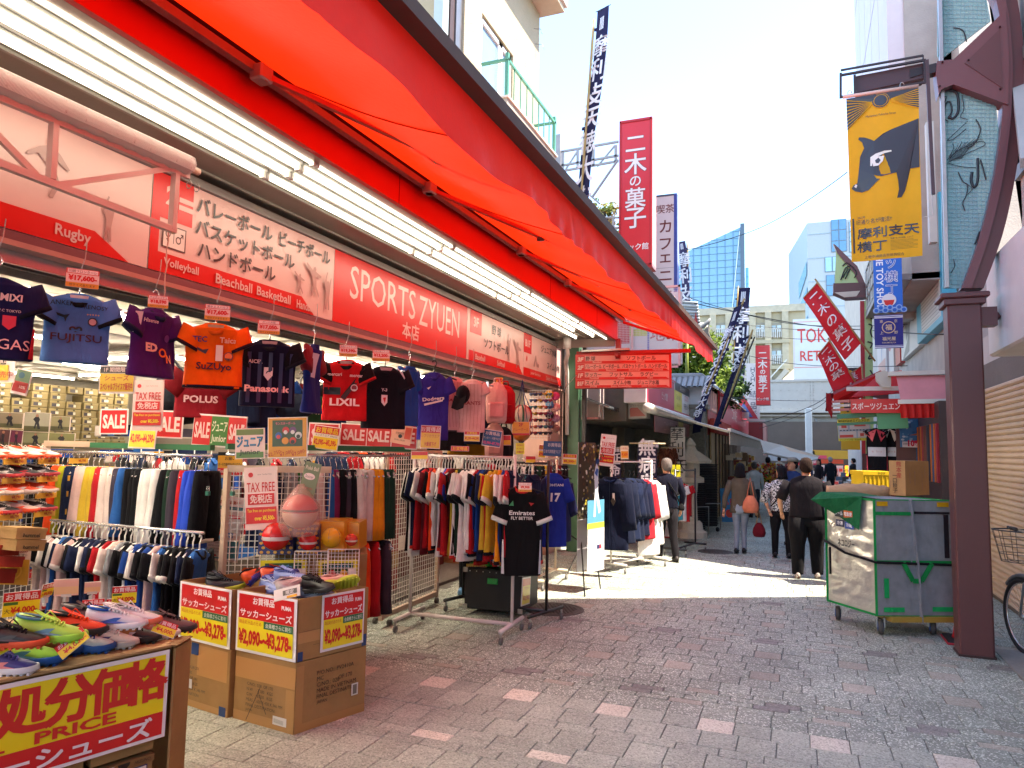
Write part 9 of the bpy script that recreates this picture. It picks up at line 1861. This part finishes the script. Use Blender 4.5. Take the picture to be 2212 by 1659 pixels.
# ---------------------------------------------------------------- people
SK='#c08a6c'
def person(label,gx,gy,h,head,top,bot,hair='#17141a',legs=((.09,0,0),(.09,0,0)),arms=None,long_hair=0,wide=1.,shoes='#1c1a1c',coat=0,sleeve=1.,neck=.0,face=0,cap=None,slv=None):
    """head: walking direction (0 = along the street); legs: (half spacing, knee forward, foot forward) per side; arms: (elbow, wrist) per side"""
    t=T('person',label,'person',(gx,gy,0));s=h/1.7;M0=Matrix.Translation((gx,gy,0))@Matrix.Rotation(head,4,'Z')@Matrix.Diagonal((s,s,s,1));sk=m(SK,'p',rough=.6)
    arms=arms or (((.25*wide,-.02,1.08),(.26*wide,.06,.84)),((.25*wide,-.02,1.08),(.26*wide,.06,.84)))
    def N_():mb=MB();mb.M=M0;return mb
    mb=N_();hz=Matrix.Rotation(face,3,'Z');H0=V((0,.01,1.585))
    R_=[]
    for z,w,d,y in ((-.13,.03,.035,.03),(-.115,.05,.06,.025),(-.08,.062,.078,.02),(-.03,.072,.09,.01),(.02,.077,.096,0),(.065,.072,.09,-.005),(.1,.05,.062,-.01),(.118,.018,.022,-.01)):R_.append([H0+hz@V((w*math.cos(a),y+d*math.sin(a),z)) for a in [k*math.pi/8 for k in range(16)]])
    mb.loft(R_,sk);mb.tube([(0,-.005,1.38),(0,0,1.48)],[.062*wide**.3,.055],sk,n=12)
    mb.tube([H0+hz@V((0,.09,.0)),H0+hz@V((0,.115,-.03)),H0+hz@V((0,.10,-.04))],[.008,.014,.008],sk,n=6)
    for e in (-1,1):
        mb.ball(H0+hz@V((e*.078,0,-.02)),.018,sk,n=8,k=6,sc=(.5,1,1.5));mb.ball(H0+hz@V((e*.03,.086,.0)),.009,m('#1c1614','p'),n=6,k=4);mb.cbox(H0+hz@V((e*.03,.093,.02)),(.03,.006,.006),m('#1c1614','p'))
    mb.cbox(H0+hz@V((0,.095,-.068)),(.04,.008,.01),m('#8a4a40','p'))
    SH=[]
    for e,(el,wr) in zip((-1,1),arms):
        a_=V((e*.185*wide,0,1.36));el=V((e*el[0],el[1],el[2]));wr=V((e*wr[0],wr[1],wr[2]));SH.append((a_,el,wr));mb.tube([a_,a_.lerp(el,.5),el,el.lerp(wr,.4),wr],[.05*wide,.046,.036,.036,.024],sk,n=10)
        d=(wr-el).normalized();mb.loft([[wr+d*q+V((e*.0+ww*math.cos(a),.02*math.sin(a)*2*.6,0)) for a in [k*math.pi/4 for k in range(8)]] for q,ww in ((-.01,.018),(.03,.026),(.075,.026))],sk)
        for k in range(4):f=wr+d*.07+V(((k-1.5)*.012,0,0));mb.tube([f,f+d*(.045+.012*(k in (1,2))),f+d*(.07+.014*(k in (1,2)))+V((-e*.008,.012,0))],[.0085,.008,.005],sk,n=6)
        f=wr+d*.02;mb.tube([f,f+d*.03+V((-e*.01,.03,0)),f+d*.055+V((-e*.012,.035,0))],[.01,.009,.006],sk,n=6)
    mb.build('body',t)
    mb=N_();hc=m(hair,'c',bump=0,rough=.5) if 0 else m(hair,'c',folds=25);R_=[];L_=long_hair
    prof=[(.128,.02,.02,-.012),(.112,.06,.07,-.015),(.07,.085,.105,-.012),(.02,.092,.105,-.018),(-.03,.09,.085,-.035)]+([(-.08,.10,.075,-.045),(-.13,.11,.07,-.05),(-L_,.095,.06,-.055),(-L_-.02,.05,.03,-.05)] if L_ else [(-.07,.07,.05,-.05),(-.09,.04,.02,-.06)])
    for z,w,d,y in prof:R_.append([H0+hz@V((w*math.cos(a)*(1+.03*math.sin(a*9)),y+d*math.sin(a)*(.55 if math.sin(a)>0 and z<.03 else 1),z)) for a in [k*math.pi/10 for k in range(20)]])
    mb.loft(R_,hc);mb.build('hair',t)
    if cap:mb=N_();mb.loft([[H0+hz@V((w*math.cos(a),-.01+d*math.sin(a),z)) for a in [k*math.pi/8 for k in range(16)]] for z,w,d in ((.05,.1,.12),(.1,.095,.115),(.135,.06,.07),(.145,.01,.01))],m(cap,'c'));mb.loft([[H0+hz@V((w*math.cos(a),.08+d*math.sin(a),.055+q)) for a in [k*math.pi/6 for k in range(7)]] for w,d,q in ((.09,.09,0),(.09,.09,.01))],m(cap,'c'));mb.build('cap',t)
    mb=N_();cm=m(top,'c');hem=.86-coat*.1;R_=[ell(w*wide,d*wide**.5,16,z,z*7,.05) for z,w,d in ((hem,.185+coat*.02,.115),(hem+.03,.19+coat*.02,.12),(1.02,.175,.115),(1.12,.172,.115),(1.25,.188,.125),(1.34,.19,.11),(1.40,.155,.085),(1.44,.085,.068),(1.452,.066,.06))]
    mb.loft(R_,cm)
    for a_,el,wr in SH:
        if sleeve>=1:mb.tube([a_+V((0,0,.0)),a_.lerp(el,.5),el,el.lerp(wr,.5),wr.lerp(el,.08)],[.068*wide**.5,.062,.052,.048,.04],m(slv or top,'c'),n=12)
        else:mb.tube([a_,a_.lerp(el,.5),a_.lerp(el,.5+sleeve)],[.07*wide**.5,.074,.076],m(slv or top,'c'),n=12)
    mb.build('jacket' if coat else 'shirt',t)
    mb=N_();bm=m(bot[0],'c');bw=bot[1];mb.loft([ell(w*wide,d,14,z) for z,w,d in ((.74,.16,.11),(.82,.178,.12),(.9,.17,.115),(.96,.155,.105))],bm)
    FT=[]
    for e,(sp,kf,ff) in zip((-1,1),legs):
        k_=V((e*sp*1.05,kf,.48));f_=V((e*sp*1.1,ff,.09));FT.append((e,f_));mb.tube([(e*.085*wide,0,.86),V((e*.088*wide,0,.84)).lerp(k_,.5),k_,k_.lerp(f_,.5),f_,f_+V((0,0,-.03))],[.098*wide*bw**.3,.088*wide*bw**.5,.066*bw,.06*bw,.052*bw,.05*bw],bm,n=12)
    mb.build('trousers',t)
    for e,f_ in FT:
        mb=N_();mb.loft([[f_+V((w*math.cos(a),y,z+max(-.0,hh*math.sin(a)))) for a in [k*math.pi/6 for k in range(7)]]+[f_+V((w*.98,y,z-.03)),f_+V((-w*.98,y,z-.03))][::1] for y,w,z,hh in ((-.085,.028,-.055,.05),(-.05,.04,-.055,.075),(.04,.042,-.055,.06),(.12,.045,-.055,.035),(.16,.02,-.055,.02))],m(shoes,'p',rough=.6));mb.build('shoe',t)
    return t,M0
def strap(t,M0,pts,r,c,nm='shoulder_strap'):mb=MB();mb.M=M0;mb.tube(pts,r,m(c,'c'),n=6);mb.build(nm,t)
t1,M1=person('woman with short black hair in a grey-brown jacket and pale jeans walking away',-.97,13.28,1.56,-.05,'#5a5046',('#8a94a4',.85),long_hair=.14,coat=1,legs=((.07,.02,-.04),(.05,.08,.06)),shoes='#2a2c30',wide=.95,arms=(((.27,-.08,1.06),(.29,-.12,.82)),((.25,.02,1.06),(.27,.06,.86))))
def bag(name,label,M_,c,w,h,mat,strp=None,band=None):
    mb=MB();mb.M=M_;c=V(c);R_=[[c+V((w*f*math.cos(a),w*.55*f*math.sin(a),z*h)) for a in [k*.524 for k in range(12)]] for z,f in ((-1,.5),(-.95,.8),(-.6,1.02),(-.2,.9),(.2,.55),(.35,.3))]
    mb.loft(R_,m(mat,'c'));
    if band:mb.loft([[q+(q-c)*.02 for q in r_[1:5]] for r_ in R_[1:5]],m(band,'c'),closed=False)
    if strp:mb.tube([c+V((-w*.5,0,0)),c+V((0,0,strp)),c+V((w*.5,0,0))],.012,m(band or mat,'c'),n=6)
    one(mb,name,label,'bag')
bag('shoulder_bag','large salmon shoulder bag on the back of the woman in the grey-brown jacket',M1,(.2,-.14,1.02),.15,.24,'#d0785c',.42);bag('tote_bag','small maroon and tan handbag carried low by the woman in pale jeans',M1,(.33,.05,.52),.12,.2,'#6e1a28',.3,'#b08a60')
t2,M2=person('woman with a black bob in a black and white patterned top',-.29,13.06,1.54,.12,'#c9c6c8',('#17171a',1.05),long_hair=.06,legs=((.11,.02,.02),(.11,.0,-.02)),shoes='#242428',wide=1.12,sleeve=.75,arms=(((.30,-.05,1.08),(.24,-.12,.90)),((.31,-.06,1.08),(.23,-.16,.90))),face=.5)
pm=m('#c9c6c8','c').copy();pm.name='patterned_cloth';nt=pm.node_tree;bs=nt.nodes['Principled BSDF'];vo=nt.nodes.new('ShaderNodeTexNoise');vo.inputs['Scale'].default_value=26;vo.inputs['Detail'].default_value=2;cr=nt.nodes.new('ShaderNodeValToRGB');cr.color_ramp.interpolation='CONSTANT';cr.color_ramp.elements[0].color=(.012,.012,.02,1);cr.color_ramp.elements[1].color=(.6,.58,.6,1);cr.color_ramp.elements[1].position=.5;nt.links.new(vo.outputs[0],cr.inputs[0]);nt.links.new(cr.outputs[0],bs.inputs['Base Color'])
for ch in t2.children:
    if ch.name.startswith('shirt'):ch.data.materials[0]=pm
strap(t2,M2,[(.16,.0,1.42),(.08,-.13,1.3),(-.05,-.135,1.12),(-.19,-.07,.95)],.012,'#1c1a1c')
t3,M3=person('broad man in a washed charcoal T-shirt and wide black trousers walking away',.09,11.09,1.69,.02,'#1c181c',('#100f12',1.5),hair='#2a1c16',legs=((.12,.0,-.02),(.12,.12,.1)),shoes='#b0a498',wide=1.28,sleeve=.42,arms=(((.36,.0,1.08),(.34,.12,.92)),((.36,-.02,1.08),(.36,.05,.86))))
t4,M4=person('grey-haired man in a dark blue shirt and charcoal trousers browsing the racks',-2.01,11.82,1.63,.45,'#0d0f20',('#1a181c',1.12),hair='#6a6460',legs=((.07,.1,.16),(.09,-.05,-.2)),shoes='#2c2624',wide=1.05,arms=(((.25,.02,1.08),(.22,.14,.92)),((.27,-.04,1.08),(.26,.04,.86))))
strap(t4,M4,[(-.14,.0,1.43),(0,-.12,1.3),(.12,-.13,1.12),(.2,-.06,.98)],.011,'#141416')
bag('crossbody_bag','small black bag at the hip of the grey-haired man',M4,(.24,-.04,.92),.06,.09,'#18181a')
person('man in a flat grey cap and blue jacket facing towards the camera behind the women',-.12,15.0,1.66,math.pi-.5,'#2c3c68',('#23262e',1),cap='#8a8478',wide=1.05,face=-.4,coat=1)
person('shop assistant in a red shirt with black hair, seen from behind among the racks',-3.62,7.75,1.66,-.15,'#b41a1c',('#17171a',1.0),legs=((.1,.05,.05),(.1,-.02,-.1)),shoes='#6a9cc8',wide=1.05,sleeve=.5)
for i,(px,py,h,hd,c,bt_,hr,lh,lb) in enumerate(((1630,1118,1.5,.4,'#b0b0ac','#2a2e36','#4a4440',0,'stooping person in a pale grey jacket beside the flower stall'),(1660,1092,1.62,0,'#1c1c22','#1c1c22','#1a1818',0,'person in black standing left of the patterned top'),(1722,1085,1.6,.3,'#c8c4bc','#3a3a40','#8a8680',0,'white-haired person in a pale jacket far down the street'),(1770,1075,1.55,2.2,'#201c20','#1c1c20','#2a1c18',.2,'woman with long brown hair in black beyond the broad man'),(1795,1072,1.64,.5,'#1c1e24','#1c1c20','#8c8884',0,'grey-haired man in a black coat beyond the cart'),(1742,1066,1.6,0,'#3a4868','#22242c','#1a1618',0,'distant walker in a blue coat under the bridge'),(1708,1062,1.58,.2,'#6a3a38','#22242c','#1a1618',.1,'distant woman in a dusty red coat'),(1845,1070,1.6,.9,'#2a2a2e','#22242c','#1a1618',0,'distant person in dark clothes by the bright counter'),(1684,1060,1.6,0,'#8a8474','#2c2c30','#241c1a',0,'distant walker in a khaki jacket'))):
    g_=at(px,py,Z=0);person(lb,g_.x,g_.y,h,hd,c,(bt_,1),hair=hr,long_hair=lh)
p=at(1943,1010,D=9.8);mb=MB();mb.ball(p,.1,m('#1a1616','c'),n=12,k=8);one(mb,'black_cap','dark rounded cap or hair showing above the yellow crate','cap')
# ---------------------------------------------------------------- trays, flower stall, far shops, wires
def trays(px0,px1,py0,py1,d,n,label,solid=False):
    p,q=at(px0,py1,D=d),at(px1,py1,D=d+.2);p.z=q.z=.12;z1=at(px0,py0,D=d).z;t=T('tray_stack',label,'trays',V((p.x,p.y,0)));W=(q-p).length;h=(z1-.12)/n;mb=MB();K=m('#1d1d20','p',rough=.4)
    mb.box((0,0,-.5),(W,h*.55,0),K);mb.box((-.02,h*.55,-.52),(W+.02,h*.8,.02),K)
    me=mb.mesh((0,0,0),'tray');u_=(q-p).normalized()
    for k in range(n):o=bpy.data.objects.new('tray',me);COL.objects.link(o);o.parent=t;o.matrix_local=Matrix.Translation(-WL[t.name])@frame(p+V((R.uniform(-.01,.01),0,k*h)),q+V((0,0,k*h)))
    mb=MB();mb.M=frame(p,q);mb.tube([(-.04,-.06,.05),(-.04,.5,.05),(W+.04,.5,.05),(W+.04,-.06,.05)],.012,STEEL);
    for x in (0,W):mb.lathe([(.005,-.015),(.05,-.015),(.05,.015),(.005,.015)],m('#2a2a2a','r'),n=10,c=(x,-.07,0),axis='x')
    mb.build('dolly',t)
trays(1488,1524,1042,1142,14.6,26,'lower stack of black plastic trays on a wheeled dolly');trays(1508,1550,1002,1132,15.6,38,'taller stack of black plastic trays behind the lower one')
cnr=at(1430,1165,Z=0);cc_=T('white_cone','white and red weighted base behind the far garment rack','cone',at(1440,1160,Z=0));mb=MB();q=at(1440,1160,Z=0);mb.lathe([(.15,0),(.15,.05),(.05,.08),(.03,.4),(.01,.42)],m('#d0ccc8','p'),c=q);mb.build('cone_body',cc_);mb=MB();mb.bev((q.x-.22,q.y-.2,0),(q.x+.22,q.y+.2,.03),m('#b03030','p'));mb.build('base',cc_)
fs_=MB();q=at(1660,1062,D=20)
for k in range(420):
    p=at(R.uniform(1622,1688),R.uniform(1002,1052),D=20+R.random()*1.5);c=R.choice(['#c83c28','#d8a020','#d8b830','#5a7a2c','#c8704a','#e0c8b0','#a83a2c']) if p.z>.9 else R.choice(['#c89a20','#a8741c','#5a6a28'])
    a_=V((R.gauss(0,1),R.gauss(0,1),R.gauss(0,1))).normalized()*.06;b_=a_.cross(V((R.gauss(0,1),R.gauss(0,1),R.gauss(0,1)))).normalized()*.05;fs_.add([p-a_,p+b_,p+a_,p-b_],[(0,1,2,3)],m(c,'f'))
o=one(fs_,'dried_flowers','mass of red and yellow dried flowers hanging at the stall in the middle distance','flowers')
mb=MB();p,q=at(1560,1120,D=18),at(1600,1100,D=19.5);board('blue_a_board','light blue and red standing sign beside the woman in the grey-brown jacket','sign',V((p.x,p.y,0)),V((p.x+.45,p.y+.25,0)),.85,[('r',.05,.05,.95,.95,'#3a84b8'),('t','ちんすこう',.5,.6,.2,'#d84a40',{'mw':.8,'bold':.03}),('o',.4,.25,.12,'#d84a40')],base='#3a84b8',tilt=-.15)
mb=MB();q=at(1607,1080,D=18.5)
for k in range(9):mb.bar(V((-1.95,21+k*.5,0)),V((-1.95,21+k*.5,2.0)),.03,.03,m('#5a4636','p'))
for k in range(60):mb.cbox((-1.9+R.random()*.5,21+R.random()*5,.3+R.random()*1.4),(.18,.2,.14),m(R.choice(['#b86a30','#c8a040','#8a3028','#d0b890','#6a4a2c','#e0d0b8']),'p'))
o=one(mb,'sweets_display','crowded shelves of packaged sweets along the left side past the tray stacks','display')
mb=MB();P4=[at(1642,950,Y=21),at(1690,962,Y=27),at(1770,985,Y=30),at(1765,992,Y=27),at(1736,997,Y=22),at(1650,978,Y=19)]
mb.add(P4,[(0,1,2,3,4,5)],m('#e0d8ca','x',t=.4));mb.add([P4[1],P4[1].lerp(P4[2],.98),P4[3].lerp(P4[2],.5),P4[1].lerp(P4[4],.4)],[(0,1,2,3)],m('#e8c8a8','x',t=.4));mb.tube([P4[5],P4[4],P4[3]],.03,m('#b8b0a4','p'))
one(mb,'cream_awning','cream and peach awning further along the sweet shops','awning')
# far block of shops beneath the bridge
fb=T('far_shops','bright crowded little shops under the railway bridge at the end of the street','shop',(0,44,0));mb=MB();mb.box((-14,44.2,0),(14,44.6,3.6),m('#5a5048','p'));mb.box((-14,46,0),(14,47,3.95),m('#2c2a2c','p'));mb.build('wall',fb)
def far(x0,y0,x1,y1,Y,c,nm,kind='p',L=None,**k):
    p,q=at(x0,y1,Y=Y),at(x1,y1,Y=Y);q.z=p.z;z=at(x0,y0,Y=Y).z;mb=MB();mb.M=frame(p,q);W,H=(q-p).length,z-p.z;mb.box((0,0,-.1),(W,H,0),m(c,kind,**k))
    if L:lay(mb,W,H,L,z=.01,dz=.004)
    mb.build(nm,fb)
far(1660,972,1760,995,43,'#8f969c','shutter_hood');far(1755,972,1835,990,43,'#b89a30','yellow_hood');far(1745,983,1786,990,42.5,'#c84a64','pink_board')
far(1715,990,1764,1003,42,'#b82a48','pink_valance',L=[('t','小島屋',.75,.5,.5,'#e8d0d0',{'bold':.02})]);far(1690,1004,1760,1060,43.5,'#23304c','blue_curtain')
far(1772,1005,1822,1048,42,'#d8cfcf','menu_board',L=[('r',.02+.2*(k%5),.05+.22*(k//5),.17+.2*(k%5),.2+.22*(k//5),R.choice(['#c84a4a','#e0a0a0','#d87a6a','#b8a0a0','#e8e0d8'])) for k in range(20)]);far(1774,992,1822,1001,41,'#d8502a','orange_awning')
far(1826,1006,1850,1028,41,'#e07818','lit_sign','e',e=1.2,L=[('t','水水',.5,.5,.6,'#e8d040',{'bold':.05})]);far(1850,1008,1868,1030,41,'#7a1c1c','red_sign');far(1768,1046,1840,1056,40,'#c8c4bc','counter');far(1705,1003,1726,1012,40,'#e8502a','lit_lantern_row','e',e=1)
far(1735,1010,1766,1075,43,'#6a625a','pillar');far(1820,1030,1875,1075,40,'#3c3430','dark_stall');far(1600,1000,1700,1080,44,'#54463c','left_stall')
for k in range(70):
    x=R.uniform(1640,1870);y=R.uniform(1020,1062);mb=MB() if k==0 else mb;mb.cbox(at(x,y,Y=R.uniform(39,42)),(R.uniform(.1,.3),.1,R.uniform(.1,.3)),m(R.choice(['#c8bfb0','#b0483c','#d8b060','#4a5a6a','#e0dcd4','#7a5a48']),'p'))
o=mb.build('stacked_wares',fb);o['kind']='stuff'
# overhead wires and cable box
for i,(pts,lb) in enumerate((([(1480,540,16),(1640,480,14),(1830,372,9)],'long cable rising from the cafe sign to the yellow banner'),([(1480,640,18),(1700,688,18),(1960,770-70,14)],'upper thin cable crossing below the glass tower'),([(1500,655,18),(1720,690,18),(1900,705,16),(2040,722,10)],'black cable crossing the street above the red sign'),([(1490,735,20),(1700,775,20),(1960,790,14)],'cable dipping across the apartment block'),([(1550,855,20),(1700,858,25),(1878,862,18)],'level cable crossing at the bridge parapet'),([(1640,915,24),(1760,865,22),(1818,820,18)],'cable running up from the small red sign to the white junction box'),([(1640,925,24),(1760,875,22),(1818,824,18)],'second cable beside the one rising to the junction box'),([(1600,700,24),(1760,706,24),(1890,708,22)],'faint level cable over the billboard'),([(1600,722,24),(1760,726,24),(1890,728,22)],'lower faint level cable over the billboard'))):
    P_=[at(x,y,D=d) for x,y,d in pts];n=16;mb=MB();mb.tube([spline(P_,k/n)-V((0,0,.12*math.sin(math.pi*k/n))) for k in range(n+1)],.011 if i in (2,5) else .008,BLACK,n=4);one(mb,'overhead_cable',lb,'cable')
mb=MB();p=at(1817,822,D=18);mb.bev(p-V((.14,.1,.06)),p+V((.14,.1,.07)),m('#c8c4bc','p'),r=.03);one(mb,'junction_box','small white junction box hanging where the cables meet','junction box')
